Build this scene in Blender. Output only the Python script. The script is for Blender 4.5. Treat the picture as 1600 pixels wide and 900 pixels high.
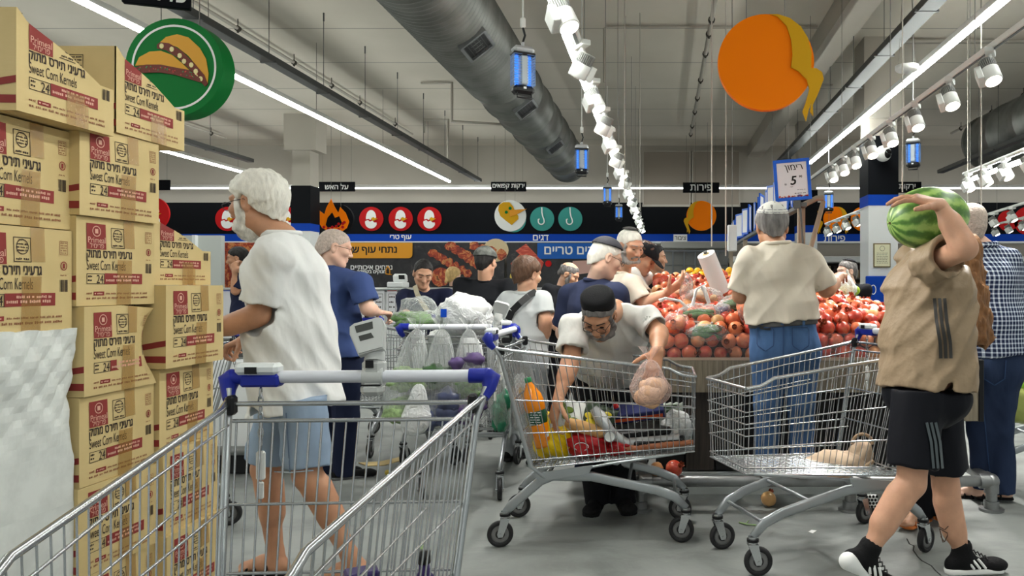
import bpy, bmesh, math, random
import numpy as np
from mathutils import Vector, Matrix, Euler

for _o in list(bpy.data.objects):
    bpy.data.objects.remove(_o, do_unlink=True)
SC = bpy.context.scene
COL = SC.collection
PI = math.pi

# ------------------------------------------------------------------ camera, light, exposure
FOC = 1164.0                      # focal length in pixels of the 1600x900 frame
VX, VY, EYE = 1036.0, 447.0, 1.27  # vanishing point and eye height
cam_data = bpy.data.cameras.new('camera')
cam_data.sensor_width = 36.0
cam_data.lens = FOC / 1600.0 * 36.0
cam_data.shift_x = (800.0 - VX) / 1600.0
cam_data.shift_y = -(450.0 - VY) / 1600.0
cam_data.clip_start = 0.05
cam_data.clip_end = 100.0
cam = bpy.data.objects.new('camera', cam_data)
COL.objects.link(cam)
cam.location = (0, 0, EYE)
cam.rotation_euler = (PI / 2, 0, 0)
SC.camera = cam

SC.view_settings.view_transform = 'Standard'
SC.view_settings.look = 'None'
SC.view_settings.gamma = 1.0
SC.view_settings.use_curve_mapping = False
SC.view_settings.exposure = 0.82
SC.cycles.use_denoising = True
SC.cycles.max_bounces = 7
SC.cycles.diffuse_bounces = 3
SC.cycles.glossy_bounces = 3
SC.cycles.transmission_bounces = 4
SC.cycles.transparent_max_bounces = 24
SC.cycles.caustics_reflective = False
SC.cycles.caustics_refractive = False
SC.cycles.sample_clamp_indirect = 6.0

LED_POWER = 33.0
SPOT_POWER = 62.0
world = bpy.data.worlds.new('store_ambient')
SC.world = world
world.use_nodes = True
world.node_tree.nodes['Background'].inputs[0].default_value = (0.95, 1.0, 0.97, 1)
world.node_tree.nodes['Background'].inputs[1].default_value = 0.30


def P(px, py, Y):
    """point of the place seen at a pixel of the photograph, at distance Y"""
    return Vector(((px - VX) * Y / FOC, Y, EYE - (py - VY) * Y / FOC))


def lin(c):
    out = []
    for v in c[:3]:
        v = v / 255.0
        out.append(v / 12.92 if v <= 0.04045 else ((v + 0.055) / 1.055) ** 2.4)
    return (out[0], out[1], out[2], 1.0)


# ------------------------------------------------------------------ materials
MATS = {}


def mat(name, rgb, rough=0.6, metal=0.0, bump=0.0, bscale=60.0, vary=0.0, vscale=6.0, stretch=(1, 1, 1),
        spec=0.3, detail=4.0, coat=0.0, sss=0.0):
    if name in MATS:
        return MATS[name]
    m = bpy.data.materials.new(name)
    m.use_nodes = True
    nt = m.node_tree
    b = nt.nodes['Principled BSDF']
    col = lin(rgb)
    b.inputs['Base Color'].default_value = col
    b.inputs['Roughness'].default_value = rough
    b.inputs['Metallic'].default_value = metal
    b.inputs['Specular IOR Level'].default_value = spec
    if coat:
        b.inputs['Coat Weight'].default_value = coat
    if sss:
        b.inputs['Subsurface Weight'].default_value = sss
        b.inputs['Subsurface Radius'].default_value = (0.012, 0.004, 0.002)
        b.inputs['Subsurface Scale'].default_value = 1.0
    if bump or vary:
        tc = nt.nodes.new('ShaderNodeTexCoord')
        mp = nt.nodes.new('ShaderNodeMapping')
        mp.inputs['Scale'].default_value = stretch
        nt.links.new(tc.outputs['Object'], mp.inputs['Vector'])
    if vary:
        n = nt.nodes.new('ShaderNodeTexNoise')
        n.inputs['Scale'].default_value = vscale
        n.inputs['Detail'].default_value = detail
        nt.links.new(mp.outputs['Vector'], n.inputs['Vector'])
        r = nt.nodes.new('ShaderNodeValToRGB')
        r.color_ramp.elements[0].position = 0.3
        r.color_ramp.elements[1].position = 0.7
        r.color_ramp.elements[0].color = tuple(c * (1 - vary) for c in col[:3]) + (1,)
        r.color_ramp.elements[1].color = tuple(min(1, c * (1 + vary)) for c in col[:3]) + (1,)
        nt.links.new(n.outputs['Fac'], r.inputs['Fac'])
        nt.links.new(r.outputs['Color'], b.inputs['Base Color'])
    if bump:
        n2 = nt.nodes.new('ShaderNodeTexNoise')
        n2.inputs['Scale'].default_value = bscale
        n2.inputs['Detail'].default_value = detail
        nt.links.new(mp.outputs['Vector'], n2.inputs['Vector'])
        bp = nt.nodes.new('ShaderNodeBump')
        bp.inputs['Strength'].default_value = bump
        bp.inputs['Distance'].default_value = 0.01
        nt.links.new(n2.outputs['Fac'], bp.inputs['Height'])
        nt.links.new(bp.outputs['Normal'], b.inputs['Normal'])
    MATS[name] = m
    return m


def emat(name, rgb, strength):
    if name in MATS:
        return MATS[name]
    m = bpy.data.materials.new(name)
    m.use_nodes = True
    nt = m.node_tree
    for n in list(nt.nodes):
        nt.nodes.remove(n)
    e = nt.nodes.new('ShaderNodeEmission')
    e.inputs[0].default_value = lin(rgb)
    e.inputs[1].default_value = strength
    o = nt.nodes.new('ShaderNodeOutputMaterial')
    nt.links.new(e.outputs[0], o.inputs[0])
    MATS[name] = m
    return m


def film(name, rgb, alpha, rough=0.25, bump=0.6, bscale=30, stretch=(1, 1, 1)):
    """thin see-through plastic"""
    if name in MATS:
        return MATS[name]
    m = bpy.data.materials.new(name)
    m.use_nodes = True
    nt = m.node_tree
    b = nt.nodes['Principled BSDF']
    b.inputs['Base Color'].default_value = lin(rgb)
    b.inputs['Roughness'].default_value = rough
    b.inputs['Specular IOR Level'].default_value = 0.8
    tc = nt.nodes.new('ShaderNodeTexCoord')
    mp = nt.nodes.new('ShaderNodeMapping')
    mp.inputs['Scale'].default_value = stretch
    nt.links.new(tc.outputs['Object'], mp.inputs['Vector'])
    n2 = nt.nodes.new('ShaderNodeTexNoise')
    n2.inputs['Scale'].default_value = bscale
    n2.inputs['Detail'].default_value = 3
    n2.inputs['Distortion'].default_value = 1.2
    nt.links.new(mp.outputs['Vector'], n2.inputs['Vector'])
    bp = nt.nodes.new('ShaderNodeBump')
    bp.inputs['Strength'].default_value = bump
    bp.inputs['Distance'].default_value = 0.02
    nt.links.new(n2.outputs['Fac'], bp.inputs['Height'])
    nt.links.new(bp.outputs['Normal'], b.inputs['Normal'])
    lw = nt.nodes.new('ShaderNodeLayerWeight')
    lw.inputs['Blend'].default_value = 0.35
    nt.links.new(bp.outputs['Normal'], lw.inputs['Normal'])
    mr = nt.nodes.new('ShaderNodeMapRange')
    mr.inputs['To Min'].default_value = alpha
    mr.inputs['To Max'].default_value = min(1.0, alpha + 0.5)
    nt.links.new(lw.outputs['Facing'], mr.inputs['Value'])
    nt.links.new(mr.outputs['Result'], b.inputs['Alpha'])
    MATS[name] = m
    return m


def node_mat(name):
    m = bpy.data.materials.new(name)
    m.use_nodes = True
    nt = m.node_tree
    MATS[name] = m
    return m, nt, nt.nodes['Principled BSDF']


def ramp(nt, fac, stops, interp='LINEAR'):
    r = nt.nodes.new('ShaderNodeValToRGB')
    r.color_ramp.interpolation = interp
    while len(r.color_ramp.elements) < len(stops):
        r.color_ramp.elements.new(0.5)
    for e, (p, c) in zip(r.color_ramp.elements, stops):
        e.position = p
        e.color = lin(c)
    nt.links.new(fac, r.inputs['Fac'])
    return r.outputs['Color']


def coords(nt, scale=(1, 1, 1), rot=(0, 0, 0), kind='Object'):
    tc = nt.nodes.new('ShaderNodeTexCoord')
    mp = nt.nodes.new('ShaderNodeMapping')
    mp.inputs['Scale'].default_value = scale
    mp.inputs['Rotation'].default_value = rot
    nt.links.new(tc.outputs[kind], mp.inputs['Vector'])
    return mp.outputs['Vector']


def noise(nt, vec, scale, detail=4, rough=0.5, dist=0.0):
    n = nt.nodes.new('ShaderNodeTexNoise')
    n.inputs['Scale'].default_value = scale
    n.inputs['Detail'].default_value = detail
    n.inputs['Roughness'].default_value = rough
    n.inputs['Distortion'].default_value = dist
    nt.links.new(vec, n.inputs['Vector'])
    return n.outputs['Fac']


def mixc(nt, fac, a, b):
    m = nt.nodes.new('ShaderNodeMix')
    m.data_type = 'RGBA'
    if hasattr(fac, 'is_linked'):
        nt.links.new(fac, m.inputs['Factor'])
    else:
        m.inputs['Factor'].default_value = fac
    for s, v in (('A', a), ('B', b)):
        i = [k for k in m.inputs if k.name == s and k.type == 'RGBA'][0]
        if hasattr(v, 'is_linked'):
            nt.links.new(v, i)
        else:
            i.default_value = lin(v)
    return [k for k in m.outputs if k.type == 'RGBA'][0]


def math_n(nt, op, a, b=None, c=None):
    n = nt.nodes.new('ShaderNodeMath')
    n.operation = op
    for i, v in enumerate((a, b, c)):
        if v is None:
            continue
        if hasattr(v, 'is_linked'):
            nt.links.new(v, n.inputs[i])
        else:
            n.inputs[i].default_value = v
    return n.outputs[0]


def add_bump(nt, b, height, strength=0.3, dist=0.01):
    bp = nt.nodes.new('ShaderNodeBump')
    bp.inputs['Strength'].default_value = strength
    bp.inputs['Distance'].default_value = dist
    nt.links.new(height, bp.inputs['Height'])
    nt.links.new(bp.outputs['Normal'], b.inputs['Normal'])


# ------------------------------------------------------------------ objects
def link(o, parent=None):
    COL.objects.link(o)
    if parent is not None:
        o.parent = parent
    return o


def thing(name, label, cat, loc=(0, 0, 0), rz=0.0, group=None, rot=None):
    o = bpy.data.objects.new(name, None)
    o.empty_display_size = 0.1
    COL.objects.link(o)
    o.location = loc
    o.rotation_euler = rot if rot is not None else (0, 0, rz)
    return tag(o, label, cat, group)


def tag(o, label, cat, group=None):
    o['label'] = label
    o['category'] = cat
    if group:
        o['group'] = group
    return o


def struct(o):
    o['kind'] = 'structure'
    return o


def copy_tree(o, parent=None):
    c = o.copy()
    COL.objects.link(c)
    if parent is not None:
        c.parent = parent
    for ch in list(o.children):
        copy_tree(ch, c)
    return c


def dup(o, label=None, loc=None, rot=None, group=None):
    c = copy_tree(o)
    if label:
        c['label'] = label
    if group:
        c['group'] = group
    if loc is not None:
        c.location = loc
    if rot is not None:
        c.rotation_euler = rot
    return c


def frame(d, up=(0, 0, 1)):
    """rotation whose z axis is d"""
    z = Vector(d).normalized()
    u = Vector(up)
    if abs(z.dot(u.normalized())) > 0.98:
        u = Vector((1, 0, 0))
    x = u.cross(z).normalized()
    y = z.cross(x)
    return Matrix((x, y, z)).transposed()


TEXTS = {}


def rtl(s):
    """visual order for Hebrew, digit runs kept"""
    import re
    parts = re.findall(r'[0-9.,%]+|[^0-9.,%]', s[::-1])
    s2 = s[::-1]
    return re.sub(r'[0-9.,%]+', lambda k: k.group(0)[::-1], s2)


def text_mesh(s, bold=0.0, hebrew=False, shear=0.0):
    """flat letters, unit height, centred on x; returns verts, faces, width"""
    key = (s, bold, hebrew, shear)
    if key in TEXTS:
        return TEXTS[key]
    cu = bpy.data.curves.new('letters', 'FONT')
    cu.body = rtl(s) if hebrew else s
    cu.size = 1.0
    cu.shear = shear
    cu.resolution_u = 4
    cu.fill_mode = 'NONE'
    ob = bpy.data.objects.new('letters', cu)
    me = bpy.data.meshes.new_from_object(ob)
    co = [tuple(k.co)[:2] for k in me.vertices]
    # outlines walked as directed loops, then filled row by row (non-zero winding)

    nx = {}
    for e in me.edges:
        p_, q_ = e.vertices
        nx.setdefault(p_, []).append(q_)
        nx.setdefault(q_, []).append(p_)
    segs, seen = [], set()
    for st in range(len(co)):
        if st in seen or st not in nx:
            continue
        loop, cur, prev = [st], st, None
        seen.add(st)
        while True:
            nb = [k for k in nx[cur] if k not in seen]
            if not nb:
                break
            cur = (st + 1 if (len(loop) == 1 and st + 1 in nb) else nb[0])
            seen.add(cur)
            loop.append(cur)
        for k in range(len(loop)):
            segs.append((co[loop[k]], co[loop[(k + 1) % len(loop)]]))
    bpy.data.objects.remove(ob)
    bpy.data.curves.remove(cu)
    bpy.data.meshes.remove(me)
    v, f, w = np.zeros((0, 3)), [], 0
    if segs:
        S_ = np.array(segs)
        lo, hi = S_.min((0, 1)), S_.max((0, 1))
        h = hi[1] - lo[1]
        rows = 44
        spans = []
        for r_ in range(rows):
            y = lo[1] + h * (r_ + .5) / rows
            y0, y1 = S_[:, 0, 1], S_[:, 1, 1]
            c_ = (y0 <= y) != (y1 <= y)
            t = (y - y0[c_]) / (y1[c_] - y0[c_])
            xs = S_[c_, 0, 0] + t * (S_[c_, 1, 0] - S_[c_, 0, 0])
            dr = np.where(y1[c_] > y0[c_], 1, -1)
            o_ = np.argsort(xs)
            wn, out = 0, []
            for x, d in zip(xs[o_], dr[o_]):
                if wn == 0:
                    x0 = x
                wn += d
                if wn == 0:
                    out.append((x0 - bold * h, x + bold * h))
            spans.append(out)
        kb = int(round(bold * rows * .6))
        V = []
        for r_ in range(-kb, rows + kb):
            al = sorted(q for k in range(max(0, r_ - kb), min(rows, r_ + kb + 1)) for q in spans[k])
            mg = []
            for q in al:
                if mg and q[0] <= mg[-1][1]:
                    mg[-1][1] = max(mg[-1][1], q[1])
                else:
                    mg.append(list(q))
            ya, yb = lo[1] + h * r_ / rows, lo[1] + h * (r_ + 1) / rows
            for (x0, x1) in mg:
                n_ = len(V)
                V += [(x0, ya, 0), (x1, ya, 0), (x1, yb, 0), (x0, yb, 0)]
                f.append((n_, n_ + 1, n_ + 2, n_ + 3))
        v = np.array(V)
        v[:, 0] -= (lo[0] + hi[0]) / 2
        v[:, 1] -= (lo[1] + hi[1]) / 2
        w = (hi[0] - lo[0]) / h
        v = v / h
    TEXTS[key] = (v, f, w)
    return TEXTS[key]


class MB:
    def __init__(self):
        self.v, self.f, self.m, self.s = [], [], [], []

    def add(self, V, F, mi=0, smooth=False, M=None):
        n = len(self.v)
        if M is not None:
            V = [M @ Vector(p) for p in V]
        self.v.extend([tuple(p) for p in V])
        self.f.extend([tuple(i + n for i in q) for q in F])
        self.m.extend([mi] * len(F))
        self.s.extend([smooth] * len(F))
        return self

    def box(self, c, s, mi=0, R=None, b=0.0, M=None):
        c = Vector(c)
        x, y, z = s[0] / 2, s[1] / 2, s[2] / 2
        if b <= 0:
            V = [Vector((i * x, j * y, k * z)) for i in (-1, 1) for j in (-1, 1) for k in (-1, 1)]
            F = [(0, 1, 3, 2), (4, 6, 7, 5), (0, 4, 5, 1), (2, 3, 7, 6), (0, 2, 6, 4), (1, 5, 7, 3)]
        else:
            b = min(b, 0.49 * min(s))
            V, ix = [], {}
            for i in (-1, 1):
                for j in (-1, 1):
                    for k in (-1, 1):
                        ix[i, j, k] = len(V)
                        V += [Vector((i * x, j * (y - b), k * (z - b))), Vector((i * (x - b), j * y, k * (z - b))),
                              Vector((i * (x - b), j * (y - b), k * z))]
            F = []
            for a in range(3):
                o = [q for q in range(3) if q != a]
                for sg in (-1, 1):
                    q = []
                    for (p1, p2) in ((-1, -1), (1, -1), (1, 1), (-1, 1)):
                        t = [0, 0, 0]
                        t[a], t[o[0]], t[o[1]] = sg, p1, p2
                        q.append(ix[tuple(t)] + a)
                    if (sg > 0) == (a == 1):
                        q.reverse()
                    F.append(tuple(q))
            for a in range(3):          # edge strips along axis a
                o = [q for q in range(3) if q != a]
                for p1 in (-1, 1):
                    for p2 in (-1, 1):
                        t0, t1 = [0, 0, 0], [0, 0, 0]
                        t0[a], t1[a] = -1, 1
                        t0[o[0]] = t1[o[0]] = p1
                        t0[o[1]] = t1[o[1]] = p2
                        A, B = ix[tuple(t0)], ix[tuple(t1)]
                        F.append((A + o[0], B + o[0], B + o[1], A + o[1]))
            for t, A in ix.items():
                F.append((A, A + 1, A + 2))
        if R is not None:
            V = [R @ p for p in V]
        V = [p + c for p in V]
        return self.add(V, F, mi, False, M)

    def tube(self, pts, r, n=6, mi=0, closed=False, smooth=True, cap=True, M=None):
        pts = [Vector(p) for p in pts]
        N = len(pts)
        rs = r if isinstance(r, (list, tuple)) else [r] * N
        T = []
        for i in range(N):
            a = pts[(i - 1) % N] if (closed or i > 0) else pts[i]
            c = pts[(i + 1) % N] if (closed or i < N - 1) else pts[i]
            d = c - a
            T.append(d.normalized() if d.length > 1e-9 else Vector((0, 0, 1)))
        R = frame(T[0])
        x = R.col[0]
        V, F = [], []
        for i in range(N):
            x = (x - T[i] * x.dot(T[i]))
            if x.length < 1e-6:
                x = frame(T[i]).col[0]
            x = x.normalized()
            y = T[i].cross(x)
            st = 1.0
            if 0 < i < N - 1 or closed:
                d1 = (pts[i] - pts[(i - 1) % N])
                if d1.length > 1e-9:
                    cs = max(0.5, abs(d1.normalized().dot(T[i])))
                    st = 1 / cs
            for k in range(n):
                a = 2 * PI * k / n
                V.append(pts[i] + (x * math.cos(a) + y * math.sin(a)) * rs[i] * (st if n > 4 else 1))
        for i in range(N if closed else N - 1):
            j = (i + 1) % N
            for k in range(n):
                l = (k + 1) % n
                F.append((i * n + k, i * n + l, j * n + l, j * n + k))
        self.add(V, F, mi, smooth, M)
        if cap and not closed:
            self.add(V[:n], [tuple(range(n))[::-1]], mi, False, M)
            self.add(V[-n:], [tuple(range(n))], mi, False, M)
        return self

    def cyl(self, a, b, r1, r2=None, n=16, mi=0, M=None, smooth=True):
        a, b = Vector(a), Vector(b)
        r2 = r1 if r2 is None else r2
        R = frame(b - a)
        V = []
        for p, r in ((a, r1), (b, r2)):
            for k in range(n):
                t = 2 * PI * k / n
                V.append(p + R @ Vector((r * math.cos(t), r * math.sin(t), 0)))
        self.add(V, [(k, (k + 1) % n, n + (k + 1) % n, n + k) for k in range(n)], mi, smooth, M)
        self.add(V[:n], [tuple(range(n))[::-1]], mi, False, M)
        self.add(V[n:], [tuple(range(n))], mi, False, M)
        return self

    def lathe(self, prof, n=24, mi=0, M=None, smooth=True, mod=None):
        V, F = [], []
        for (r, z) in prof:
            for k in range(n):
                t = 2 * PI * k / n
                q = r if mod is None else r * mod(t, z)
                V.append((q * math.cos(t), q * math.sin(t), z))
        for i in range(len(prof) - 1):
            for k in range(n):
                l = (k + 1) % n
                F.append((i * n + k, i * n + l, (i + 1) * n + l, (i + 1) * n + k))
        if prof[0][0] > 1e-5:
            F.append(tuple(range(n))[::-1])
        if prof[-1][0] > 1e-5:
            F.append(tuple(range((len(prof) - 1) * n, len(prof) * n)))
        return self.add(V, F, mi, smooth, M)

    def ball(self, c, r, nu=16, nv=10, mi=0, M=None, R=None, fn=None):
        r = (r, r, r) if not isinstance(r, (tuple, list)) else r
        V, F = [], []
        for j in range(nv + 1):
            ph = PI * j / nv
            for k in range(nu):
                t = 2 * PI * k / nu
                d = Vector((math.sin(ph) * math.cos(t), math.sin(ph) * math.sin(t), math.cos(ph)))
                q = Vector((d.x * r[0], d.y * r[1], d.z * r[2]))
                if fn:
                    q = q * fn(d)
                if R is not None:
                    q = R @ q
                V.append(q + Vector(c))
        for j in range(nv):
            for k in range(nu):
                l = (k + 1) % nu
                F.append((j * nu + k, (j + 1) * nu + k, (j + 1) * nu + l, j * nu + l))
        return self.add(V, F, mi, True, M)

    def prism(self, out, d0, d1, mi=0, M=None, side=None, smooth=False):
        """outline in local xy, extruded along z from d0 to d1"""
        n = len(out)
        A = [(p[0], p[1], d0) for p in out]
        B = [(p[0], p[1], d1) for p in out]
        self.add(A, [tuple(range(n))[::-1]], mi, False, M)
        self.add(B, [tuple(range(n))], mi, False, M)
        self.add(A + B, [(k, (k + 1) % n, n + (k + 1) % n, n + k) for k in range(n)],
                 mi if side is None else side, smooth, M)
        return self

    def sheet(self, fn, nu, nv, mi=0, closeu=False, smooth=True, M=None):
        V, F = [], []
        for j in range(nv + 1):
            for i in range(nu if closeu else nu + 1):
                V.append(fn(i / nu, j / nv))
        w = nu if closeu else nu + 1
        for j in range(nv):
            for i in range(nu):
                k = (i + 1) % w
                F.append((j * w + i, j * w + k, (j + 1) * w + k, (j + 1) * w + i))
        return self.add(V, F, mi, smooth, M)

    def text(self, s, h, M, mi=0, bold=0.0, hebrew=False, maxw=None, align='c', shear=0.0):
        v, f, w = text_mesh(s, bold, hebrew, shear)
        if not len(v):
            return self
        sx = h
        if maxw and w * h > maxw:
            sx = maxw / w
        off = {'c': 0, 'l': w * sx / 2, 'r': -w * sx / 2}[align]
        for q in (0,):
            V = [(p[0] * sx + off, p[1] * h, p[2] * h) for p in v]
            self.add(V, f, mi, False, M)
        return self

    def rect(self, x0, y0, x1, y1, M, mi=0, z=0.0):
        return self.add([(x0, y0, z), (x1, y0, z), (x1, y1, z), (x0, y1, z)], [(0, 1, 2, 3)], mi, False, M)

    def build(self, name, mats, parent=None, loc=None, rel=True):
        me = bpy.data.meshes.new(name)
        V = np.array(self.v, dtype=np.float64).reshape(-1, 3)
        o = bpy.data.objects.new(name, me)
        if loc is not None:
            o.location = loc
            if rel:
                V = V - np.array(tuple(loc))
        elif parent is not None and rel == 'world':
            off = np.array(tuple(parent.location))
            V = V - off
        me.from_pydata(V.tolist(), [], self.f)
        if not isinstance(mats, (list, tuple)):
            mats = [mats]
        for k in mats:
            me.materials.append(k)
        me.polygons.foreach_set('material_index', np.array(self.m, dtype=np.int32))
        me.polygons.foreach_set('use_smooth', np.array(self.s, dtype=bool))
        me.update()
        link(o, parent)
        return o


def T(x, y, z):
    return Matrix.Translation((x, y, z))


def face_cam(p, s=1.0):
    """local xy plane standing upright at p, facing -Y"""
    return Matrix.Translation(p) @ Matrix.Rotation(PI / 2, 4, 'X') @ Matrix.Scale(s, 4)


def circle(r, n=48, cx=0, cy=0, a0=0, a1=2 * PI, rx=1, ry=1):
    full = abs(a1 - a0 - 2 * PI) < 1e-6
    return [(cx + rx * r * math.cos(a0 + (a1 - a0) * k / (n if full else n - 1)),
             cy + ry * r * math.sin(a0 + (a1 - a0) * k / (n if full else n - 1))) for k in range(n)]
# ================================================================== SETTING
ZC = 4.57      # ceiling height
YW = 17.5      # back wall
ORD = ['first', 'second', 'third', 'fourth', 'fifth', 'sixth', 'seventh', 'eighth', 'ninth', 'tenth', 'eleventh',
       'twelfth', 'thirteenth', 'fourteenth', 'fifteenth', 'sixteenth', 'seventeenth', 'eighteenth', 'nineteenth',
       'twentieth']

# --- floor: worn grey screed with stains, streaks and a crack
m, nt, b = node_mat('floor_screed')
v = coords(nt)
n1 = noise(nt, v, 0.9, 6, 0.6, 0.6)
n2 = noise(nt, coords(nt, (1.0, 2.0, 1)), 1.6, 6, 0.65, 0.8)
n3 = noise(nt, v, 38, 3)
c1 = ramp(nt, n1, [(0.3, (116, 120, 118)), (0.55, (141, 145, 142)), (0.75, (158, 161, 158))])
c2 = ramp(nt, n2, [(0.36, (92, 95, 93)), (0.52, (142, 146, 143)), (0.8, (164, 167, 164))])
c = mixc(nt, 0.45, c1, c2)
c = mixc(nt, math_n(nt, 'MULTIPLY', ramp(nt, n3, [(0.62, (0, 0, 0)), (0.8, (255, 255, 255))]), 0.25), c, (170, 170, 165))
nt.links.new(c, b.inputs['Base Color'])
rr = nt.nodes.new('ShaderNodeMapRange')
rr.inputs['To Min'].default_value = 0.32
rr.inputs['To Max'].default_value = 0.6
nt.links.new(n2, rr.inputs['Value'])
nt.links.new(rr.outputs['Result'], b.inputs['Roughness'])
add_bump(nt, b, n3, 0.12, 0.004)

# --- ceiling: painted precast slabs, joints every 1.45 m across the hall
m, nt, b = node_mat('ceiling_slab')
v = coords(nt)
sx = nt.nodes.new('ShaderNodeSeparateXYZ')
nt.links.new(v, sx.inputs[0])
fr = math_n(nt, 'FRACT', math_n(nt, 'DIVIDE', math_n(nt, 'ADD', sx.outputs['Y'], 0.62), 1.45))
jl = math_n(nt, 'LESS_THAN', fr, 0.018)
n1 = noise(nt, v, 0.8, 5)
c = ramp(nt, n1, [(0.3, (208, 200, 186)), (0.7, (219, 211, 198))])
c = mixc(nt, math_n(nt, 'MULTIPLY', jl, 0.6), c, (120, 116, 108))
nt.links.new(c, b.inputs['Base Color'])
b.inputs['Roughness'].default_value = 0.85

M_WALL = mat('wall_paint', (182, 176, 165), 0.85, vary=0.03, vscale=1.5)
M_BAND = mat('band_black', (15, 17, 21), 0.6, spec=.08)
M_BLUE = mat('band_blue', (16, 66, 172), 0.5, spec=.1)
M_WHITE = mat('white_paint', (226, 228, 228), 0.55)
M_WMET = mat('white_metal', (232, 232, 228), 0.35)
M_BLACK = mat('black_plastic', (22, 22, 24), 0.4)
M_GALV = mat('galvanised', (148, 150, 150), 0.38, 0.85, bump=0.05, bscale=40, vary=0.12, vscale=12)
M_DGREY = mat('dark_grey_metal', (92, 93, 92), 0.5, 0.5)
M_PIPE = mat('pipe_paint', (176, 170, 160), 0.6)
M_WIRE = mat('thin_wire', (120, 116, 110), 0.6)
M_LED = emat('led_strip', (248, 253, 247), LED_POWER)
M_LEDW = emat('led_strip_far', (250, 253, 250), 5.0)
M_LENS = emat('spot_lens', (255, 246, 226), 5.0)
M_LET = mat('letter_white', (235, 236, 234), 0.5)
M_LETB = mat('letter_black', (28, 26, 26), 0.6)

mb = MB()
mb.box((-3.5, 7.0, -0.05), (27, 22, 0.1))
struct(mb.build('floor', MATS['floor_screed']))
mb = MB()
mb.box((-3.5, 7.0, ZC + 0.06), (27, 22, 0.12))
struct(mb.build('ceiling', MATS['ceiling_slab']))
mb = MB()
mb.box((-3.5, YW + 0.1, ZC / 2), (27, 0.2, ZC))
struct(mb.build('wall_back', M_WALL))

def zat(py, Y):
    return EYE - (py - VY) * Y / FOC
def xat(px, Y):
    return (px - VX) * Y / FOC

z0, z1, z2 = zat(317, YW), zat(366, YW), zat(377.5, YW)
mb = MB()
mb.box((-3.5, YW - 0.03, (z0 + z1) / 2), (27, 0.06, z0 - z1))
struct(mb.build('trim_1', M_BAND))
mb = MB()
mb.box((-3.5, YW - 0.035, (z1 + z2) / 2), (27, 0.07, z1 - z2))
struct(mb.build('trim_2', M_BLUE))
mb = MB()
mb.box((-3.5, YW - 0.06, z2 - 0.025), (27, 0.12, 0.05), b=0.01)
struct(mb.build('trim_3', M_WHITE))
# two grey wall panels high on the back wall
M_PAN = mat('panel_taupe', (150, 140, 128), 0.7)
for i, (xa, xb) in enumerate(((1005, 1078), (1082, 1155))):
    mb = MB()
    xa, xb = xat(xa, YW), xat(xb, YW)
    za, zb = zat(322, YW), zat(237, YW)
    mb.box(((xa + xb) / 2, YW - 0.05, (za + zb) / 2), (xb - xa, 0.06, zb - za), 0)
    for (c, s) in ((((xa + xb) / 2, YW - 0.05, za), (xb - xa + .04, .09, .05)), (((xa + xb) / 2, YW - 0.05, zb), (xb - xa + .04, .09, .03)),
                   ((xa, YW - 0.05, (za + zb) / 2), (.03, .09, zb - za)), ((xb, YW - 0.05, (za + zb) / 2), (.03, .09, zb - za))):
        mb.box(c, s, 1)
    struct(mb.build('trim_%d' % (4 + i), [M_PAN, M_WALL]))

# pillars
def pillar(name, x0, x1, Y, depth, ztop, black_lo, blue_lo, cap=0.12, capz=None, gap=0.0):
    mb = MB()
    xc, w = (x0 + x1) / 2, x1 - x0
    yc = Y + depth / 2
    mb.box((xc, yc, blue_lo / 2), (w, depth, blue_lo), 0)
    mb.box((xc, yc, (blue_lo + black_lo) / 2), (w + 0.01, depth + 0.01, black_lo - blue_lo), 1)
    mb.box((xc, yc, (black_lo + ztop) / 2), (w + 0.012, depth + 0.012, ztop - black_lo), 2)
    mb.box((xc, yc, (ztop + ZC) / 2), (w - 0.02, depth - 0.02, ZC - ztop), 3)
    if capz:
        mb.box((xc, yc, (capz + ZC) / 2), (w + 2 * cap, depth + 0.1, ZC - capz), 3)
    return struct(mb.build(name, [M_WHITE, M_BLUE, M_BAND, M_WALL]))

pillar('pillar_1', xat(455, 14.3), xat(485, 14.3), 14.3, 0.37, zat(290, 14.3), zat(349, 14.3), zat(361, 14.3), 0.12, zat(235, 14.3))
pillar('pillar_2', xat(1357, 9.9), xat(1403, 9.9), 9.9, 0.42, zat(212, 9.9), zat(304, 9.9), zat(321, 9.9), 0.07, zat(185, 9.9))
pillar('pillar_3', xat(1247, 14.9), xat(1277, 14.9), 14.9, 0.38, zat(297, 14.9), zat(352, 14.9), zat(363, 14.9))

# longitudinal roof beam and cross beam over the left pillar
mb = MB()
mb.box((2.15, 7.5, ZC - 0.14), (0.34, 20, 0.28))
struct(mb.build('beam_1', M_WALL))
# office wall and door seen past the boxes on the far left
mb = MB()
mb.box((xat(285, 15), 15.2, 1.25), (1.4, 0.12, 2.1), 0)
mb.box((xat(300, 15), 15.1, 1.25), (0.07, 0.1, 2.1), 1)
struct(mb.build('wall_left', [mat('office_wall', (190, 194, 190), 0.7), M_WHITE]))

# ------------------------------------------------------------------ light strips
def strip(label, X, dz, y0, y1, emit=None, along='Y', w=0.055, hang=True, group=None):
    Z = EYE + dz
    L = y1 - y0
    if along == 'Y':
        root = thing('light_strip', label, 'strip light', (X, y0, Z), 0, group)
    else:
        root = thing('light_strip', label, 'strip light', (y0, X, Z), -PI / 2, group)
    mb = MB()
    mb.box((0, L / 2, 0.045), (w + 0.006, L, 0.06), b=0.006)
    mb.build('housing', M_WMET, root)
    mb = MB()
    mb.box((0, L / 2, 0.0), (w, L - 0.01, 0.03), b=0.004)
    mb.build('diffuser', emit or M_LED, root)
    if hang:
        k = 0.6
        while k < L:
            mb = MB()
            mb.cyl((0, k, 0.08), (0, k, ZC - Z), 0.0035, n=5)
            mb.build('hanging_wire', M_WIRE, root)
            k += 2.4
    return root

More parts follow.
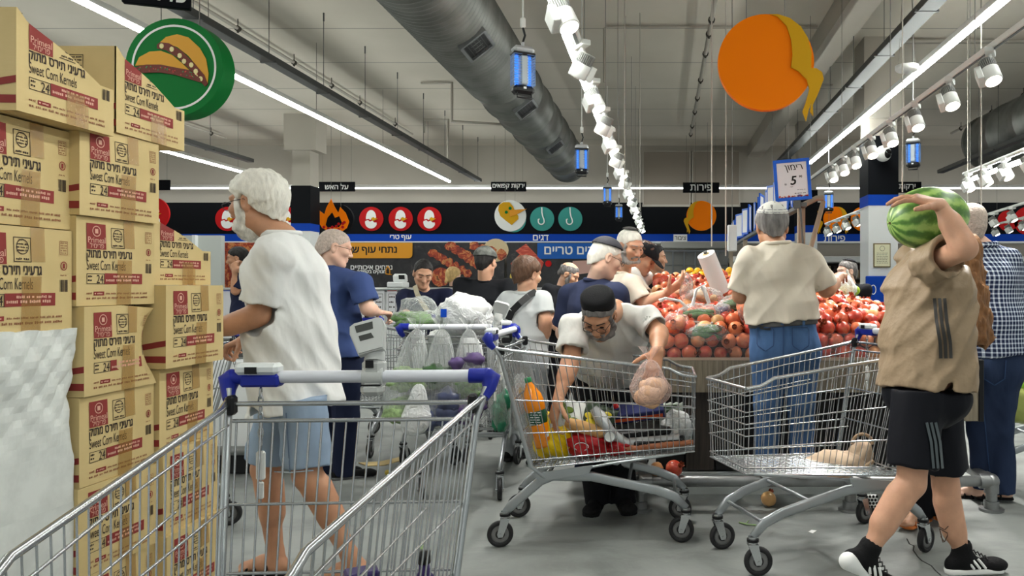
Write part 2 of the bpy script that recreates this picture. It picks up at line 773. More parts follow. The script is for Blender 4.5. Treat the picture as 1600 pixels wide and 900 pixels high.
strip('long white light strip running over the corn cartons and the man in the white T-shirt', -4.70, 2.3, -2.5, 16.4)
strip('farthest left white light strip, ending behind the white haired man', -8.5, 2.3, -2.5, 16.6)
strip('long white light strip running from the top right down to the price sign', 2.58, 2.16, -2.5, 13.1)
strip('thin white light line along the back wall above the black band', 16.9, 2.22, -15, 9.6, M_LEDW, 'X', 0.07, False)

# ------------------------------------------------------------------ cable trays
def tray(label, X, dz, y0, y1, wd=0.12):
    Z = EYE + dz
    root = thing('cable_tray', label, 'cable tray', (X, y0, Z))
    L = y1 - y0
    mb = MB()
    mb.box((0, L / 2, 0), (wd, L, 0.012))
    for s in (-1, 1):
        mb.box((s * wd / 2, L / 2, 0.03), (0.006, L, 0.06))
    mb.build('channel', M_DGREY, root)
    mb = MB()
    rnd = random.Random(int(abs(X) * 100))
    for k in range(5):
        x = -wd / 2 + wd * (k + .7) / 5.6
        mb.tube([(x + rnd.uniform(-.008, .008), L * i / 14, 0.025 + rnd.uniform(0, .015)) for i in range(15)], 0.011, 5)
    mb.build('cables', mat('cable_sheath', (120, 120, 118), 0.6), root)
    k = 1.0
    while k < L:
        mb = MB()
        mb.cyl((0, k, 0.01), (0, k, ZC - Z), 0.004, n=5)
        mb.cyl((0, k, ZC - Z - 0.1), (0, k, ZC - Z), 0.009, n=6)
        mb.box((0, k, 0.0), (wd + 0.05, 0.03, 0.02))
        mb.build('hanger_rod', M_DGREY, root)
        k += 1.25
    return root

tray('grey cable tray hung beside the light strip left of the big duct', -4.1, 2.33, 0.5, 16.6)
tray('grey cable tray on the far left, ending above the white haired man', -7.75, 2.33, 0.5, 14.0)
tray('grey cable tray hung above the light strip on the right', 2.3, 2.4, 0.5, 15.0, 0.16)
tray('grey cable tray at the far right below the dark duct', 5.4, 2.2, 6, 14.5)

# ------------------------------------------------------------------ ducts
m, nt, b = node_mat('duct_steel')
v = coords(nt)
n1 = noise(nt, v, 3.0, 4)
n2 = noise(nt, coords(nt, (30, 1.2, 30)), 3.0, 3)
c = ramp(nt, n1, [(0.3, (118, 119, 116)), (0.7, (148, 149, 145))])
nt.links.new(c, b.inputs['Base Color'])
b.inputs['Metallic'].default_value = 0.75
b.inputs['Roughness'].default_value = 0.45
add_bump(nt, b, n2, 0.08, 0.01)

def duct(label, X, dz, R, y0, y1, corr_to):
    Z = EYE + dz
    root = thing('air_duct', label, 'air duct', (X, 0, Z))
    prof = []
    y = y0
    while y < corr_to:
        prof += [(R, y), (R, y + 0.055), (R + 0.017, y + 0.062), (R + 0.017, y + 0.07), (R, y + 0.078)]
        y += 0.085
    while y < y1:
        prof += [(R, y), (R, y + 0.9), (R + 0.02, y + 0.91), (R + 0.02, y + 0.95), (R, y + 0.96)]
        y += 1.0
    prof += [(R, y1), (R - .02, y1 + 0.01)]
    RX = Matrix.Rotation(-PI / 2, 4, 'X')
    mb = MB()
    mb.lathe(prof, 40, 0, RX)
    mb.build('body', MATS['duct_steel'], root)
    # lathe z axis -> +Y
    for k, (yv, ang) in enumerate(((4.9, -52), (7.3, -52), (9.9, -52), (12.6, -52))):
        if yv > y1 - .3 or yv < y0:
            continue
        a = math.radians(ang)
        Rm = Matrix.Rotation(-a - PI / 2, 3, 'Y') if False else None
        n = Vector((math.cos(a), 0, math.sin(a)))
        tt = Vector((0, 1, 0))
        u = n.cross(tt)
        M = Matrix(((u.x, tt.x, n.x, n.x * (R + .012)), (u.y, tt.y, n.y, yv), (u.z, tt.z, n.z, n.z * (R + .012)), (0, 0, 0, 1)))
        f = MB()
        for (cx, cy, sx_, sy_) in ((0, .2, .3, .03), (0, -.2, .3, .03), (.14, 0, .03, .4), (-.14, 0, .03, .4)):
            f.box((cx, cy, 0.0), (sx_, sy_, 0.05), 0, M=None)
        f.v = [tuple(M @ Vector(p)) for p in f.v]
        fo = f.build('outlet_frame', M_GALV, root)
        g = MB()
        g.box((0, 0, -0.01), (.27, .38, 0.02), 0)
        for q in range(7):
            g.box((-.12 + q * .04, 0, 0.012), (.006, .38, .02), 1)
        g.v = [tuple(M @ Vector(p)) for p in g.v]
        g.build('grille', [M_BLACK, M_DGREY], fo)
    k = y0 + .8
    while k < y1:
        mb = MB()
        mb.cyl((0, k, R), (0, k, ZC - Z), 0.006, n=5)
        mb.build('hanger_rod', M_DGREY, root)
        k += 2.5
    return root

duct('large round ribbed steel duct running over the centre of the shop', -2.09, 2.70, 0.42, 1.5, 16.2, 9.3)
duct('dark round steel duct at the far right edge', 6.1, 2.68, 0.5, 6.0, 13.7, 6.0)

# ------------------------------------------------------------------ sprinkler and conduit pipes under the ceiling
def ceil_pipe(name, label, cat, pts, r, clamps=()):
    root = thing(name, label, cat, pts[0])
    mb = MB()
    mb.tube(pts, r, 8)
    mb.build('pipe', M_PIPE, root, rel='world')
    for p in clamps:
        mb = MB()
        p = Vector(p)
        mb.cyl(p, p + Vector((0, 0, ZC - p.z)), 0.006, n=5)
        mb.cyl(p - Vector((0, .02, 0)), p + Vector((0, .02, 0)), r + .014, n=10)
        mb.cyl(p - Vector((0, 0, .03 + r)), p - Vector((0, 0, r)), 0.012, 0.02, n=8)
        mb.build('clamp', mat('clamp_iron', (70, 66, 60), 0.6, 0.4), root, rel='world')
    return root

def line_pts(X, Z, ys):
    return [(X, y, Z) for y in ys]

zp = ZC - 0.12
ceil_pipe('sprinkler_pipe', 'thin ceiling pipe with dark clamps left of the big duct', 'pipe', line_pts(-5.25, zp, (1, 15.6)), 0.022,
          line_pts(-5.25, zp, (6.3, 7.4, 8.1, 9.2, 10.6, 11.8, 12.9, 14.6)))
ceil_pipe('sprinkler_pipe', 'thin ceiling pipe with dark clamps left of the orange disc', 'pipe', line_pts(0.58, zp, (1, 15.8)), 0.028,
          line_pts(0.58, zp, (8.9, 9.4, 10.2, 11.5, 12.6, 13.6, 14.8, 15.6)))
ceil_pipe('sprinkler_pipe', 'thin ceiling pipe with dark clamps at the far left', 'pipe', line_pts(-9.4, zp, (1, 16)), 0.022,
          line_pts(-9.4, zp, (12, 13.5, 15.5)))
ceil_pipe('sprinkler_pipe', 'thin ceiling pipe above the dark right duct', 'pipe', line_pts(6.0, zp, (1, 15.5)), 0.025,
          line_pts(6.0, zp, (9, 11, 12.4, 13.6, 15)))
zq = ZC - 0.03
ceil_pipe('conduit', 'bent conduit on the ceiling beside the orange disc', 'pipe',
          [(-.74, 9.4, zq - .7), (-.74, 9.4, zq - .02), (-.70, 9.4, zq), (1.95, 9.4, zq)], 0.016)
ceil_pipe('conduit', 'square bend conduit on the ceiling left of the big duct', 'pipe',
          [(-4.55, 14.2, zq - .35), (-4.55, 14.2, zq - .1), (-4.1, 14.2, zq - .1), (-4.1, 14.2, zq - .9)], 0.016)
ceil_pipe('conduit', 'conduit stepping down across the roof beam right of the orange disc', 'pipe',
          [(1.0, 11, zq), (1.98, 11, zq - .02), (1.98, 11, zq - .3), (2.5, 11, zq - .3)], 0.018)
ceil_pipe('conduit', 'conduit dropping beside the big duct nearest the taco disc', 'pipe',
          [(-3.9, 12.0, zq), (-3.4, 12.0, zq), (-3.4, 12.0, zq - .62), (-2.6, 12.0, zq - .66)], 0.018)
ceil_pipe('conduit', 'conduit crossing the ceiling at the upper right', 'pipe',
          [(2.7, 9.9, zq - .2), (2.7, 9.9, zq - .02), (6.5, 9.9, zq - .02)], 0.018)
# thin suspension wires over the produce display
for i, (px, pyb, Y) in enumerate(((976, 300, 7.0), (1000, 330, 9.0), (1112, 385, 5.2), (1134, 400, 5.6), (1410, 300, 6.0), (1512, 470, 8.0), (1533, 370, 6.0))):
    X = xat(px, Y)
    root = tag(MB().cyl((X, Y, zat(pyb, Y)), (X, Y, ZC), 0.0055, n=6).build('hanging_cable', M_PIPE, None, (X, Y, zat(pyb, Y))),
               'thin pale hanging cable, %s of seven counted left to right' % ORD[i], 'cable')

# ------------------------------------------------------------------ track lights
def build_spot():
    root = thing('track_light', 'spot', 'spotlight')
    mb = MB()
    mb.box((0, 0.0, 0.0), (0.05, 0.13, 0.03), b=0.004)
    mb.cyl((0, 0, -.015), (0, 0, -.05), 0.010, n=8)
    mb.build('adaptor', M_WMET, root)
    mb = MB()
    R = Matrix.Translation((0, 0, -0.11)) @ Matrix.Rotation(math.radians(24), 4, 'X') @ Matrix.Rotation(math.radians(18), 4, 'Y')
    mb.lathe([(0.047, -0.07), (0.05, -0.066), (0.05, 0.01), (0.047, 0.012)], 24, 0, R)
    mb.build('housing', M_WMET, root)
    mb = MB()
    for k in range(28):
        a = 2 * PI * k / 28
        mb.box((0.044 * math.cos(a), 0.044 * math.sin(a), 0.038), (0.008, 0.004, 0.05), 0, Matrix.Rotation(a, 3, 'Z'))
    mb.lathe([(0.04, 0.012), (0.04, 0.063), (0.046, 0.064), (0.046, 0.07), (0.0, 0.07)], 20, 0)
    mb.v = [tuple(R @ Vector(p)) for p in mb.v]
    mb.build('heat_sink', mat('spot_grey', (150, 150, 146), 0.5), root)
    mb = MB()
    mb.box((0.058, 0.01, -0.02), (0.035, 0.09, 0.085), b=0.004)
    mb.v = [tuple(R @ Vector(p)) for p in mb.v]
    mb.build('driver_box', M_WMET, root)
    mb = MB()
    mb.lathe([(0.0, -0.0715), (0.043, -0.0715)], 24, 0, R)
    mb.build('lens', M_LENS, root)
    return root, R

SPOT, SPOT_R = build_spot()
spot_used = [False]

def spot_lamp(parent, power):
    ld = bpy.data.lights.new('spot_beam', 'SPOT')
    ld.energy = power
    ld.spot_size = math.radians(100)
    ld.spot_blend = 0.7
    ld.shadow_soft_size = 0.05
    ld.color = (1.0, 0.97, 0.92)
    lo = bpy.data.objects.new('spot_beam', ld)
    link(lo, parent)
    lo.matrix_local = SPOT_R @ Matrix.Translation((0, 0, -0.08))

def place_spot(label, loc, rz, power=0.0, group=None):
    if not spot_used[0]:
        spot_used[0] = True
        o = SPOT
        o['label'] = label
    else:
        o = copy_tree_nolight(SPOT)
        o['label'] = label
    o.location = loc
    o.rotation_euler = (0, 0, rz)
    if group:
        o['group'] = group
    if power:
        spot_lamp(o, power)
    return o

def copy_tree_nolight(o, parent=None):
    c = o.copy()
    COL.objects.link(c)
    if parent is not None:
        c.parent = parent
    for ch in list(o.children):
        if ch.type != 'LIGHT':
            copy_tree_nolight(ch, c)
    return c

def rail(label, X, Z, y0, y1, led=False):
    root = thing('track_rail', label, 'light rail', (X, y0, Z))
    L = y1 - y0
    mb = MB()
    mb.box((0, L / 2, 0.02), (0.036, L, 0.036), b=0.004)
    mb.box((0, L / 2, 0.001), (0.016, L - .02, 0.004), 1)
    mb.build('track', [M_WMET, M_DGREY], root)
    k = .5
    while k < L:
        MB().cyl((0, k, 0.03), (0, k, ZC - Z), 0.003, n=5).build('hanging_wire', M_WIRE, root)
        k += 1.6
    if led:
        mb = MB()
        mb.box((-0.05, L / 2, 0.03), (0.04, L, 0.04), 0, b=.005)
        mb.build('lamp_housing', M_WMET, root)
        mb = MB()
        mb.box((-0.05, L / 2, 0.006), (0.032, L - .02, 0.010))
        mb.build('diffuser', M_LED, root)
    return root

rail('centre light rail with a glowing strip and a long row of white spotlights', -0.455, 2.56, 0.6, 16.6, True)
k = 0
y = 3.25
while y < 16.3:
    place_spot('white track spotlight on the centre rail, %s from the near end' % ORD[min(k, 19)], (-0.455 + .02, y, 2.56),
               (0.5 if k % 2 else PI + .3), SPOT_POWER if y < 9.5 else 0, 'spotlights on the centre rail')
    k += 1
    y += 0.74 if y < 8 else 1.0
rail('right light rail with eight white spotlights above the produce', 1.80, 2.56, 0.6, 13.0)
for k, (px, py) in enumerate(((1540, 95), (1472, 140), (1418, 178), (1376, 206), (1347, 228), (1321, 246), (1301, 259), (1284, 271))):
    Y = 1.29 * FOC / (VY - py + 14)
    place_spot('white track spotlight on the right rail, %s from the near end' % ORD[k], (1.80, Y, 2.56), PI - .5, SPOT_POWER, 'spotlights on the right rail')
# short rails farther right
def short_rail(label, p0, p1, n, tagname, led=False):
    a, c = Vector(p0), Vector(p1)
    root = thing('track_rail', label, 'light rail', a)
    d = c - a
    ang = math.atan2(-d.x, d.y)
    mb = MB()
    mb.tube([(0, 0, 0), tuple(d)], 0.02, 6)
    mb.build('track', M_WMET, root)
    for q in (0.1, 0.9):
        MB().cyl(tuple(d * q), tuple(d * q + Vector((0, 0, ZC - a.z - d.z * q))), 0.003, n=5).build('hanging_wire', M_WIRE, root)
    if led:
        MB().tube([tuple(d * .05 + Vector((.07, .0, -.06))), tuple(d + Vector((.07, 0, -.06)))], 0.022, 6).build('diffuser', M_LED, root)
    for q in range(n):
        p = a + d * ((q + .3) / n)
        place_spot('white spotlight on %s, %s from the left' % (tagname, ORD[q]), (p.x, p.y, p.z - .02), ang + .4 * (q % 2), 0, 'spotlights on ' + tagname)

short_rail('lit light rail entering from the right edge below the dark duct', P(1506, 272, 8.0), P(1640, 218, 5.6), 4, 'the lit rail at the right edge', True)
short_rail('short light rail in front of the far fruit discs', P(1290, 350, 12.5), P(1352, 326, 10.2), 4, 'the short rail by the far fruit discs')
short_rail('upper short light rail right of the watermelon', P(1520, 342, 11.5), P(1640, 305, 9.0), 4, 'the upper short rail right of the watermelon')
short_rail('lower short light rail right of the watermelon', P(1550, 352, 13.5), P(1640, 330, 11.5), 4, 'the lower short rail right of the watermelon')

# ------------------------------------------------------------------ insect killers
def zapper():
    root = thing('insect_killer', 'z', 'insect killer')
    mb = MB()
    mb.box((0, 0, 0.145), (0.15, 0.09, 0.05), b=0.02)
    mb.cyl((0, 0, .16), (0, 0, .2), .012, n=8)
    mb.build('top_cap', mat('zapper_silver', (196, 198, 200), 0.35, 0.2), root)
    mb = MB()
    mb.box((0, 0, 0.115), (0.156, 0.096, 0.018), b=0.006)
    mb.build('upper_band', M_BLACK, root)
    mb = MB()
    mb.box((0, 0, -0.13), (0.15, 0.09, 0.06), b=0.02)
    mb.box((0, -.046, -0.12), (0.02, 0.006, 0.014), 1)
    mb.build('base_cap', [M_BLACK, M_WHITE], root)
    mb = MB()
    for x in (-.045, .045):
        mb.cyl((x, 0, -.1), (x, 0, .11), 0.013, n=10)
    mb.build('tube_lamp', emat('uv_tube', (60, 130, 255), .9), root)
    mb = MB()
    mb.box((0, 0, 0.005), (0.055, 0.085, 0.2), b=.01)
    mb.build('front_plate', mat('zapper_plate', (176, 186, 194), 0.4), root)
    mb = MB()
    for s in (-1, 1):
        for k in range(12):
            mb.box((s * .072, 0, -.095 + k * .0185), (0.004, 0.085, 0.004))
            mb.box((s * .045, -.043, -.095 + k * .0185), (0.055, 0.003, 0.004))
        for k in range(5):
            mb.box((s * .074, -.04 + k * .02, .005), (.003, .003, .21))
    mb.build('grid', mat('zapper_blue', (120, 150, 190), 0.4, 0.3), root)
    mb = MB()
    mb.tube([(.05, -.03, -.15), (.05, -.03, -.185), (-.05, -.03, -.185), (-.05, -.03, -.15)], 0.005, 6)
    mb.build('bottom_loop', M_BLACK, root)
    mb = MB()
    mb.tube([(0, 0, .2), (.015, .0, .25), (0, 0, .3)], .008, 6, 0)
    mb.box((0, 0, .335), (.035, .03, .07), 1, b=.008)
    mb.cyl((0, 0, .37), (0, 0, 1.9), .006, n=6, mi=1)
    mb.build('power_cord', [M_BLACK, M_WMET], root)
    return root

Z0 = zapper()
zs = [((817, 112), 5.1, 'blue insect killer lamp hanging largest in front of the big duct', .5),
      ((909, 250), 8.3, 'blue insect killer lamp hanging by the far end of the big duct', .1),
      ((949, 305), 12.3, 'blue insect killer lamp hanging above the second teal hook disc', .1),
      ((967, 332), 15.3, 'smallest blue insect killer lamp in front of the black band', .1),
      ((1427, 240), 8.5, 'blue insect killer lamp hanging right of the black pillar', -.5),
      ((1295, 315), 12, 'blue insect killer lamp above the far fruit discs', -.3)]
for i, ((px, py), Y, lb, rz) in enumerate(zs):
    o = Z0 if i == 0 else dup(Z0)
    o['label'] = lb
    o.location = P(px, py, Y)
    o.rotation_euler = (0, 0, rz)

# ------------------------------------------------------------------ security dome on the pillar
p = P(1380, 240, 9.7)
root = thing('security_camera', 'white dome security camera under the spotlight on the black pillar', 'camera', p)
MB().cyl((0, .0, .0), (0, .21, .04), .03, n=10).build('bracket', M_WMET, root)
MB().ball((0, 0, 0), .105, 24, 14).build('housing', M_WMET, root)
MB().ball((.03, -.055, -.01), .064, 20, 12).build('lens_dome', mat('dome_black', (12, 12, 14), 0.1), root)

# wall speaker dish and lamp near the right tray
p = P(1417, 106, 7.2)
root = thing('ceiling_speaker', 'flat round white speaker hanging above the right light strip', 'speaker', p)
mb = MB()
mb.lathe([(0, -.03), (.1, -.03), (.11, -.015), (.11, 0.02), (.03, .04), (0, .04)], 24)
mb.build('body', M_WMET, root)
for s in (-1, 1):
    MB().cyl((s * .08, 0, .02), (s * .02, 0, ZC - p.z), .003, n=5).build('hanging_wire', M_WIRE, root)
# ================================================================== SHOPPING CARTS
M_CHROME = mat('cart_zinc', (190, 193, 195), 0.26, 0.9)
M_FRAME = mat('cart_frame', (172, 177, 180), 0.36, 0.75)
M_HBLUE = mat('cart_blue', (28, 42, 150), 0.35)
M_HBAR = mat('cart_handle_white', (222, 224, 232), 0.35)
M_TYRE = mat('tyre', (38, 38, 40), 0.55)
M_TYREG = mat('tyre_rim', (120, 120, 120), 0.5)
M_SCAN = mat('scanner_grey', (196, 198, 196), 0.42)

RT, RB, FT, FB = (0.0, .31, .965), (.13, .26, .385), (.93, .20, .85), (.925, .175, .45)

def lerp3(a, b, t):
    return tuple(a[i] + (b[i] - a[i]) * t for i in range(3))

def side_pt(sgn, u, t):
    """u along the side from rear to front, t from rim (0) to floor (1)"""
    a = lerp3(RT, FT, u)
    c = lerp3(RB, FB, u)
    if u > .86:      # small dip of the rim near the front
        a = (a[0], a[1], a[2] - .025 * min(1, (u - .86) / .06))
    p = lerp3(a, c, t)
    return (p[0], p[1] * sgn, p[2])

def flat_bar(mb, path, hw, ht):
    V, F = [], []
    n = 10
    for i, p in enumerate(path):
        a, c = Vector(path[max(0, i - 1)]), Vector(path[min(len(path) - 1, i + 1)])
        d = (c - a).normalized()
        nz = Vector((-d.z, 0, d.x)).normalized()
        k = .75 if i in (0, len(path) - 1) else 1
        for q in range(n):
            t = 2 * PI * q / n
            cx, sy = math.cos(t), math.sin(t)
            V.append(Vector(p) + nz * hw * k * math.copysign(abs(cx) ** .6, cx) + Vector((0, 1, 0)) * ht * math.copysign(abs(sy) ** .6, sy))
    for i in range(len(path) - 1):
        for q in range(n):
            F.append((i * n + q, i * n + (q + 1) % n, (i + 1) * n + (q + 1) % n, (i + 1) * n + q))
    F += [tuple(range(n))[::-1], tuple(range(len(V) - n, len(V)))]
    mb.add(V, F, 0, True)

def build_cart():
    root = thing('shopping_cart', 'cart', 'shopping cart')
    # ---- wire basket
    mb = MB()
    for s in (-1, 1):
        mb.tube([(-.06, s * .335, 1.0), (-.03, s * .325, .975)] + [side_pt(s, u, 0) for u in (.05, .3, .6, .86, .9, .93, 1)], .0085, 7)
        for t in (.085, .42, .70, .93, 1.0):
            mb.tube([side_pt(s, u, t) for u in (.0, .5, 1)], .0036 if t < 1 else .0046, 5)
        for t in (.28, .56):
            mb.tube([side_pt(s, u, t) for u in (.30 if t < .5 else .42, 1)], .003, 5)
        for k in range(27):
            u = (k + .5) / 27
            mb.tube([side_pt(s, u, 0), side_pt(s, u, 1)], .0022, 4, cap=False)
    for t in (0, .085, .28, .42, .56, .70, .93, 1.0):
        mb.tube([side_pt(-1, 1, t), side_pt(1, 1, t)], .008 if t == 0 else .0036, 6)
    for k in range(14):
        f = -1 + 2 * (k + .5) / 14
        a, c = side_pt(1, 1, 0), side_pt(1, 1, 1)
        mb.tube([(a[0], a[1] * f, a[2]), (c[0], c[1] * f, c[2])], .0022, 4, cap=False)
    for k in range(15):     # floor
        f = -1 + 2 * k / 14
        mb.tube([(RB[0], RB[1] * f, RB[2]), (FB[0], FB[1] * f, FB[2])], .0024, 4, cap=False)
    for k in range(24):
        u = k / 23
        mb.tube([side_pt(-1, u, 1), side_pt(1, u, 1)], .0022, 4, cap=False)
    mb.build('basket', M_CHROME, root)
    # ---- rear gate
    mb = MB()
    def gp(f, t):
        a, c = (0.0, .30, .925), (.13, .255, .40)
        p = lerp3(a, c, t)
        return (p[0], p[1] * f, p[2])
    mb.tube([(-.005, -.30, .968), (-.005, .30, .968)], .0065, 7)
    for t in (0, .38, .68, 1):
        mb.tube([gp(-1, t), gp(1, t)], .0055 if t == 0 else .0038, 6)
    for k in range(20):
        f = -1 + 2 * (k + .3) / 19.6
        mb.tube([gp(f, 0), gp(f, 1)], .0026, 4, cap=False)
    mb.build('rear_gate', M_CHROME, root)
    for s in (-1, 1):
        mb = MB()
        mb.box((-.003, s * .305, .965), (.03, .022, .05), b=.006)
        mb.build('gate_hinge', M_BLACK, root)
    # ---- chassis
    for s in (-1, 1):
        mb = MB()
        path = [(0, s * .235, .165), (.03, s * .234, .20), (.17, s * .226, .318), (.23, s * .222, .34), (.42, s * .21, .335), (.74, s * .186, .262), (.83, s * .18, .225), (.885, s * .176, .17)]
        # flat oval section: two tubes merged by a sheet look
        flat_bar(mb, path, .024, .011)
        mb.build('chassis_rail', M_FRAME, root)
        mb = MB()
        mb.tube([(.20, s * .245, .335), (.13, s * .27, .40), (-.005, s * .315, .93), (-.045, s * .333, 1.0)], .0095, 8)
        mb.tube([(.2, s * .24, .345), (.5, s * .225, .40), (.88, s * .18, .445)], .007, 6)
        mb.build('upright', M_FRAME, root)
        mb = MB()
        mb.prism([(.135, .36), (.43, .40), (.41, .36), (.25, .335), (.17, .32)], -.004, .004,
                 M=Matrix(((1, 0, 0, 0), (0, 0, -1, s * .25), (0, 1, 0, 0), (0, 0, 0, 1))))
        mb.build('side_plate', M_FRAME, root)
    mb = MB()
    mb.tube([(.20, -.225, .335), (.20, .225, .335)], .009, 7)
    mb.tube([(.60, -.2, .30), (.60, .2, .30)], .009, 7)
    mb.tube([(.83, -.18, .225), (.83, .18, .225)], .009, 7)
    mb.build('cross_bar', M_FRAME, root)
    # ---- casters
    for (x, y, tw) in ((0, .235, .35), (0, -.235, .2), (.885, .176, -.3), (.885, -.176, -.12)):
        mb = MB()
        mb.cyl((x, y, .128), (x, y, .172), .019, .021, n=14)
        mb.cyl((x, y, .15), (x, y, .162), .027, n=14, mi=1)
        Rz = Matrix.Translation((x, y, 0)) @ Matrix.Rotation(tw, 4, 'Z')
        for q in (-1, 1):
            mb.prism([(-.022, .138), (.022, .138), (-.012, .05), (-.034, .05), (-.038, .065)], q * .019 - .0025, q * .019 + .0025,
                     M=Rz @ Matrix(((1, 0, 0, 0), (0, 0, -1, 0), (0, 1, 0, 0), (0, 0, 0, 1))))
        mb.cyl(Rz @ Vector((-.024, -.024, .063)), Rz @ Vector((-.024, .024, .063)), .007, n=10)
        mb.box(Rz @ Vector((0, 0, .137)), (.045, .044, .006), 0, Matrix.Rotation(tw, 3, 'Z'))
        cst = mb.build('caster', [M_CHROME, M_BLACK], root)
        w = MB()
        prof = [(.0, -.012), (.02, -.013), (.024, -.008), (.044, -.008), (.046, -.014), (.058, -.014), (.063, -.008), (.063, .008), (.058, .014), (.046, .014), (.044, .008), (.024, .008), (.02, .013), (0, .012)]
        Mw = Rz @ Matrix.Translation((-.024, 0, .0635)) @ Matrix.Rotation(PI / 2, 4, 'X')
        w.lathe(prof, 28, 0, Mw)
        for q in (-1, 1):
            w.lathe([(.034, q * .0085), (.043, q * .0085), (.043, q * .0095), (.034, q * .0095)], 24, 1, Mw)
        w.build('wheel', [M_TYRE, M_TYREG], cst)
    # ---- handle
    mb = MB()
    mb.cyl((-.06, -.30, 1.03), (-.06, .30, 1.03), .0165, n=18)
    hb = mb.build('handle_bar', M_HBAR, root)
    for s in (-1, 1):
        mb = MB()
        mb.cyl((-.06, s * .285, 1.03), (-.06, s * .335, 1.03), .020, n=16)
        mb.tube([(-.06, s * .325, 1.036), (-.062, s * .342, 1.022), (-.052, s * .338, .995), (-.035, s * .329, .975)], [.02, .0215, .0175, .0135], 12)
        mb.ball((-.06, s * .333, 1.031), .0205, 12, 8)
        mb.build('end_cap', M_HBLUE, hb)
    mb = MB()
    mb.box((-.06, -.255, 1.022), (.044, .10, .034), 0, b=.006)
    mb.box((-.058, -.262, 1.052), (.05, .11, .03), 1, b=.009)
    mb.box((-.033, -.272, 1.05), (.006, .03, .018), 2)
    mb.box((-.083, -.245, 1.05), (.006, .03, .018), 2)
    mb.build('coin_lock', [M_HBLUE, mat('lock_white', (222, 226, 226), .4), M_BLACK], root)
    mb = MB()
    for k in range(7):
        c = Vector((-.045, -.252, .99 - k * .021))
        R = Matrix.Translation(c) @ Matrix.Rotation(PI / 2 * (k % 2), 4, 'Z')
        mb.tube([R @ Vector((.006 * math.cos(a), 0, .014 * math.sin(a))) for a in [2 * PI * q / 8 for q in range(8)]], .0022, 5, closed=True)
    mb.box((-.045, -.252, .80), (.014, .022, .075), 1, b=.004)
    mb.box((-.045, -.252, .735), (.010, .015, .045), 1, b=.003)
    mb.tube([(-.045, -.252, .85), (-.045, -.252, .70)], .002, 4)
    mb.build('chain', [M_CHROME, M_WMET], root)
    return root

def add_scanner(root, y):
    mb = MB()
    mb.cyl((-.06, y - .026, 1.03), (-.06, y + .026, 1.03), .027, n=18)
    mb.box((-.062, y, 1.055), (.05, .058, .05), 0, b=.014)
    mb.box((-.05, y, .998), (.046, .058, .035), 0, b=.012)
    mb.box((-.034, y - .004, 1.065), (.004, .02, .02), 1)
    mb.box((-.032, y, 1.010), (.006, .05, .004), 1)
    mb.tube([(-.062, y - .0, 1.07), (-.067, y - .0, 1.085), (-.062, y - .004, 1.105)], [.027, .025, .024], 12)
    h = mb.build('scanner_holder', [M_SCAN, M_BLACK], root)
    mb = MB()
    R = Matrix.Translation((-.058, y - .010, 1.128)) @ Matrix.Rotation(math.radians(-24), 4, 'Y') @ Matrix.Rotation(math.radians(17), 4, 'X') @ Matrix.Scale(.86, 4)
    out = [(-.040, -.045), (.036, -.045), (.052, .03), (.048, .055), (.036, .062), (-.036, .062), (-.05, .055), (-.054, .03)]
    Mx = R @ Matrix(((0, 0, 1, 0), (1, 0, 0, 0), (0, 1, 0, 0), (0, 0, 0, 1)))
    mb.prism(out, -.013, .011, 0, Mx)
    mb.prism([(p[0] * .92, p[1] * .92) for p in out], .011, .016, 0, Mx)
    mb.prism([(-.032, .026), (.018, .026), (.02, .05), (-.034, .05)], .0162, .0172, 1, Mx)
    mb.prism([(-.026, -.004), (.016, -.004), (.01, .014), (-.028, .014)], .0162, .0172, 1, Mx)
    mb.text('24', .001, Mx, 1)
    mb.build('scanner', [M_SCAN, mat('scanner_dark', (70, 72, 70), .4)], h)

CART = build_cart()
def place_cart(o, label, x, y, deg, scan=None):
    o['label'] = label
    o['group'] = 'shopping carts'
    o.location = (x, y, 0)
    o.rotation_euler = (0, 0, math.radians(deg))
    return o

place_cart(CART, 'nearest shopping cart in front, open basket towards the viewer, scanner on its handle', -.80, 1.92, -87)
CARTS = {'A': CART}
for key, lb, x, y, dg in (
        ('B', 'shopping cart full of groceries that the crouching man in black skullcap reaches into', -.77, 3.87, 0),
        ('C', 'shopping cart holding only a beige cloth bag, in front of the man in jeans', 1.15, 3.76, 201.8),
        ('D', 'shopping cart with clear vegetable bags hung along its handle', -1.21, 4.45, 90),
        ('E', 'shopping cart pushed by the woman in the dark blue top', -1.66, 6.15, -90),
        ('F', 'shopping cart pushed by the man in the dark blue shirt', -2.40, 5.55, 84),
        ('G', 'shopping cart held by the white haired man, half hidden behind the corn cartons', -2.33, 3.72, 180),
        ('H', 'shopping cart with a cabbage at the right edge, behind the checked shirt man', 3.0, 4.85, 180)):
    CARTS[key] = place_cart(copy_tree(CART), lb, x, y, dg)
add_scanner(CARTS['A'], .035)
add_scanner(CARTS['D'], -.24)
add_scanner(CARTS['E'], .0)

# ================================================================== CORN CARTONS
m, nt, b = node_mat('cardboard')
v = coords(nt)
c = ramp(nt, noise(nt, v, 5, 5), [(0.3, (202, 177, 122)), (0.7, (216, 191, 136))])
nt.links.new(c, b.inputs['Base Color'])
b.inputs['Roughness'].default_value = 0.75
add_bump(nt, b, noise(nt, coords(nt, (1, 1, 6)), 18, 3), 0.12, 0.004)
M_CARD = MATS['cardboard']
M_RED = mat('print_red', (140, 52, 48), 0.7)
M_INK = mat('print_dark', (52, 40, 34), 0.7)
M_INKR = mat('print_faint', (150, 100, 70), 0.7)
M_PALE = mat('print_pale', (222, 170, 150), 0.7)
M_TAPE = film('brown_tape', (176, 132, 66), 0.35, 0.22, 0.15, 14)
BW, BH, BD = .31, .252, .40
CMATS = [M_CARD, M_RED, M_INK, M_INKR, M_PALE, M_TAPE]

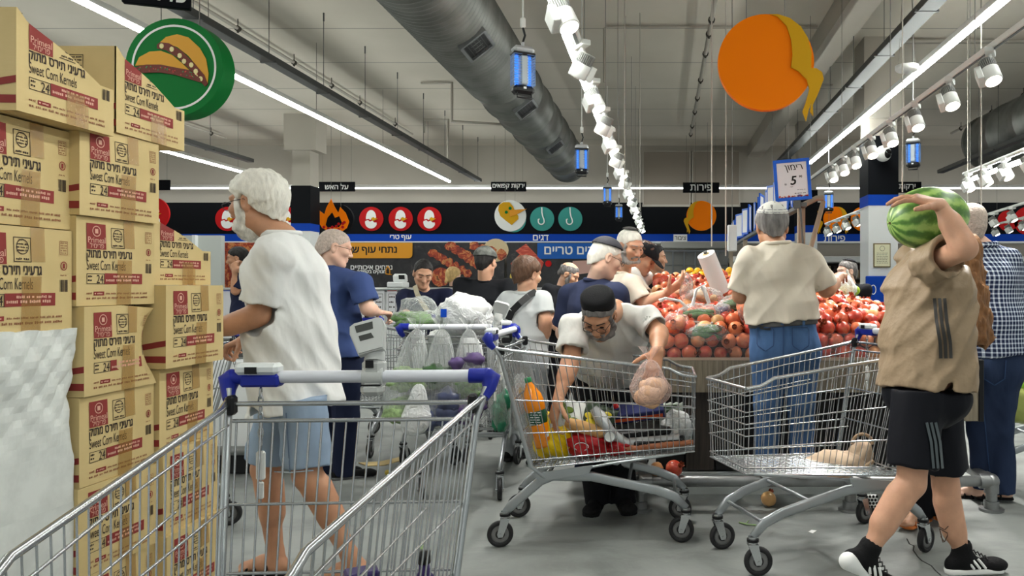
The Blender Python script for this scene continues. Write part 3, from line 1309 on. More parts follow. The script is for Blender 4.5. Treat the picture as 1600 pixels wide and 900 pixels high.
def greek(mb, x0, x1, y, h, M, mi, seed):
    r = random.Random(seed)
    x = x0
    while x < x1 - h:
        w = min(x1 - x, h * r.uniform(1.2, 5))
        n = max(1, int(w / (h * .7)))
        for k in range(n):
            a = x + w * k / n
            mb.rect(a, y - h / 2 * r.uniform(.6, 1), a + w / n * .72, y + h / 2 * r.uniform(.5, 1), M, mi)
        x += w + h * .7

def ring(mb, cx, cy, r0, r1, M, mi, n=24):
    A = circle(r0, n, cx, cy)
    Bq = circle(r1, n, cx, cy)
    mb.add([(p[0], p[1], 0) for p in A + Bq], [(k, (k + 1) % n, n + (k + 1) % n, n + k) for k in range(n)], mi, False, M)

def frame_rect(mb, x0, y0, x1, y1, t, M, mi):
    mb.rect(x0, y0, x1, y0 + t, M, mi)
    mb.rect(x0, y1 - t, x1, y1, M, mi)
    mb.rect(x0, y0, x0 + t, y1, M, mi)
    mb.rect(x1 - t, y0, x1, y1, M, mi)

def print_face(mb, cut=False):
    """text face on the +X side; local u runs along +Y, v up; origin centre of the face"""
    M = Matrix(((0, 0, 1, BD / 2 + .0012), (1, 0, 0, 0), (0, 1, 0, BH / 2), (0, 0, 0, 1)))
    W, H = BW, BH
    def U(f): return -W / 2 + W * f
    def Vv(f): return H / 2 - H * f
    M2 = M @ T(0, 0, .0006)
    if cut:
        mb.add([(U(a), Vv(c), 0) for a, c in ((.11, .36), (.335, .36), (.335, .197), (.11, .11))], [(0, 1, 2, 3)], 1, False, M)
    else:
        mb.rect(U(.11), Vv(.36), U(.335), Vv(.07), M, 1)
        ring(mb, U(.223), Vv(.155), .013, .0155, M2, 4)
        mb.rect(U(.205), Vv(.18), U(.241), Vv(.13), M2, 4)
    mb.text('Primeal', .017, M2 @ T(U(.223), Vv(.255), 0), 4, maxw=.062)
    mb.text('פרימיל', .016, M2 @ T(U(.223), Vv(.315), 0), 4, hebrew=True, maxw=.05)
    frame_rect(mb, U(.40), Vv(.335), U(.565), Vv(.10), .0018, M, 2)
    ring(mb, U(.483), Vv(.19), .0165, .0185, M, 2)
    for q in range(3):
        greek(mb, U(.43), U(.535), Vv(.165 + q * .03), .0045, M, 2, q)
    greek(mb, U(.42), U(.545), Vv(.305), .006, M, 2, 9)
    greek(mb, U(.45), U(.51), Vv(.125), .004, M, 2, 19)
    mb.text('גרעיני תירס מתוק', .030, M @ T(U(.11), Vv(.43), 0), 2, bold=.03, hebrew=True, maxw=.172, align='l')
    mb.text('Sweet Corn Kernels', .028, M @ T(U(.11), Vv(.54), 0), 2, maxw=.145, align='l')
    frame_rect(mb, U(.11), Vv(.755), U(.315), Vv(.635), .0016, M, 2)
    mb.text('24', .024, M @ T(U(.262), Vv(.697), 0), 2, bold=.01, maxw=.024)
    greek(mb, U(.125), U(.205), Vv(.668), .007, M, 2, 3)
    greek(mb, U(.125), U(.205), Vv(.712), .007, M, 2, 4)
    mb.rect(U(.315), Vv(.755), U(.81), Vv(.63), M, 1)
    greek(mb, U(.42), U(.77), Vv(.665), .007, M2, 4, 5)
    greek(mb, U(.33), U(.79), Vv(.71), .008, M2, 4, 6)
    greek(mb, U(.11), U(.18), Vv(.86), .006, M, 3, 30)
    mb.rect(U(.19), Vv(.885), U(.315), Vv(.84), M, 1)
    greek(mb, U(.2), U(.305), Vv(.863), .005, M2, 4, 31)
    greek(mb, U(.34), U(.92), Vv(.865), .006, M, 3, 7)
    greek(mb, U(.11), U(.92), Vv(.915), .007, M, 3, 8)
    frame_rect(mb, U(.86), Vv(.25), U(.95), Vv(.11), .0014, M, 3)
    for q in range(5):
        greek(mb, U(.87), U(.94), Vv(.13 + q * .025), .004, M, 3, 40 + q)
    ring(mb, U(.905), Vv(.36), .009, .0115, M, 1)
    mb.rect(U(.893), Vv(.385), U(.917), Vv(.335), M, 1)
    greek(mb, U(.865), U(.945), Vv(.455), .004, M, 3, 50)
    r = random.Random(3)
    x = U(.86)
    while x < U(.945):
        w = r.choice((.0012, .002, .003))
        mb.rect(x, Vv(.62), x + w, Vv(.50), M, 2)
        x += w + r.choice((.001, .0018, .0025))
    # brown tape over the seam, ragged pieces
    M3 = M @ T(0, 0, .0014)
    if not cut:
        mb.rect(U(.56), Vv(.33), U(.70), Vv(.0), M3, 5)
        mb.rect(U(.47), Vv(1.0), U(.66), Vv(.47), M3, 5)
    else:
        mb.rect(U(.47), Vv(1.0), U(.66), Vv(.66), M3, 5)
        mb.rect(U(.56), Vv(1.0), U(.70), Vv(.74), M3, 5)

def print_end(mb):
    """short end on the -Y side, with the two red bands"""
    M = Matrix(((1, 0, 0, 0), (0, 0, -1, -BW / 2 - .0012), (0, 1, 0, BH / 2), (0, 0, 0, 1)))
    W, H = BD, BH
    def U(f): return -W / 2 + W * f
    def Vv(f): return H / 2 - H * f
    def bandp(f):
        n = 14
        A = [(U(k / n), Vv(f(k / n)[0]), 0) for k in range(n + 1)]
        Bq = [(U(k / n), Vv(f(k / n)[1]), 0) for k in range(n + 1)]
        mb.add(A + Bq, [(k, k + 1, n + 2 + k, n + 1 + k) for k in range(n)], 1, False, M)
    bandp(lambda t: (.66 + .34 * (1 - t) ** 1.3 * t + .1 * (1 - t), .73 + .34 * (1 - t) ** 1.3 * t + .1 * (1 - t)))
    bandp(lambda t: (.83 + .02 * t, .90 + .03 * t))
    frame_rect(mb, U(.66), Vv(.30), U(.76), Vv(.10), .0016, M, 2)
    for q in range(5):
        greek(mb, U(.67), U(.75), Vv(.13 + q * .033), .005, M, 2, 60 + q)
    ring(mb, U(.71), Vv(.40), .011, .0145, M, 1)
    ring(mb, U(.71), Vv(.40), .004, .0065, M, 1)
    r = random.Random(9)
    x = U(.68)
    while x < U(.78):
        w = r.choice((.0012, .002, .003))
        mb.rect(x, Vv(.66), x + w, Vv(.50), M, 2)
        x += w + r.choice((.001, .0018, .0025))

def carton(crush=0.0, seed=0, cut=False, hatch=True):
    mb = MB()
    n = 8
    b = .006
    if not cut:
        # six gridded faces of a slightly bulging box
        for ax in range(3):
            dims = (BD, BW, BH)
            o = [q for q in range(3) if q != ax]
            for sg in (-1, 1):
                def fn(u, v, ax=ax, o=o, sg=sg):
                    p = [0, 0, 0]
                    p[ax] = sg * dims[ax] / 2
                    p[o[0]] = (u - .5) * dims[o[0]]
                    p[o[1]] = (v - .5) * dims[o[1]]
                    return (p[0], p[1], p[2] + BH / 2)
                fl = (sg > 0) == (ax != 1)
                k0 = len(mb.f)
                mb.sheet(fn, n, n, 0, smooth=False)
                if not fl:
                    for q in range(k0, len(mb.f)):
                        mb.f[q] = mb.f[q][::-1]
        # open seam of the flaps on the end
        mb.box((0, -BW / 2 - .0006, BH / 2), (.004, .002, BH), 2)
    else:
        # shelf-ready tray: front cut down in a slanting S line
        th = .005
        prof = [(-BW / 2, 0), (BW / 2, 0), (BW / 2, BH * .53), (BW * .344, BH * .53), (BW * .18, BH * .63), (BW * .016, BH * .727), (-BW * .148, BH * .80), (-BW * .36, BH * .88), (-BW * .41, BH * .91), (-BW * .47, BH * .98), (-BW / 2, BH)]
        for x in (-BD / 2, BD / 2 - th):
            mb.prism(prof, x, x + th, 0, Matrix(((0, 0, 1, 0), (1, 0, 0, 0), (0, 1, 0, 0), (0, 0, 0, 1))))
        mb.box((0, -BW / 2 + th / 2, BH * .5), (BD - .001, th, BH), 0)
        mb.box((0, BW / 2 - th / 2, BH * .265), (BD - .001, th, BH * .53), 0)
        mb.box((0, 0, th / 2), (BD - .002, BW - .002, th), 0)
    print_face(mb, cut)
    if cut:   # keep only the printing below the cut line
        keepf, keepm, keeps = [], [], []
        def top(y):
            t = (y + BW / 2) / BW
            pr = [(0, 1.0), (.09, .91), (.14, .88), (.352, .80), (.516, .727), (.68, .63), (.844, .53), (1, .53)]
            for (a, ha), (c, hc) in zip(pr, pr[1:]):
                if t <= c:
                    return BH * (ha + (hc - ha) * (t - a) / (c - a))
            return BH * .53
        for f, mi, s in zip(mb.f, mb.m, mb.s):
            if mi == 0 or all(mb.v[i][2] < top(mb.v[i][1]) + .001 for i in f):
                keepf.append(f); keepm.append(mi); keeps.append(s)
        mb.f, mb.m, mb.s = keepf, keepm, keeps
    print_end(mb)
    # bulge and dents, printing follows
    r = random.Random(seed)
    V2 = []
    for (x, y, z) in mb.v:
        a, c, e = x / (BD / 2), y / (BW / 2), (z - BH / 2) / (BH / 2)
        if not cut:
            bl = .004
            x += math.copysign(bl * (1 - c * c) * (1 - e * e), x) * (abs(a) > .95)
            y += math.copysign(bl * (1 - a * a) * (1 - e * e), y) * (abs(c) > .95)
            if crush:
                x -= crush * max(0, c) ** 3 * max(0, 1 - (e * 1.0 - .1) ** 2) * .35 * max(0, a)
                y -= crush * max(0, a) * max(0, c) ** 2 * (.9 * max(0, 1 - (e - .1) ** 2))
                z -= crush * .25 * max(0, c) * max(0, e) ** 2
        V2.append((x, y, z))
    mb.v = V2
    return mb

proto = {}
def place_carton(kind, label, X, Y0, Z, rz=0.0, sy=1.0, sz=1.0):
    """X of the printed face, Y of its near edge"""
    name = 'carton'
    if kind not in proto:
        mb = carton(*{'plain': (0, 1), 'crush': (.05, 4), 'cut': (0, 2, True)}[kind])
        o = mb.build('corn_carton', CMATS)
        proto[kind] = o
    else:
        o = proto[kind].copy()
        link(o)
    o.location = (X - BD / 2, Y0 + BW * sy / 2, Z)
    o.scale = (1, sy, sz)
    o.rotation_euler = (0, 0, rz)
    return tag(o, label, 'carton', 'sweet corn cartons')

PB = .2
place_carton('plain', 'corn carton at the left edge, second from the top of the front column', -1.64, 1.75, 1.425, .01, 1, 1.07)
place_carton('plain', 'corn carton at the left edge standing directly on the white boxes', -1.635, 1.75, 1.152, -.01, 1, 1.07)
place_carton('cut', 'cut open corn carton at the top left corner, overhanging the front column', -1.58, 1.82, 1.70, 0, 1.04, 1)
wl = ['lowest', 'second from the floor', 'third from the floor', 'fourth from the floor', 'fifth from the floor', 'sixth from the floor']
for k in range(6):
    place_carton('crush' if k == 3 else 'plain',
                 ('dented corn carton beside the crumpled white box, fourth from the floor' if k == 3 else
                  'corn carton in the column right of the white boxes, ' + wl[k]),
                 -1.62 + (.0, .004, -.003, .006, -.002, .012)[k], 2.065, PB + k * .2535, (.02, -.02, .015, .03, -.015, -.03)[k])
place_carton('cut', 'cut open corn carton in front of the green taco disc', -1.60, 2.18, PB + 6 * .2535, 0, 1.0, 1)
for k in range(4):
    place_carton('plain', 'corn carton in the column nearest the white haired man, ' + wl[k],
                 -1.585 + (.0, -.02, -.035, .0)[k], 2.375, PB + k * .2685, (.01, .04, .05, .0)[k], 1, 1.06)
place_carton('cut', 'small looking cut open corn carton behind, on the column nearest the white haired man', -1.63, 2.19 + .19, PB + 4 * .2685, 0, .98, .9)
# filler cartons that carry the overhanging ones are the same columns; pallet below
root = thing('pallet', 'wooden pallet under the stacked cartons', 'pallet', (-1.85, 2.2, 0))
mb = MB()
for k in range(7):
    mb.box((0, -.46 + k * .153, .185), (.56, .12, .03))
mb.build('deck_board', mat('pallet_wood', (168, 138, 98), .8, bump=.2, vary=.15, vscale=9), root)
for x in (-.22, 0, .22):
    mb = MB()
    mb.box((x, 0, .095), (.09, 1.02, .15))
    mb.box((x, 0, .01), (.10, 1.03, .02))
    mb.build('bearer', MATS['pallet_wood'], root)

# white crumpled boxes under the front column
m, nt, b = node_mat('white_board')
v = coords(nt)
c = ramp(nt, noise(nt, v, 9, 5, .6), [(0.25, (204, 206, 202)), (0.6, (228, 230, 226))])
nt.links.new(c, b.inputs['Base Color'])
b.inputs['Roughness'].default_value = 0.6
vo = nt.nodes.new('ShaderNodeTexVoronoi')
vo.inputs['Scale'].default_value = 9
nt.links.new(coords(nt, (1, 1, .7)), vo.inputs['Vector'])
add_bump(nt, b, vo.outputs['Distance'], 0.08, 0.02)

def white_box(label, h, z, seed, dent):
    W, D = .315, .42
    mb = MB()
    n = 26
    rnd = random.Random(seed)
    ph = [rnd.uniform(0, 6.3) for _ in range(8)]
    def crump(x, y, zz):
        e = zz / h
        k = dent * max(0, min(1, (e - .15) / .5))
        w = (math.sin(17 * y + 11 * zz + ph[0]) + math.sin(23 * zz - 9 * y + ph[1]) * .8 + abs(math.sin(31 * (y + zz) + ph[2])) + abs(math.sin(43 * (y - zz) + ph[3])))
        c = max(0, y / (W / 2))
        x2 = x + k * .0055 * w * (1 if x > 0 else .2) - dent * .012 * max(0, c) ** 3 * max(0, 1 - ((e - .5) * 4) ** 2)
        y2 = y - dent * .012 * max(0, c) ** 2 * max(0, 1 - ((e - .5) * 4) ** 2) + k * .001 * w
        z2 = zz + (k * .003 * w if e > .96 else 0)
        return (x2, y2, z2)
    dims = (D, W, h)
    for ax in range(3):
        o = [q for q in range(3) if q != ax]
        for sg in (-1, 1):
            def fn(u, v, ax=ax, o=o, sg=sg):
                p = [0, 0, 0]
                p[ax] = sg * dims[ax] / 2
                p[o[0]] = (u - .5) * dims[o[0]]
                p[o[1]] = (v - .5) * dims[o[1]]
                return crump(p[0], p[1], p[2] + h / 2)
            k0 = len(mb.f)
            mb.sheet(fn, n, n, 0, smooth=False)
            if (sg > 0) != (ax != 1):
                for q in range(k0, len(mb.f)):
                    mb.f[q] = mb.f[q][::-1]
    o = mb.build('white_box', MATS['white_board'])
    o.location = (-1.63 - D / 2, 1.745 + W / 2, z)
    return tag(o, label, 'box')

white_box('crumpled white cardboard box with torn corner under the corn cartons', .475, .675, 5, 1.0)
white_box('smooth white cardboard box at the bottom left, below the crumpled one', .475, .2, 6, .06)
# ================================================================== SIGNS
M_GREEN = mat('sign_green', (16, 116, 50), 0.5, spec=.08)
M_ORANGE = mat('sign_orange', (252, 128, 6), 0.5, spec=.08)
M_GOLD = mat('sign_gold', (210, 158, 30), 0.5, spec=.08)
M_BROWN = mat('sign_brown', (112, 48, 36), 0.6)
M_PITA = mat('sign_pita', (222, 160, 40), 0.55)
M_CREAM = mat('sign_cream', (236, 222, 160), 0.6)
M_TEAL = mat('sign_teal', (62, 142, 134), 0.5, spec=.08)
M_SRED = mat('sign_red', (186, 30, 32), 0.5, spec=.08)

def hang(root, pts):
    for p in pts:
        MB().cyl(p, (p[0], p[1], ZC), .003, n=5).build('hanging_wire', M_WIRE, root, rel='world')

def flat(name, poly, px0, Y, z0, z1, mats, root, scale=1.0, ox=0, oy=0, mi=0):
    """outline given in photo pixels at distance Y, as a thin cut-out facing the shop"""
    c = P(*px0, Y)
    out = [((ox + q[0] * scale - px0[0]) * Y / FOC, -(oy + q[1] * scale - px0[1]) * Y / FOC) for q in poly]
    mb = MB()
    mb.prism(out, z0, z1, 0, face_cam(c))
    return mb.build(name, mats, root, rel='world')

# -- green disc with two filled pitas
p = P(272, 105, 4.6)
root = thing('hanging_sign', 'round green hanging sign with two filled pitas inside a white ring', 'sign', p)
mb = MB()
M = face_cam(p)
mb.prism(circle(.302, 64), -.13, 0, 0, M, smooth=True)
mb.build('disc', M_GREEN, root, rel='world')
mb = MB()
A, Bq = circle(.262, 64), circle(.249, 64)
mb.add([(q[0], q[1], .002) for q in A + Bq], [(k, (k + 1) % 64, 64 + (k + 1) % 64, 64 + k) for k in range(64)], 0, False, M)
mb.build('ring', M_LET, root, rel='world')
def q4(l, ox=0, oy=0): return [(ox + a / 4, oy + c / 4) for a, c in l]
pit = [('pita', q4([(1000, 268), (1040, 232), (1110, 215), (1180, 235), (1250, 300), (1290, 370), (1305, 460), (1300, 525), (1245, 430), (1180, 350), (1110, 295), (1040, 272)]), M_PITA, .004),
       ('filling', q4([(985, 280), (1005, 266), (1060, 272), (1140, 320), (1220, 400), (1280, 470), (1302, 525), (1285, 542), (1255, 510), (1190, 435), (1110, 360), (1040, 315), (985, 305)]), M_BROWN, .006),
       ('pita', q4([(850, 412), (875, 360), (940, 325), (1010, 320), (1080, 345), (1140, 395), (1188, 440), (1100, 428), (1000, 410), (920, 408)]), M_PITA, .008),
       ('filling', q4([(845, 425), (920, 406), (1010, 406), (1100, 424), (1190, 440), (1255, 492), (1262, 518), (1200, 500), (1100, 470), (1000, 455), (900, 458), (860, 445)]), M_BROWN, .010)]
for nm, poly, mt, dz_ in pit:
    flat(nm, poly, (272, 105), 4.6, .001, dz_, mt, root)
mb = MB()
for (x, y) in ((1015, 290), (1078, 310), (1128, 350), (1155, 385), (1200, 408), (1228, 448), (1228, 478), (1258, 495)):
    c = P(x / 4, y / 4, 4.6)
    MB().prism(circle(.014, 7, ry=1.2), .006, .0085, 0, face_cam(c)).build('chunk', M_CREAM, root, rel='world')
mb = MB()
rnd = random.Random(4)
for k in range(34):
    t = rnd.random()
    x = 860 + t * 380
    y = 432 + 40 * max(0, t - .35) ** 1 * 1.7 + rnd.uniform(-16, 16)
    c = P(x / 4, y / 4, 4.6)
    mb.prism(circle(.0042, 6), .010, .0118, k % 2, face_cam(c))
mb.build('garnish', [mat('garnish_green', (70, 130, 80), .6), mat('garnish_red', (210, 80, 70), .6)], root, rel='world')
hang(root, [(p.x - .12, p.y + .06, p.z + .28), (p.x + .12, p.y + .06, p.z + .28)])

# -- orange disc with a peel ribbon
def orange_sign(cx, cy, Y, label, R=.303, flip=1, text=None):
    p = P(cx, cy, Y)
    root = thing('hanging_sign', label, 'sign', p)
    M = face_cam(p)
    mb = MB()
    mb.prism(circle(R, 64), -.05, 0, 0, M, smooth=True)
    mb.build('disc', M_ORANGE, root, rel='world')
    s = R / 75.0
    def cv(l): return [(flip * (1200 + a / 4 - 1197) * s, -(c / 4 - 97) * s) for a, c in l]
    pe = cv([(10, 92), (60, 108), (115, 165), (143, 250), (152, 340), (142, 425), (268, 430), (270, 330), (247, 240), (203, 168), (135, 116), (60, 92)])
    rb = cv([(142, 424), (190, 450), (240, 500), (256, 560), (235, 640), (213, 700), (235, 760), (252, 690), (270, 640), (260, 700), (280, 728), (277, 660), (310, 590), (345, 500), (335, 455), (300, 430), (268, 429)])
    for nm, l, z in (('peel', pe, .012), ('peel_ribbon', rb, .016)):
        mb = MB()
        mb.prism(l if flip > 0 else l[::-1], .001, z, 0, M)
        mb.build(nm, M_GOLD, root, rel='world')
    if Y < 16.8:
        hang(root, [(p.x - R * .4, p.y + .025, p.z + R * .9), (p.x + R * .4, p.y + .025, p.z + R * .9)])
    return root

orange_sign(1197, 97, 4.7, 'large round orange hanging sign with a golden peel ribbon at the top of the photo')
orange_sign(1096, 337, 15.0, 'small round orange hanging sign before the black band, its peel on the left', .30, -1)
for cx, lb in ((1306, 'round orange sign on the black band between the two black pillars, whole'),
               (1349, 'round orange sign on the black band partly behind the nearer black pillar'),
               (1263, 'round orange sign on the black band hidden behind the farther black pillar')):
    orange_sign(cx, 342, 17.38, lb, .285, 1)

# -- flame sign
p = P(525, 340, 15)
root = thing('hanging_sign', 'flame shaped hanging sign with red coals beside the left pillar', 'sign', p)
mb = MB()
mb.prism(circle(.30, 48, .04, -.03), -.09, -.01, 0, face_cam(p), smooth=True)
mb.build('disc', M_BAND, root, rel='world')
flat('flame', q4([(392, 490), (396, 415), (428, 440), (440, 400), (470, 343), (490, 390), (515, 432), (527, 395), (560, 430), (582, 485), (568, 525), (540, 545), (450, 545), (415, 525)], 400, 225), (525, 340), 15, -.009, .01, M_ORANGE, root)
flat('flame_heart', q4([(438, 505), (450, 460), (478, 428), (495, 462), (522, 452), (540, 495), (520, 520), (450, 522)], 400, 225), (525, 340), 15, .005, .018, M_BAND, root)
mb = MB()
for k, (x, y) in enumerate(((428, 520), (455, 530), (480, 520), (505, 515), (520, 500), (545, 498), (555, 490), (490, 540), (520, 535), (545, 520))):
    MB().prism(circle(.03, 6, a0=.3, a1=.3 + 2 * PI), .01, .03, 0, face_cam(P(400 + x / 4, 225 + y / 4, 15))).build('coal', M_SRED, root, rel='world')
hang(root, [(p.x - .1, p.y, p.z + .2), (p.x + .1, p.y, p.z + .2)])

# -- frozen vegetables sign
p = P(797, 337, 15)
root = thing('hanging_sign', 'round white hanging sign with a yellow head and orange beak shape', 'sign', p)
MB().prism(circle(.315, 48), -.06, 0, 0, face_cam(p), smooth=True).build('disc', M_LET, root, rel='world')
sc = 1 / 4.285
flat('yellow_shape', [(740 + a * sc, 270 + c * sc) for a, c in [(165, 250), (170, 215), (200, 197), (240, 197), (265, 225), (275, 250), (300, 290), (300, 310), (255, 350), (215, 320), (180, 290)]][::-1], (797, 337), 15, .001, .01, M_GOLD, root)
flat('orange_beak', [(740 + a * sc, 270 + c * sc) for a, c in [(240, 250), (355, 243), (300, 275), (245, 295)]][::-1], (797, 337), 15, .008, .02, mat('beak_orange', (222, 148, 30), .5), root)
mb = MB()
for a, c in ((220, 264), (245, 238)):
    mb.prism(circle(.032, 16), .008, .018, 0, face_cam(P(740 + a * sc, 270 + c * sc, 15)))
mb.build('peas', M_GREEN, root, rel='world')
hang(root, [(p.x - .1, p.y, p.z + .28), (p.x + .1, p.y, p.z + .28)])

# -- round icons on the black band
def disc_icon(cx, cy, r, mt, label, kind, Y=17.42):
    p = P(cx, cy, Y)
    R = r * Y / FOC
    root = thing('band_sign', label, 'sign', p)
    M = face_cam(p)
    MB().prism(circle(R, 40), -.045, 0, 0, M, smooth=True).build('disc', mt, root, rel='world')
    if kind == 'egg':
        up = [(-.42, -.05), (-.2, .02), (-.08, -.1), (.05, .0), (.2, -.08), (.42, .12)] + [(.40 * math.cos(a), .18 + .55 * math.sin(a)) for a in [k * PI / 12 for k in range(1, 12)]] + [(-.42, .15)]
        lo = [(-.48, -.18), (-.25, -.1), (-.1, -.24), (.1, -.14), (.25, -.3), (.45, -.3)] + [(.48 * math.cos(a), -.35 + .45 * math.sin(a)) for a in [-k * PI / 12 for k in range(1, 12)]] + [(-.5, -.32)]
        bk = [(.02, .05), (.22, .16), (.30, .06), (.55, .02), (.32, -.12), (.14, -.18)]
        for nm, l, m_ in (('egg_shell', up, M_LET), ('egg_shell', lo, M_LET), ('beak', bk, M_GOLD)):
            mb = MB()
            mb.prism([(a * R, c * R) for a, c in l], .001, .012 if nm != 'beak' else .02, 0, M)
            mb.build(nm, m_, root, rel='world')
    elif kind == 'hook':
        mb = MB()
        pts = [(-.02, .95), (.0, .5), (.06, .2), (.16, -.05)] + [(-.06 + .25 * math.cos(a), -.2 + .27 * math.sin(a)) for a in [-k * PI / 8 for k in range(0, 9)]] + [(-.30, -.05), (-.2, -.02)]
        mb.tube([M @ Vector((a * R, c * R, .012)) for a, c in pts], .016, 6)
        mb.build('hook', M_LET, root, rel='world')
    if Y < 17:
        hang(root, [(p.x, p.y + .02, p.z + R * .98)])
    return root

for cx, lb in ((580, 'left'), (626, 'middle'), (671, 'right')):
    disc_icon(cx, 342, 18.8, M_SRED, 'red disc with a hatching egg on the band, %s one right of the flame' % lb, 'egg')
disc_icon(447, 342, 18.8, M_SRED, 'red disc with a hatching egg just left of the left pillar', 'egg')
disc_icon(400, 342, 18.8, M_SRED, 'red disc with a hatching egg hidden behind the white haired head', 'egg')
disc_icon(355, 342, 18.8, M_SRED, 'red disc with a hatching egg before the face of the white haired man', 'egg')
disc_icon(238, 334, 26, M_SRED, 'larger red egg disc peeping out beside the corn cartons', 'egg', 15.2)
disc_icon(803, 344, 18.8, M_TEAL, 'teal disc behind the white beak sign', 'plain')
disc_icon(847, 342, 18.8, M_TEAL, 'teal disc with a white fish hook, left of two', 'hook')
disc_icon(891, 342, 18.8, M_TEAL, 'teal disc with a white fish hook, right of two', 'hook')
disc_icon(1606, 345, 22, M_SRED, 'red disc on the band at the right edge of the photo', 'plain')
disc_icon(1575, 345, 16, M_SRED, 'smaller red disc on the band near the right edge', 'plain')

# -- black hanging department signs
def dept(px0, py0, px1, py1, Y, txt, label, rz=0.0, th=None):
    a, c = P(px0, py1, Y), P(px1, py0, Y)
    ctr = (a + c) / 2
    w, h = c.x - a.x, c.z - a.z
    root = thing('department_sign', label, 'sign', ctr, rz)
    MB().box((0, .02, 0), (w, .04, h), b=.006).build('board', M_BAND, root)
    mb = MB()
    mb.text(txt, th or h * .56, face_cam(Vector((0, -.0025, 0))), 0, bold=.03, hebrew=True, maxw=w * .9)
    mb.build('lettering', M_LET, root)
    for x in (-w * .4, w * .4):
        MB().cyl((x, .02, h / 2), (x, .02, ZC - ctr.z), .003, n=5).build('hanging_wire', M_WIRE, root)
    return root

dept(498, 284, 554, 299, 16.3, 'על האש', 'black hanging sign with white Hebrew letters above the flame')
dept(767, 284, 822, 299, 16.3, 'ירקות קפואים', 'black hanging sign with two white Hebrew words above the beak sign')
dept(1067, 285, 1124, 301, 16.3, 'פירות', 'black hanging sign with one white Hebrew word above the small orange disc')
dept(1395, 284, 1440, 301, 16.3, 'ירקות', 'black hanging sign behind the hand on the watermelon')
dept(215, 281, 265, 297, 16.3, 'עוף', 'black hanging sign half hidden by the corn cartons')
dept(198, -34, 290, 9, 4.5, 'על האש', 'black hanging sign cut off by the top edge above the green disc', .35)

mb = MB()
for s, cx, cy, h in (('עוף טרי', 626, 371.5, .135), ('דגים', 845, 371.5, .13), ('פירות', 1304, 372.5, .13)):
    mb.text(s, h, face_cam(P(cx, cy, YW - .075)), 0, bold=.03, hebrew=True)
o = mb.build('stripe_lettering', M_LET)
tag(o, 'white Hebrew letters on the blue stripe of the back wall', 'lettering')
o['kind'] = 'structure'
o.name = 'trim_8'

p = P(1063, 372, 17.42)
root = thing('notice', 'small white notice on the blue stripe under the small orange disc', 'notice', p)
MB().box((0, 0, 0), (.32, .02, .17)).build('sheet', M_LET, root)
MB().text('ציבור', .09, face_cam(Vector((0, -.012, 0))), 0, bold=.01, hebrew=True, maxw=.26).build('lettering', M_LETB, root)

# -- posters above the counters
m, nt, b = node_mat('grilled_meat')
v = coords(nt)
n1 = noise(nt, v, 7, 6, .65, 1.2)
c = ramp(nt, n1, [(0.3, (48, 16, 14)), (0.43, (130, 40, 24)), (0.52, (172, 66, 32)), (0.6, (206, 138, 78)), (0.7, (84, 28, 20))])
nt.links.new(c, b.inputs['Base Color'])
m, nt, b = node_mat('dark_slate')
c = ramp(nt, noise(nt, coords(nt), 5, 5, .6, .8), [(0.35, (22, 22, 26)), (0.6, (40, 38, 42)), (0.75, (74, 66, 66))])
nt.links.new(c, b.inputs['Base Color'])
m, nt, b = node_mat('salmon')
c = ramp(nt, noise(nt, coords(nt, (1, 1, 5)), 6, 4, .5, .6), [(0.35, (168, 44, 36)), (0.55, (206, 84, 62)), (0.7, (226, 140, 104))])
nt.links.new(c, b.inputs['Base Color'])

def board(name, label, x0, y0, x1, y1, Y, mt):
    a, c = P(x0, y1, Y), P(x1, y0, Y)
    root = thing(name, label, 'poster', (a + c) / 2)
    MB().box((0, .02, 0), (c.x - a.x, .04, c.z - a.z)).build('panel', mt, root)
    return root

YP = 17.30
root = board('poster', 'meat poster of grilled pieces left of the left pillar', 300, 379, 452, 450, YP, MATS['grilled_meat'])
MB().box((-1.5, -.0, 0), (.05, .06, 1.07)).build('edge_strip', M_LET, root)
# kebab poster
root = board('poster', 'black chicken poster with amber header and grilled skewers', 456, 379, 788, 470, YP, MATS['dark_slate'])
def hdr(x0, y0, x1, y1, mt, nm='header'):
    out = [(x0, y0), (x1, y0)] + [(x1 - 6 + 6 * math.cos(a), y1 - 6 + 6 * math.sin(a)) for a in [k * PI / 10 for k in range(0, 6)]] + [(x0 + 4, y1), (x0, y1 - 4)]
    return flat(nm, out[::-1], ((x0 + x1) / 2, (y0 + y1) / 2), YP, .02, .034, mt, root)
hdr(494, 379.5, 645, 403.5, mat('amber', (222, 152, 40), .5))
def letters(s, px, py, h, mt, z=.036, root_=None, bold=.03, maxw=None):
    mb = MB()
    mb.text(s, h * YP / FOC, face_cam(P(px, py, YP) + Vector((0, -z, 0))), 0, bold=bold, hebrew=True, maxw=maxw)
    return mb.build('lettering', mt, root_ or root, rel='world')
letters('נתחי עוף שלם', 578, 391, 15, M_LETB)
letters('נתחים איכותיים', 581, 418, 6.2, M_LET, .022)
letters('מנוקים בקפידה', 581, 425.5, 6.2, M_LET, .022)
mb = MB()
mb.tube([P(603 + a, 428 - c, YP - .025) for a, c in ((0, 0), (0, 7), (3, 12), (6, 7), (6, 0), (9, -1))], .012, 5, closed=True)
mb.build('chicken_icon', MATS['amber'], root, rel='world')
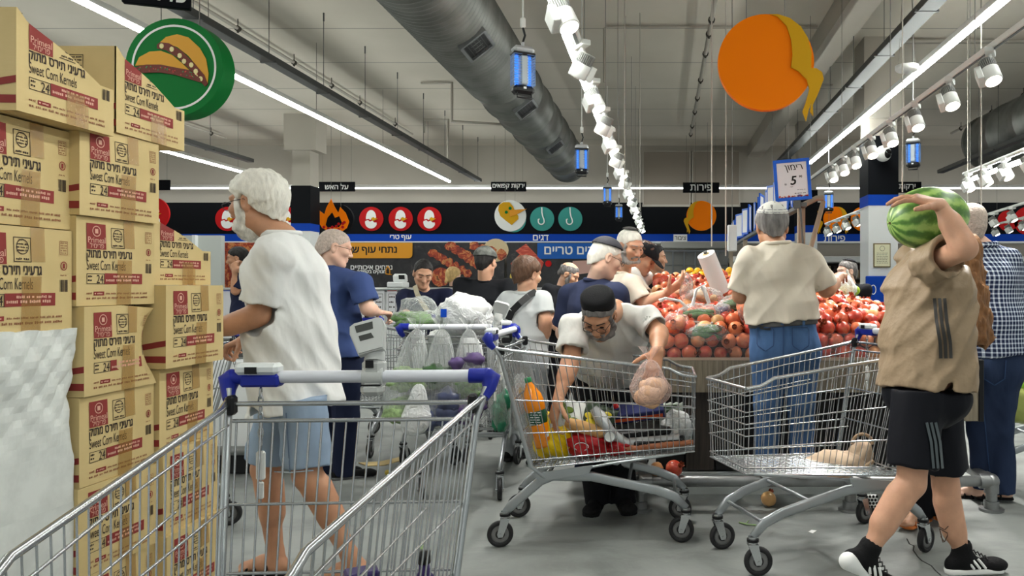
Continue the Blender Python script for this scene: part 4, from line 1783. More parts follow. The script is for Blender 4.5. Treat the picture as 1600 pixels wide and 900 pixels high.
def skewer(x0, y0, x1, y1, n, w, seed):
    r = random.Random(seed)
    a, c = P(x0, y0, YP), P(x1, y1, YP)
    d = (c - a)
    mb = MB()
    for k in range(n):
        t = (k + .5) / n
        q = a + d * t
        rr_ = w * YP / FOC / 2
        out = [(rr_ * (1 + .25 * math.sin(3 * an + r.uniform(0, 6))) * math.cos(an), rr_ * (1.05 + .2 * math.cos(2 * an + k)) * math.sin(an)) for an in [2 * PI * i / 12 for i in range(12)]]
        mb.prism(out, .02, .026 + .003 * (k % 2), 0, face_cam(q))
    mb.build('skewer_picture', MATS['grilled_meat'], root, rel='world')
skewer(672, 393, 735, 430, 7, 14, 1)
skewer(700, 382, 752, 415, 6, 16, 2)
skewer(735, 382, 790, 400, 4, 15, 5)
flat('bowl_picture', circle(19, 24, 689, 433)[::-1], (689, 433), YP, .02, .023, mat('bowl_dark', (36, 34, 38), .5), root)
flat('relish_picture', circle(15, 24, 689, 433)[::-1], (689, 433), YP, .02, .026, MATS['grilled_meat'], root)
flat('flatbread_picture', circle(20, 24, 775, 391, ry=.9)[::-1], (775, 391), YP, .02, .024, mat('flatbread', (206, 186, 150), .7), root)
# fish poster
root = board('poster', 'fish poster with blue header and red salmon slabs', 792, 379, 962, 470, YP, MATS['dark_slate'])
hdr(840, 380, 958, 404.5, mat('header_blue', (18, 92, 178), .5))
letters('דגים טריים', 893, 391.5, 12, M_LET)
flat('salmon_picture', [(806, 392), (822, 381), (850, 410), (845, 424), (838, 420)], (825, 400), YP, .02, .026, MATS['salmon'], root)
flat('salmon_picture', [(798, 412), (812, 398), (822, 420), (808, 428)], (810, 412), YP, .02, .025, MATS['salmon'], root)
flat('lemon_picture', circle(7, 20, 804, 432, ry=1.2), (804, 432), YP, .02, .025, mat('lemon', (214, 190, 90), .6), root)
flat('tomato_picture', circle(5, 16, 857, 412), (857, 412), YP, .02, .025, M_SRED, root)
flat('fillet_picture', [(895, 408), (955, 405), (955, 422), (893, 430)], (925, 415), YP, .02, .025, mat('fillet', (196, 156, 146), .6), root)

# refrigerated cases far behind the women and along the right of the back wall
p = Vector((xat(1085, 16.8), 16.8, 0))
root = thing('cooler', 'tall dark glass door cooler behind the woman in profile', 'cooler', p)
w = (1135 - 1030) * 16.8 / FOC
MB().box((0, .2, zat(383, 16.8)), (w, .5, .16), b=.02).build('header', mat('cooler_grey', (150, 150, 146), .5), root)
MB().box((0, .25, .75), (w, .3, 2.7 - .02 * 0 - .0) if False else (w, .3, 1.5)).build('cabinet', M_BLACK, root)
mb = MB()
rnd = random.Random(8)
for k in range(5):
    mb.box((0, .05, .3 + k * .36), (w * .96, .2, .02), 0)
mb.build('shelf', M_DGREY, root)
for k in range(6):
    x = -w / 2 + w * (k + .5) / 6
    mb = MB()
    mb.box((x - w / 12 + .02, -.04, 1.05), (.03, .04, 2.0))
    mb.box((x, -.04, 2.06), (w / 6, .04, .04))
    mb.build('door_frame', mat('cooler_frame', (96, 100, 104), .4, .5), root)
MB().box((0, -.02, 1.05), (w, .006, 2.0)).build('glass', film('cooler_glass', (70, 84, 92), .35, .08, .05), root)

root = thing('wall_shelving', 'long wall shelving with white canopy right of the price sign', 'shelving', (5.6, 16.6, 0))
MB().box((0, .1, zat(406, 16.6)), (8.2, .9, .13), b=.02).build('canopy', M_WHITE, root)
MB().box((0, .55, .9), (8.2, .06, 1.9)).build('back_panel', mat('shelf_dark', (58, 52, 48), .7), root)
for k in range(4):
    MB().box((0, .3, .3 + .38 * k), (8.2, .5, .03)).build('shelf', M_DGREY, root)
rnd = random.Random(3)
def jar_mesh():
    mb = MB()
    mb.lathe([(.0, 0), (.05, 0), (.055, .02), (.055, .16), (.03, .20), (.026, .24), (.03, .245), (.03, .27), (0, .27)], 10)
    return mb
jars = []
jm = [mat('jar_brown', (110, 84, 60), .4), mat('jar_red', (140, 60, 50), .4), mat('jar_cream', (196, 180, 150), .4), mat('jar_dark', (64, 52, 50), .4)]
for i in range(4):
    o = jar_mesh().build('jar', jm[i])
    jars.append(o)
jn = 0
for sh in (2, 3):
    zz = .315 + .38 * sh
    for k in range(46):
        x = 3.45 + k * .1 + rnd.uniform(-.02, .02)
        if 4.6 < x < 7.05:
            continue
        if jn < 4:
            o = jars[jn]
        else:
            o = jars[rnd.randrange(4)].copy()
            link(o)
        o.location = (x if x < 4.6 else x + .0, 16.75 + rnd.uniform(-.03, .03), zz)
        jn += 1
        tag(o, 'jar on the far wall shelving under the white canopy', 'jar', 'jars on the far wall shelving')

# -- certificate and blue box on the near black pillar
p = P(1378, 399, 9.88)
root = thing('certificate', 'framed cream certificate on the near white pillar', 'certificate', p)
MB().box((0, .0, 0), (.225, .02, .32)).build('frame', mat('cert_frame', (120, 104, 60), .5), root)
MB().box((0, -.006, 0), (.20, .02, .29)).build('sheet', mat('cert_paper', (226, 222, 190), .6), root)
mb = MB()
M = face_cam(Vector((0, -.0175, 0)))
ring(mb, 0, .09, .03, .034, M, 0)
for q in range(7):
    greek(mb, -.075, .075, .03 - q * .022, .008, M, 0, 70 + q)
mb.build('lettering', M_INK, root)
p = P(1362, 455, 9.8)
root = thing('blue_sign', 'blue panel with a white loop low on the near white pillar', 'sign', p)
MB().box((.1, .03, -.05), (.34, .05, .5), b=.01).build('panel', M_BLUE, root)
MB().tube([(.02 + .035 * math.cos(a), -.0, .06 * math.sin(a) + .02) for a in [2 * PI * k / 16 for k in range(16)]], .006, 5, closed=True).build('loop_mark', M_LET, root)

# ================================================================== PRICE SIGN ROW OVER THE STAND
p = P(1238, 281, 5.4)
root = thing('price_sign', 'large blue framed price sign with handwritten 5, facing the shop', 'price sign', p, -.10)
root.rotation_euler = (0, math.radians(-4), -.12)
w, h = .262, .30
mb = MB()
for (c, s) in (((0, 0, h / 2 - .012), (w, .014, .024)), ((0, 0, -h / 2 + .012), (w, .014, .024)), ((-w / 2 + .012, 0, 0), (.024, .0139, h)), ((w / 2 - .012, 0, 0), (.024, .0139, h))):
    mb.box(c, s, b=.002)
mb.build('frame', mat('frame_blue', (28, 92, 200), .4), root)
MB().box((0, .002, 0), (w - .03, .006, h - .03)).build('sheet', mat('sheet_white', (214, 214, 218), .5), root)
M = face_cam(Vector((0, -.002, 0)))
mb = MB()
mb.text('רימון', .055, M @ T(.015, .082, 0), 0, bold=.012, hebrew=True, shear=-.25)
mb.text('5', .062, M @ T(.008, -.005, 0), 0, bold=.03, shear=.2)
mb.text('90', .016, M @ T(.06, .02, 0), 0, bold=.02)
mb.text('₪', .012, M @ T(-.05, -.03, 0), 0)
mb.text('לק״ג', .012, M @ T(-.01, -.052, 0), 0, hebrew=True)
greek(mb, .03, .09, -.075, .005, M, 0, 81)
greek(mb, .01, .09, -.10, .008, M, 0, 82)
mb.build('handwriting', M_LETB, root)
mb = MB()
rnd = random.Random(5)
for k in range(60):
    mb.prism(circle(rnd.uniform(.003, .008), 6, rnd.uniform(-.105, .105), -.128 + rnd.uniform(-.004, .012)), 0, .0006, k % 3, M)
mb.build('fruit_border', [M_SRED, mat('border_blue', (80, 80, 140), .5), mat('border_pink', (214, 140, 120), .5)], root)
mb = MB()
mb.box((.02, .0, -h / 2 - .03), (.05, .012, .06), 0, b=.003)
mb.cyl((.045, .03, -h / 2), (.045, .03, -.52), .008, n=8)
mb.build('stem_clip', M_DGREY, root)

# the rack: a rail running back over the stand with sign frames standing on it
XR = 1.02
root = thing('sign_rack', 'long grey rack rail running back over the produce stand carrying the sign frames', 'rack', (XR, 5.45, 1.86))
mb = MB()
mb.box((0, 2.9, -.0), (.05, 5.9, .035), b=.005)
mb.build('rail', M_DGREY, root)
for y in (.05, 1.9, 3.8, 5.7):
    MB().box((.0, y, -.93), (.05, .05, 1.83)).build('post', mat('rack_wood', (150, 136, 118), .7, vary=.1, vscale=10), root)
mb = MB()
mb.tube([(.0, .0, -.0), (.10, -.02, .05), (.15, -.03, .05)], .022, 6)
mb.tube([(.15, -.02, .03), (.05, -.01, -.34)], .02, 6)
mb.build('brace', MATS['rack_wood'], root)
rnd = random.Random(12)
def slip():
    root = thing('price_card', 'c', 'price card')
    w, h = .21, .30
    mb = MB()
    for (c, s) in (((0, 0, h - .01), (w, .014, .02)), ((0, 0, .01), (w, .014, .02)), ((-w / 2 + .01, 0, h / 2), (.02, .0138, h)), ((w / 2 - .01, 0, h / 2), (.02, .0138, h))):
        mb.box(c, s)
    mb.build('frame', MATS['frame_blue'], root)
    MB().box((0, .0015, h / 2), (w - .02, .006, h - .02)).build('sheet', MATS['sheet_white'], root)
    return root
S0 = slip()
for k in range(16):
    o = S0 if k == 0 else copy_tree(S0)
    y = 5.75 + k * .33 + rnd.uniform(-.05, .05)
    o.location = (XR - .04 + rnd.uniform(-.02, .02), y, 1.878)
    o.rotation_euler = (0, rnd.uniform(-.05, .05), PI / 2 + rnd.uniform(-.35, .35))
    o['label'] = 'blue framed price card standing edge-on on the rack, %s from the near end' % ORD[k]
    o['group'] = 'price cards on the rack'
# white switch box hanging on a cable
p = P(1144, 372, 7.4)
root = thing('junction_box', 'plain white card box hanging at the left end of the sign row', 'box', p)
MB().box((0, 0, 0), (.09, .05, .26), b=.006).build('box', M_WHITE, root)
MB().cyl((0, 0, .13), (0, 0, ZC - p.z), .004, n=5).build('hanging_wire', M_WIRE, root)

# ================================================================== MEAT COUNTER
root = thing('meat_counter', 'long white meat counter behind the woman in dark blue', 'counter', (-3.1, 9.0, 0))
MB().box((0, .3, .62), (4.8, .8, 1.2), b=.02).build('body', M_WHITE, root)
MB().box((0, .3, 1.235), (4.9, .9, .03), b=.01).build('worktop', mat('counter_steel', (190, 192, 192), .3, .8), root)
mb = MB()
mb.box((0, -.12, .1), (4.38, .04, .2))
mb.build('kick_plate', M_DGREY, root)
p0 = (-2.9 + 1.0, 9.0, 1.25)
root = thing('weighing_scale', 'small white weighing scale on the meat counter left of the woman in dark blue', 'scale', (xat(622, 9.1), 9.1, 1.25))
MB().box((0, 0, .035), (.2, .22, .07), b=.012).build('base', M_WHITE, root)
mb = MB()
mb.box((.02, .02, .115), (.17, .06, .11), 0, Matrix.Rotation(.25, 3, 'X'), b=.02)
mb.box((.05, -.018, .13), (.07, .01, .05), 1, Matrix.Rotation(.25, 3, 'X'))
mb.build('display', [M_WHITE, M_BLACK], root)
rnd = random.Random(2)
for k in range(26):
    x = -4.78 + k * .155 + rnd.uniform(-.01, .01)
    root = thing('counter_card', 'tall white price card on the front of the meat counter, %s from the left' % ('%dth' % (k + 1) if k >= 20 else ORD[k]), 'price card', (x, 8.885, .86), 0, 'tall cards on the meat counter')
    MB().box((0, 0, .16), (.12, .012, .44)).build('sheet', MATS['sheet_white'], root)
    mb = MB()
    M = face_cam(Vector((0, -.0065, .16)))
    frame_rect(mb, -.045, -.20, .045, .16, .005, M, 0)
    for q in range(5):
        greek(mb, -.035, .035, .12 - q * .06, .022, M, 0, k * 7 + q)
    mb.build('lettering', M_INK, root)
    if k % 3 == 1:
        MB().box((0, -.007, .365), (.11, .004, .03)).build('top_tab', M_SRED, root)

for k, (x, lb) in enumerate(((-5.22, 'blue framed info card at the left end of the meat counter, behind the bent arm'), (-4.98, 'second blue framed info card on the meat counter front'))):
    o = copy_tree(S0)
    o.location, o.rotation_euler, o.scale = (x, 8.87, .86), (0, 0, 0), (1.05, 1, 1.25)
    o['label'] = lb
    del o['group']
# ================================================================== CHEST FREEZER behind the white haired man
root = thing('chest_freezer', 'low white chest freezer with dark base and pipe bumper behind the white haired man', 'freezer', (-3.66, 4.95, 0))
MB().box((0, .45, .47), (1.9, .85, .62), b=.02).build('body', M_WHITE, root)
MB().box((0, .47, .09), (1.84, .8, .16)).build('plinth', M_BLACK, root)
MB().tube([(-.95, -.06, .19), (.98, -.06, .19), (1.0, -.02, .19), (1.0, .9, .19)], .03, 10).build('bumper', M_GALV, root)
for x in (-.7, .2, .97):
    MB().cyl((x, -.06 if x < .9 else .0, .0), (x, -.06 if x < .9 else .0, .17), .02, n=8).build('bumper_post', M_GALV, root)
mb = MB()
mb.box((0, .45, .83), (1.86, .8, .03))
mb.build('lid_glass', film('freezer_glass', (120, 136, 140), .4, .1, .05), root)
mb = MB()
for x in (-.92, .92):
    mb.box((x, .45, .83), (.04, .84, .07), b=.008)
for y in (.05, .85):
    mb.box((0, y, .83), (1.88, .04, .07), b=.008)
mb.build('lid_frame', M_DGREY, root)
# ================================================================== PRODUCE STAND
m, nt, b = node_mat('stand_wood')
v = coords(nt, (1, 1, .06))
c = ramp(nt, noise(nt, v, 60, 3, .6), [(0.3, (112, 100, 84)), (0.55, (150, 138, 118)), (0.75, (170, 158, 138))])
nt.links.new(c, b.inputs['Base Color'])
b.inputs['Roughness'].default_value = 0.55
m, nt, b = node_mat('stand_dark_wood')
c = ramp(nt, noise(nt, coords(nt, (1, 1, .06)), 50, 3, .6), [(0.3, (44, 38, 34)), (0.7, (78, 68, 60))])
nt.links.new(c, b.inputs['Base Color'])
b.inputs['Roughness'].default_value = 0.6
M_ACR = film('acrylic', (210, 220, 222), 0.05, 0.05, 0.0)
YS, X0S, X1S = 4.45, -.10, 1.66
root = thing('produce_stand', 'long wood fronted produce stand heaped with pomegranates', 'stand', ((X0S + X1S) / 2, YS, 0))
cx = (X0S + X1S) / 2
W = X1S - X0S
MB().box((cx, YS + .02, .73), (W, .04, .19)).build('front_board', MATS['stand_wood'], root, rel='world')
MB().box((X0S + .02, YS + 1.15, .73), (.04, 2.2, .19)).build('side_board', MATS['stand_wood'], root, rel='world')
MB().box((X1S - .02, YS + 1.15, .73), (.04, 2.2, .19)).build('side_board', MATS['stand_wood'], root, rel='world')
mb = MB()
for k in range(9):
    x = X0S + .05 + (W - .1) * (k + .5) / 9
    mb.box((x, YS + .14, .39), ((W - .1) / 9 - .012, .03, .5), 1 if k == 1 else 0)
mb.build('recess_panel', [mat('recess_black', (26, 25, 25), .5), MATS['stand_dark_wood']], root, rel='world')
MB().box((cx, YS + 1.2, .39), (W - .3, 2.0, .5)).build('core', MATS['recess_black'], root, rel='world')
MB().box((cx, YS + .12, .065), (W - .04, .05, .13)).build('plinth', mat('plinth_white', (196, 202, 200), .5, bump=.1, vary=.08), root, rel='world')
mb = MB()
mb.box((cx, YS + .01, .905), (W, .008, .165))
mb.build('clear_guard', M_ACR, root, rel='world')
mb = MB()
mb.box((cx, YS + .005, .835), (W, .014, .016))
mb.build('guard_strip', mat('clear_strip', (196, 170, 150), .2), root, rel='world')
# sloping deck under the fruit
mb = MB()
mb.sheet(lambda u, v: (X0S + .04 + (W - .08) * u, YS + .05 + 2.2 * v, .80 + min(1, v * 1.37) * .38 + .012 * math.sin(9 * u + 14 * v)), 12, 30, 0)
mb.build('deck', MATS['stand_dark_wood'], root, rel='world')
eb = MB().box((1.66, 4.30, .69), (.18, .34, .34), b=.004).build('end_box', MATS['stand_wood'], root, rel='world')
MB().box((1.765, 4.30, .69), (.03, .345, .345), b=.004).build('edge_strip', M_BLACK, eb, rel=True)
eb.children[0].data.transform(Matrix.Translation((-root.location.x, -root.location.y, 0)))
MB().box((1.65, 4.128, .81), (.05, .004, .03)).build('plate', M_GOLD, eb)
eb.children[1].data.transform(Matrix.Translation((-root.location.x, -root.location.y, 0)))

# ---- guard rail of galvanised pipe
root = thing('guard_rail', 'low galvanised pipe guard rail around the produce stand', 'guard rail', (.9, 4.22, 0))
R_ = .031
yr = 4.22
mb = MB()
mb.tube([(-.13, 5.0, .165), (-.13, yr + .06, .165), (-.12, yr + .02, .165), (-.08, yr, .165), (1.80, yr, .165), (1.845, yr + .02, .165), (1.86, yr + .06, .165), (1.86, 6.9, .165)], R_, 12)
mb.build('rail_pipe', M_GALV, root, rel='world')
for k, x in enumerate((-.13, 1.06, 1.86)):
    mb = MB()
    mb.cyl((x, yr, .0), (x, yr, .15), R_, n=12)
    mb.cyl((x, yr, .0), (x, yr, .014), .068, n=18)
    mb.cyl((x, yr, .014), (x, yr, .055), .042, n=14)
    if k == 1:
        mb.cyl((x - .05, yr, .165), (x + .05, yr, .165), .041, n=14)
    else:
        mb.ball((x, yr, .165), .044, 14, 10)
        s = -1 if x > 1 else 1
        mb.cyl((x, yr, .165), (x + s * .07, yr, .165), .041, n=14)
        mb.cyl((x, yr, .165), (x, yr, .10), .041, n=14)
        mb.cyl((x, yr, .165), (x, yr + .07, .165), .041, n=14)
    mb.build('post', M_GALV, root, rel='world')

# ---- pomegranates
m, nt, b = node_mat('pomegranate_skin')
oi = nt.nodes.new('ShaderNodeObjectInfo')
v = coords(nt)
base = ramp(nt, oi.outputs['Random'], [(0.0, (172, 38, 38)), (0.2, (200, 66, 48)), (0.5, (216, 102, 64)), (0.78, (226, 140, 92)), (1.0, (218, 178, 118))])
n1 = noise(nt, v, 14, 4, .55, .8)
c = mixc(nt, math_n(nt, 'MULTIPLY', ramp(nt, n1, [(0.45, (0, 0, 0)), (0.72, (255, 255, 255))]), .55), base, (226, 156, 104))
n2 = noise(nt, v, 70, 2)
c = mixc(nt, math_n(nt, 'MULTIPLY', ramp(nt, n2, [(0.66, (0, 0, 0)), (0.72, (255, 255, 255))]), .5), c, (110, 60, 40))
nt.links.new(c, b.inputs['Base Color'])
b.inputs['Roughness'].default_value = 0.32
add_bump(nt, b, n1, .08, .006)
M_POM = MATS['pomegranate_skin']
M_CAL = mat('pomegranate_crown', (150, 70, 44), .6)

def pom_meshes(seed):
    r = random.Random(seed)
    ph = r.uniform(0, 6)
    body = MB()
    def fn(d):
        a = math.atan2(d.y, d.x)
        k = 1 + .028 * math.cos(6 * a + ph) * (1 - d.z * d.z) + .02 * math.sin(2 * a + ph)
        if d.z > .8:
            k *= 1 + .10 * (d.z - .8) / .2
        return k
    body.ball((0, 0, 0), (.0455, .0455, .042), 18, 12, 0, None, None, fn)
    cr = MB()
    n = 12
    V, F = [], []
    for j, (rr_, zz) in enumerate(((.015, .040), (.011, .048), (.0125, .056), (.017, .064))):
        for k in range(n):
            a = 2 * PI * k / n
            z = zz + (.004 * (1 if k % 2 else -1.2) if j == 3 else 0)
            V.append((rr_ * math.cos(a), rr_ * math.sin(a), z))
    for j in range(3):
        for k in range(n):
            F.append((j * n + k, j * n + (k + 1) % n, (j + 1) * n + (k + 1) % n, (j + 1) * n + k))
    cr.add(V, F, 0, True)
    cr.ball((0, 0, .05), (.009, .009, .006), 8, 5)
    return body, cr

poms = []
rnd = random.Random(21)
def pomegranate(x, y, z, label, group=None, s=1.0):
    if len(poms) < 4:
        bq, cr = pom_meshes(len(poms))
        o = bq.build('pomegranate', M_POM)
        cr.build('crown', M_CAL, o)
        poms.append(o)
    else:
        o = copy_tree(poms[rnd.randrange(4)])
    o.location = (x, y, z)
    k = s * rnd.uniform(.92, 1.1)
    o.scale = (k, k, k * rnd.uniform(.95, 1.03))
    o.rotation_euler = (rnd.uniform(-1.6, 1.6), rnd.uniform(-1.6, 1.6), rnd.uniform(0, 6.3))
    return tag(o, label, 'pomegranate', group)

PG, PL = 'pomegranates heaped on the stand', 'red and orange pomegranate in the big heap on the wood fronted stand'
def deck_z(y):
    return .80 + min(1, (y - YS - .05) / 5.8 * 3.6) * .38
count = 0
# two layers seen through the clear guard
for layer, (zz, yy) in enumerate(((.86, YS + .065), (.938, YS + .075), (1.012, YS + .10))):
    k = 0
    x = X0S + .075 + (.045 if layer % 2 else 0)
    while x < X1S - .06:
        pomegranate(x + rnd.uniform(-.006, .006), yy + rnd.uniform(-.006, .008), zz + rnd.uniform(-.004, .006), PL, PG)
        count += 1
        x += .0935
row = 0
y = YS + .165
while y < YS + 1.62:
    x = X0S + .07 + (.047 if row % 2 else 0)
    zz = 1.055 + (y - YS - .165) * .20
    while x < X1S - .05:
        # leave out what lies wholly behind the men's backs further up the heap
        pomegranate(x + rnd.uniform(-.012, .012), y + rnd.uniform(-.012, .012), zz - max(0, x - 1.05) * max(0, y - YS - .3) * .34 + rnd.uniform(-.014, .022), PL, PG)
        count += 1
        x += .094
    y += .092
    row += 1
print('POMEGRANATES', count)

# filling under the top layer so the heap is solid
mb = MB()
mb.sheet(lambda u, v: (X0S + .05 + (W - .1) * u, YS + .09 + 1.6 * v, (1.0 if v > .04 else .83) + v * .30 - max(0, u - .65) * v * .75), 10, 12, 0)
o = mb.build('fruit_bedding', mat('bedding_dark', (96, 40, 32), .8))
tag(o, 'dark red packing under the heap of pomegranates', 'packing')
o['kind'] = 'stuff'

# green apples and yellow fruit farther back
def round_fruit(name, rgb, r, spots, label, group, cat):
    proto_ = None
    mt = mat(name + '_skin', rgb, .35, vary=.18, vscale=14)
    for (x, y, z) in spots:
        if proto_ is None:
            mb = MB()
            mb.ball((0, 0, 0), (r, r, r * .92), 16, 10, 0, None, None, lambda d: 1 - .18 * max(0, abs(d.z) - .85) / .15)
            o = mb.build(name, mt)
            MB().cyl((0, 0, r * .7), (.004, 0, r * 1.08), .0025, n=5).build('stalk', M_BROWN, o)
            proto_ = o
        else:
            o = copy_tree(proto_)
        o.location = (x, y, z)
        o.rotation_euler = (rnd.uniform(-.8, .8), rnd.uniform(-.8, .8), rnd.uniform(0, 6))
        tag(o, label, cat, group)

sp = []
for i in range(6):
    for j in range(3):
        sp.append((1.16 + i * .082 + (j % 2) * .04 + rnd.uniform(-.01, .01), 6.2 + j * .085, 1.20 + j * .02 + rnd.uniform(0, .02)))
round_fruit('green_apple', (150, 178, 50), .042, sp, 'green apple heaped behind the pomegranates right of the man in jeans', 'green apples behind the pomegranates', 'apple')
sp = []
for i in range(9):
    for j in range(4):
        sp.append((.20 + i * .068 + (j % 2) * .03 + rnd.uniform(-.01, .01), 6.25 + j * .07, 1.30 + j * .03 + rnd.uniform(0, .015)))
round_fruit('yellow_fruit', (226, 176, 40), .035, sp, 'small yellow fruit heaped behind the bag roll', 'yellow fruit behind the bag roll', 'fruit')
mb = MB()
mb.box((.45, 6.5, 1.22), (.8, .6, .12))
mb.box((1.33, 6.5, 1.12), (.6, .6, .10))
o = mb.build('fruit_tray', MATS['stand_dark_wood'])
tag(o, 'dark tray holding yellow fruit and green apples at the back of the stand', 'tray')

# ================================================================== PLASTIC BAGS
F_BAG = film('bag_film', (228, 232, 230), 0.13, 0.2, 0.9, 38)
F_BAGH = film('bag_film_hung', (232, 236, 234), 0.16, 0.2, 0.55, 40, (2.5, 2.5, .22))
F_BAGW = film('bag_film_white', (236, 238, 238), 0.62, 0.35, 1.0, 26)
F_BAGP = film('bag_film_pink', (232, 200, 190), 0.2, 0.25, 0.9, 34)
M_LEAF = mat('leafy_green', (90, 122, 70), .6, bump=.5, bscale=50, vary=.5, vscale=30)
M_LEAFD = mat('leafy_dark', (44, 74, 40), .6, bump=.5, bscale=40, vary=.5, vscale=24)
M_PURPLE = mat('purple_veg', (84, 66, 110), .5, vary=.3, vscale=20)
M_LETTUCE = mat('lettuce_pale', (136, 160, 110), .6, bump=.6, bscale=60, vary=.4, vscale=40)
M_POTATO = mat('potato_tan', (196, 160, 118), .7, vary=.2, vscale=18)
M_PEACH = mat('peach_skin', (222, 140, 104), .5, vary=.3, vscale=12)

def bag_shell(mb, top, w, h, flat_=.7, seed=0, pinch=.012, belly=.66, mi=0, ears=True, skew=(0, 0)):
    """bag hanging from a point: pleats at the pinch, belly below"""
    r = random.Random(seed)
    ph = [r.uniform(0, 6.3) for _ in range(6)]
    top = Vector(top)
    n, m_ = 40, 22
    def fn(u, v):
        a = 2 * PI * u
        # radius profile
        if v < belly:
            t = v / belly
            q = pinch + (w / 2 - pinch) * (t ** .62) * (1 - .12 * math.sin(PI * t))
        else:
            t = (v - belly) / (1 - belly)
            q = w / 2 * math.sqrt(max(0, 1 - t ** 2.6))
        pl = .22 * max(0, 1 - v / .75)
        q *= 1 + pl * math.sin(11 * a + ph[0]) * .5 + pl * .3 * math.sin(17 * a + ph[1]) + .05 * math.sin(3 * a + ph[2] + 5 * v) + .03 * math.sin(7 * a + 9 * v + ph[3])
        return top + Vector((q * math.cos(a) + skew[0] * v, q * math.sin(a) * flat_ + skew[1] * v, -h * v))
    mb.sheet(fn, n, m_, mi, closeu=True)
    if ears:
        for s in (-1, 1):
            mb.sheet(lambda u, v: top + Vector((s * (.004 + .03 * v) + (u - .5) * (.01 + .04 * v), .01 * math.sin(6 * u + s), .065 * v)), 4, 3, mi)

def clump(mb, c, r, seed, mi=0, n=7, lump=.3):
    rr_ = random.Random(seed)
    c = Vector(c)
    for k in range(n + 5):
        d = Vector((rr_.uniform(-1, 1) * r[0] * .62, rr_.uniform(-1, 1) * r[1] * .6, rr_.uniform(-1, 1) * r[2] * .62))
        ph = rr_.uniform(0, 6)
        s = rr_.uniform(.42, .7)
        mb.ball(c + d, (r[0] * s, r[1] * s, r[2] * s), 14, 9, mi, None, None,
                lambda e, ph=ph: 1 + lump * .5 * math.sin(7 * e.x + ph) * math.cos(6 * e.y + ph) + lump * .4 * math.sin(13 * e.z + ph))

def bag(label, top, w, h, film_, content, flat_=.7, seed=0, belly=.66, fill=.45, name='plastic_bag', skew=(0, 0), ears=True, pinch=.012):
    root = thing(name, label, 'bag', top)
    mb = MB()
    bag_shell(mb, (0, 0, 0), w, h, flat_, seed, pinch, belly, 0, ears, skew)
    mb.build('film', film_, root)
    for i, (mt, z0, z1, sc, *lu) in enumerate(content):
        mb = MB()
        zc = -h * (z0 + z1) / 2
        clump(mb, (skew[0] * (z0 + z1) / 2, skew[1] * (z0 + z1) / 2, zc), (w * .43 * sc, w * .43 * flat_ * sc, h * (z1 - z0) * .5), seed * 7 + i, 0, 8, lu[0] if lu else .3)
        mb.build('contents', mt, root)
    return root

YD = 4.375
sD = FOC / YD
def pD(px, py, dy=0.0): return P(px, py, YD + dy)
bag('clear bag of pale greens hung at the left end of the rear cart handle', pD(652, 514, -.03), .27, .56, F_BAGH, [(M_LETTUCE, .40, .70, 1.0), (M_LETTUCE, .70, .97, 1.0)], .55, 1, .62, skew=(-.09, 0))
bag('clear bag of dark leaves hung in the middle of the rear cart handle', pD(690, 514, -.035), .235, .58, F_BAGH, [(M_LEAFD, .33, .62, 1.05), (mat('pack_slate', (60, 66, 92), .35, vary=.4, vscale=16), .58, .97, 1.05)], .55, 2, .55, skew=(-.02, 0))
bag('clear bag of purple vegetables hung third along the rear cart handle', pD(733, 514, -.03), .225, .56, F_BAGH, [(M_PURPLE, .26, .52, 1.0), (M_LEAF, .48, .72, 1.0), (M_PURPLE, .70, .96, .95)], .55, 3, .5)
bag('narrow clear bag with a green bundle at the right end of the rear cart handle', pD(768, 520, -.02), .13, .58, F_BAGH, [(mat('bottle_green', (40, 116, 84), .35, vary=.4, vscale=24), .62, .97, .9)], .6, 4, .72, skew=(.06, 0))
bag('low hanging white bag below the pale green vegetable bag', pD(655, 600, -.10), .17, .30, F_BAGW, [(M_LET, .5, .9, .7)], .7, 5, .6, skew=(-.03, 0), ears=False)
# bags lying on top of cart D
def heap_bag(label, c, r, film_, inner, seed, peak=None):
    root = thing('plastic_bag', label, 'bag', c)
    rr_ = random.Random(seed)
    ph = [rr_.uniform(0, 6.3) for _ in range(5)]
    mb = MB()
    def fn(d):
        k = 1 + .07 * math.sin(5 * d.x + ph[0]) * math.sin(4 * d.z + ph[1]) + .05 * math.sin(11 * d.y + 7 * d.x + ph[2]) + .04 * math.sin(16 * d.z + 9 * d.x + ph[3])
        if peak and d.z > .6:
            k *= 1 + peak * ((d.z - .6) / .4) ** 2
        return k
    mb.ball((0, 0, 0), r, 36, 22, 0, None, None, fn)
    mb.build('film', film_, root)
    for i, (mt, off, rr2) in enumerate(inner):
        mb = MB()
        clump(mb, off, rr2, seed + i, 0, 6)
        mb.build('contents', mt, root)
    return root

heap_bag('tied clear bag of green vegetables lying on top of the rear cart', P(655, 497, 4.55), (.15, .12, .07), F_BAG, [(M_LEAF, (.01, 0, -.02), (.13, .1, .05))], 11, .9)
o = heap_bag('big stuffed white bag on top of the rear cart', P(728, 493, 4.62), (.17, .15, .135), F_BAGW, [(M_LET, (.0, 0, 0), (.13, .11, .1))], 12)
MB().box((-.10, -.13, .02), (.035, .004, .05)).build('blue_mark', M_BLUE, o)
heap_bag('white and clear bag of packets inside the rear cart', P(700, 560, 4.85), (.22, .22, .20), F_BAGW, [(M_LEAFD, (0, 0, 0), (.16, .16, .12))], 13)
heap_bag('pale bag in the rear cart beside the juice bottle', P(812, 628, 4.75), (.10, .2, .17), F_BAGW, [(M_LEAF, (0, 0, .05), (.06, .1, .08)), (M_GOLD, (0, -.1, .06), (.05, .05, .05))], 14)

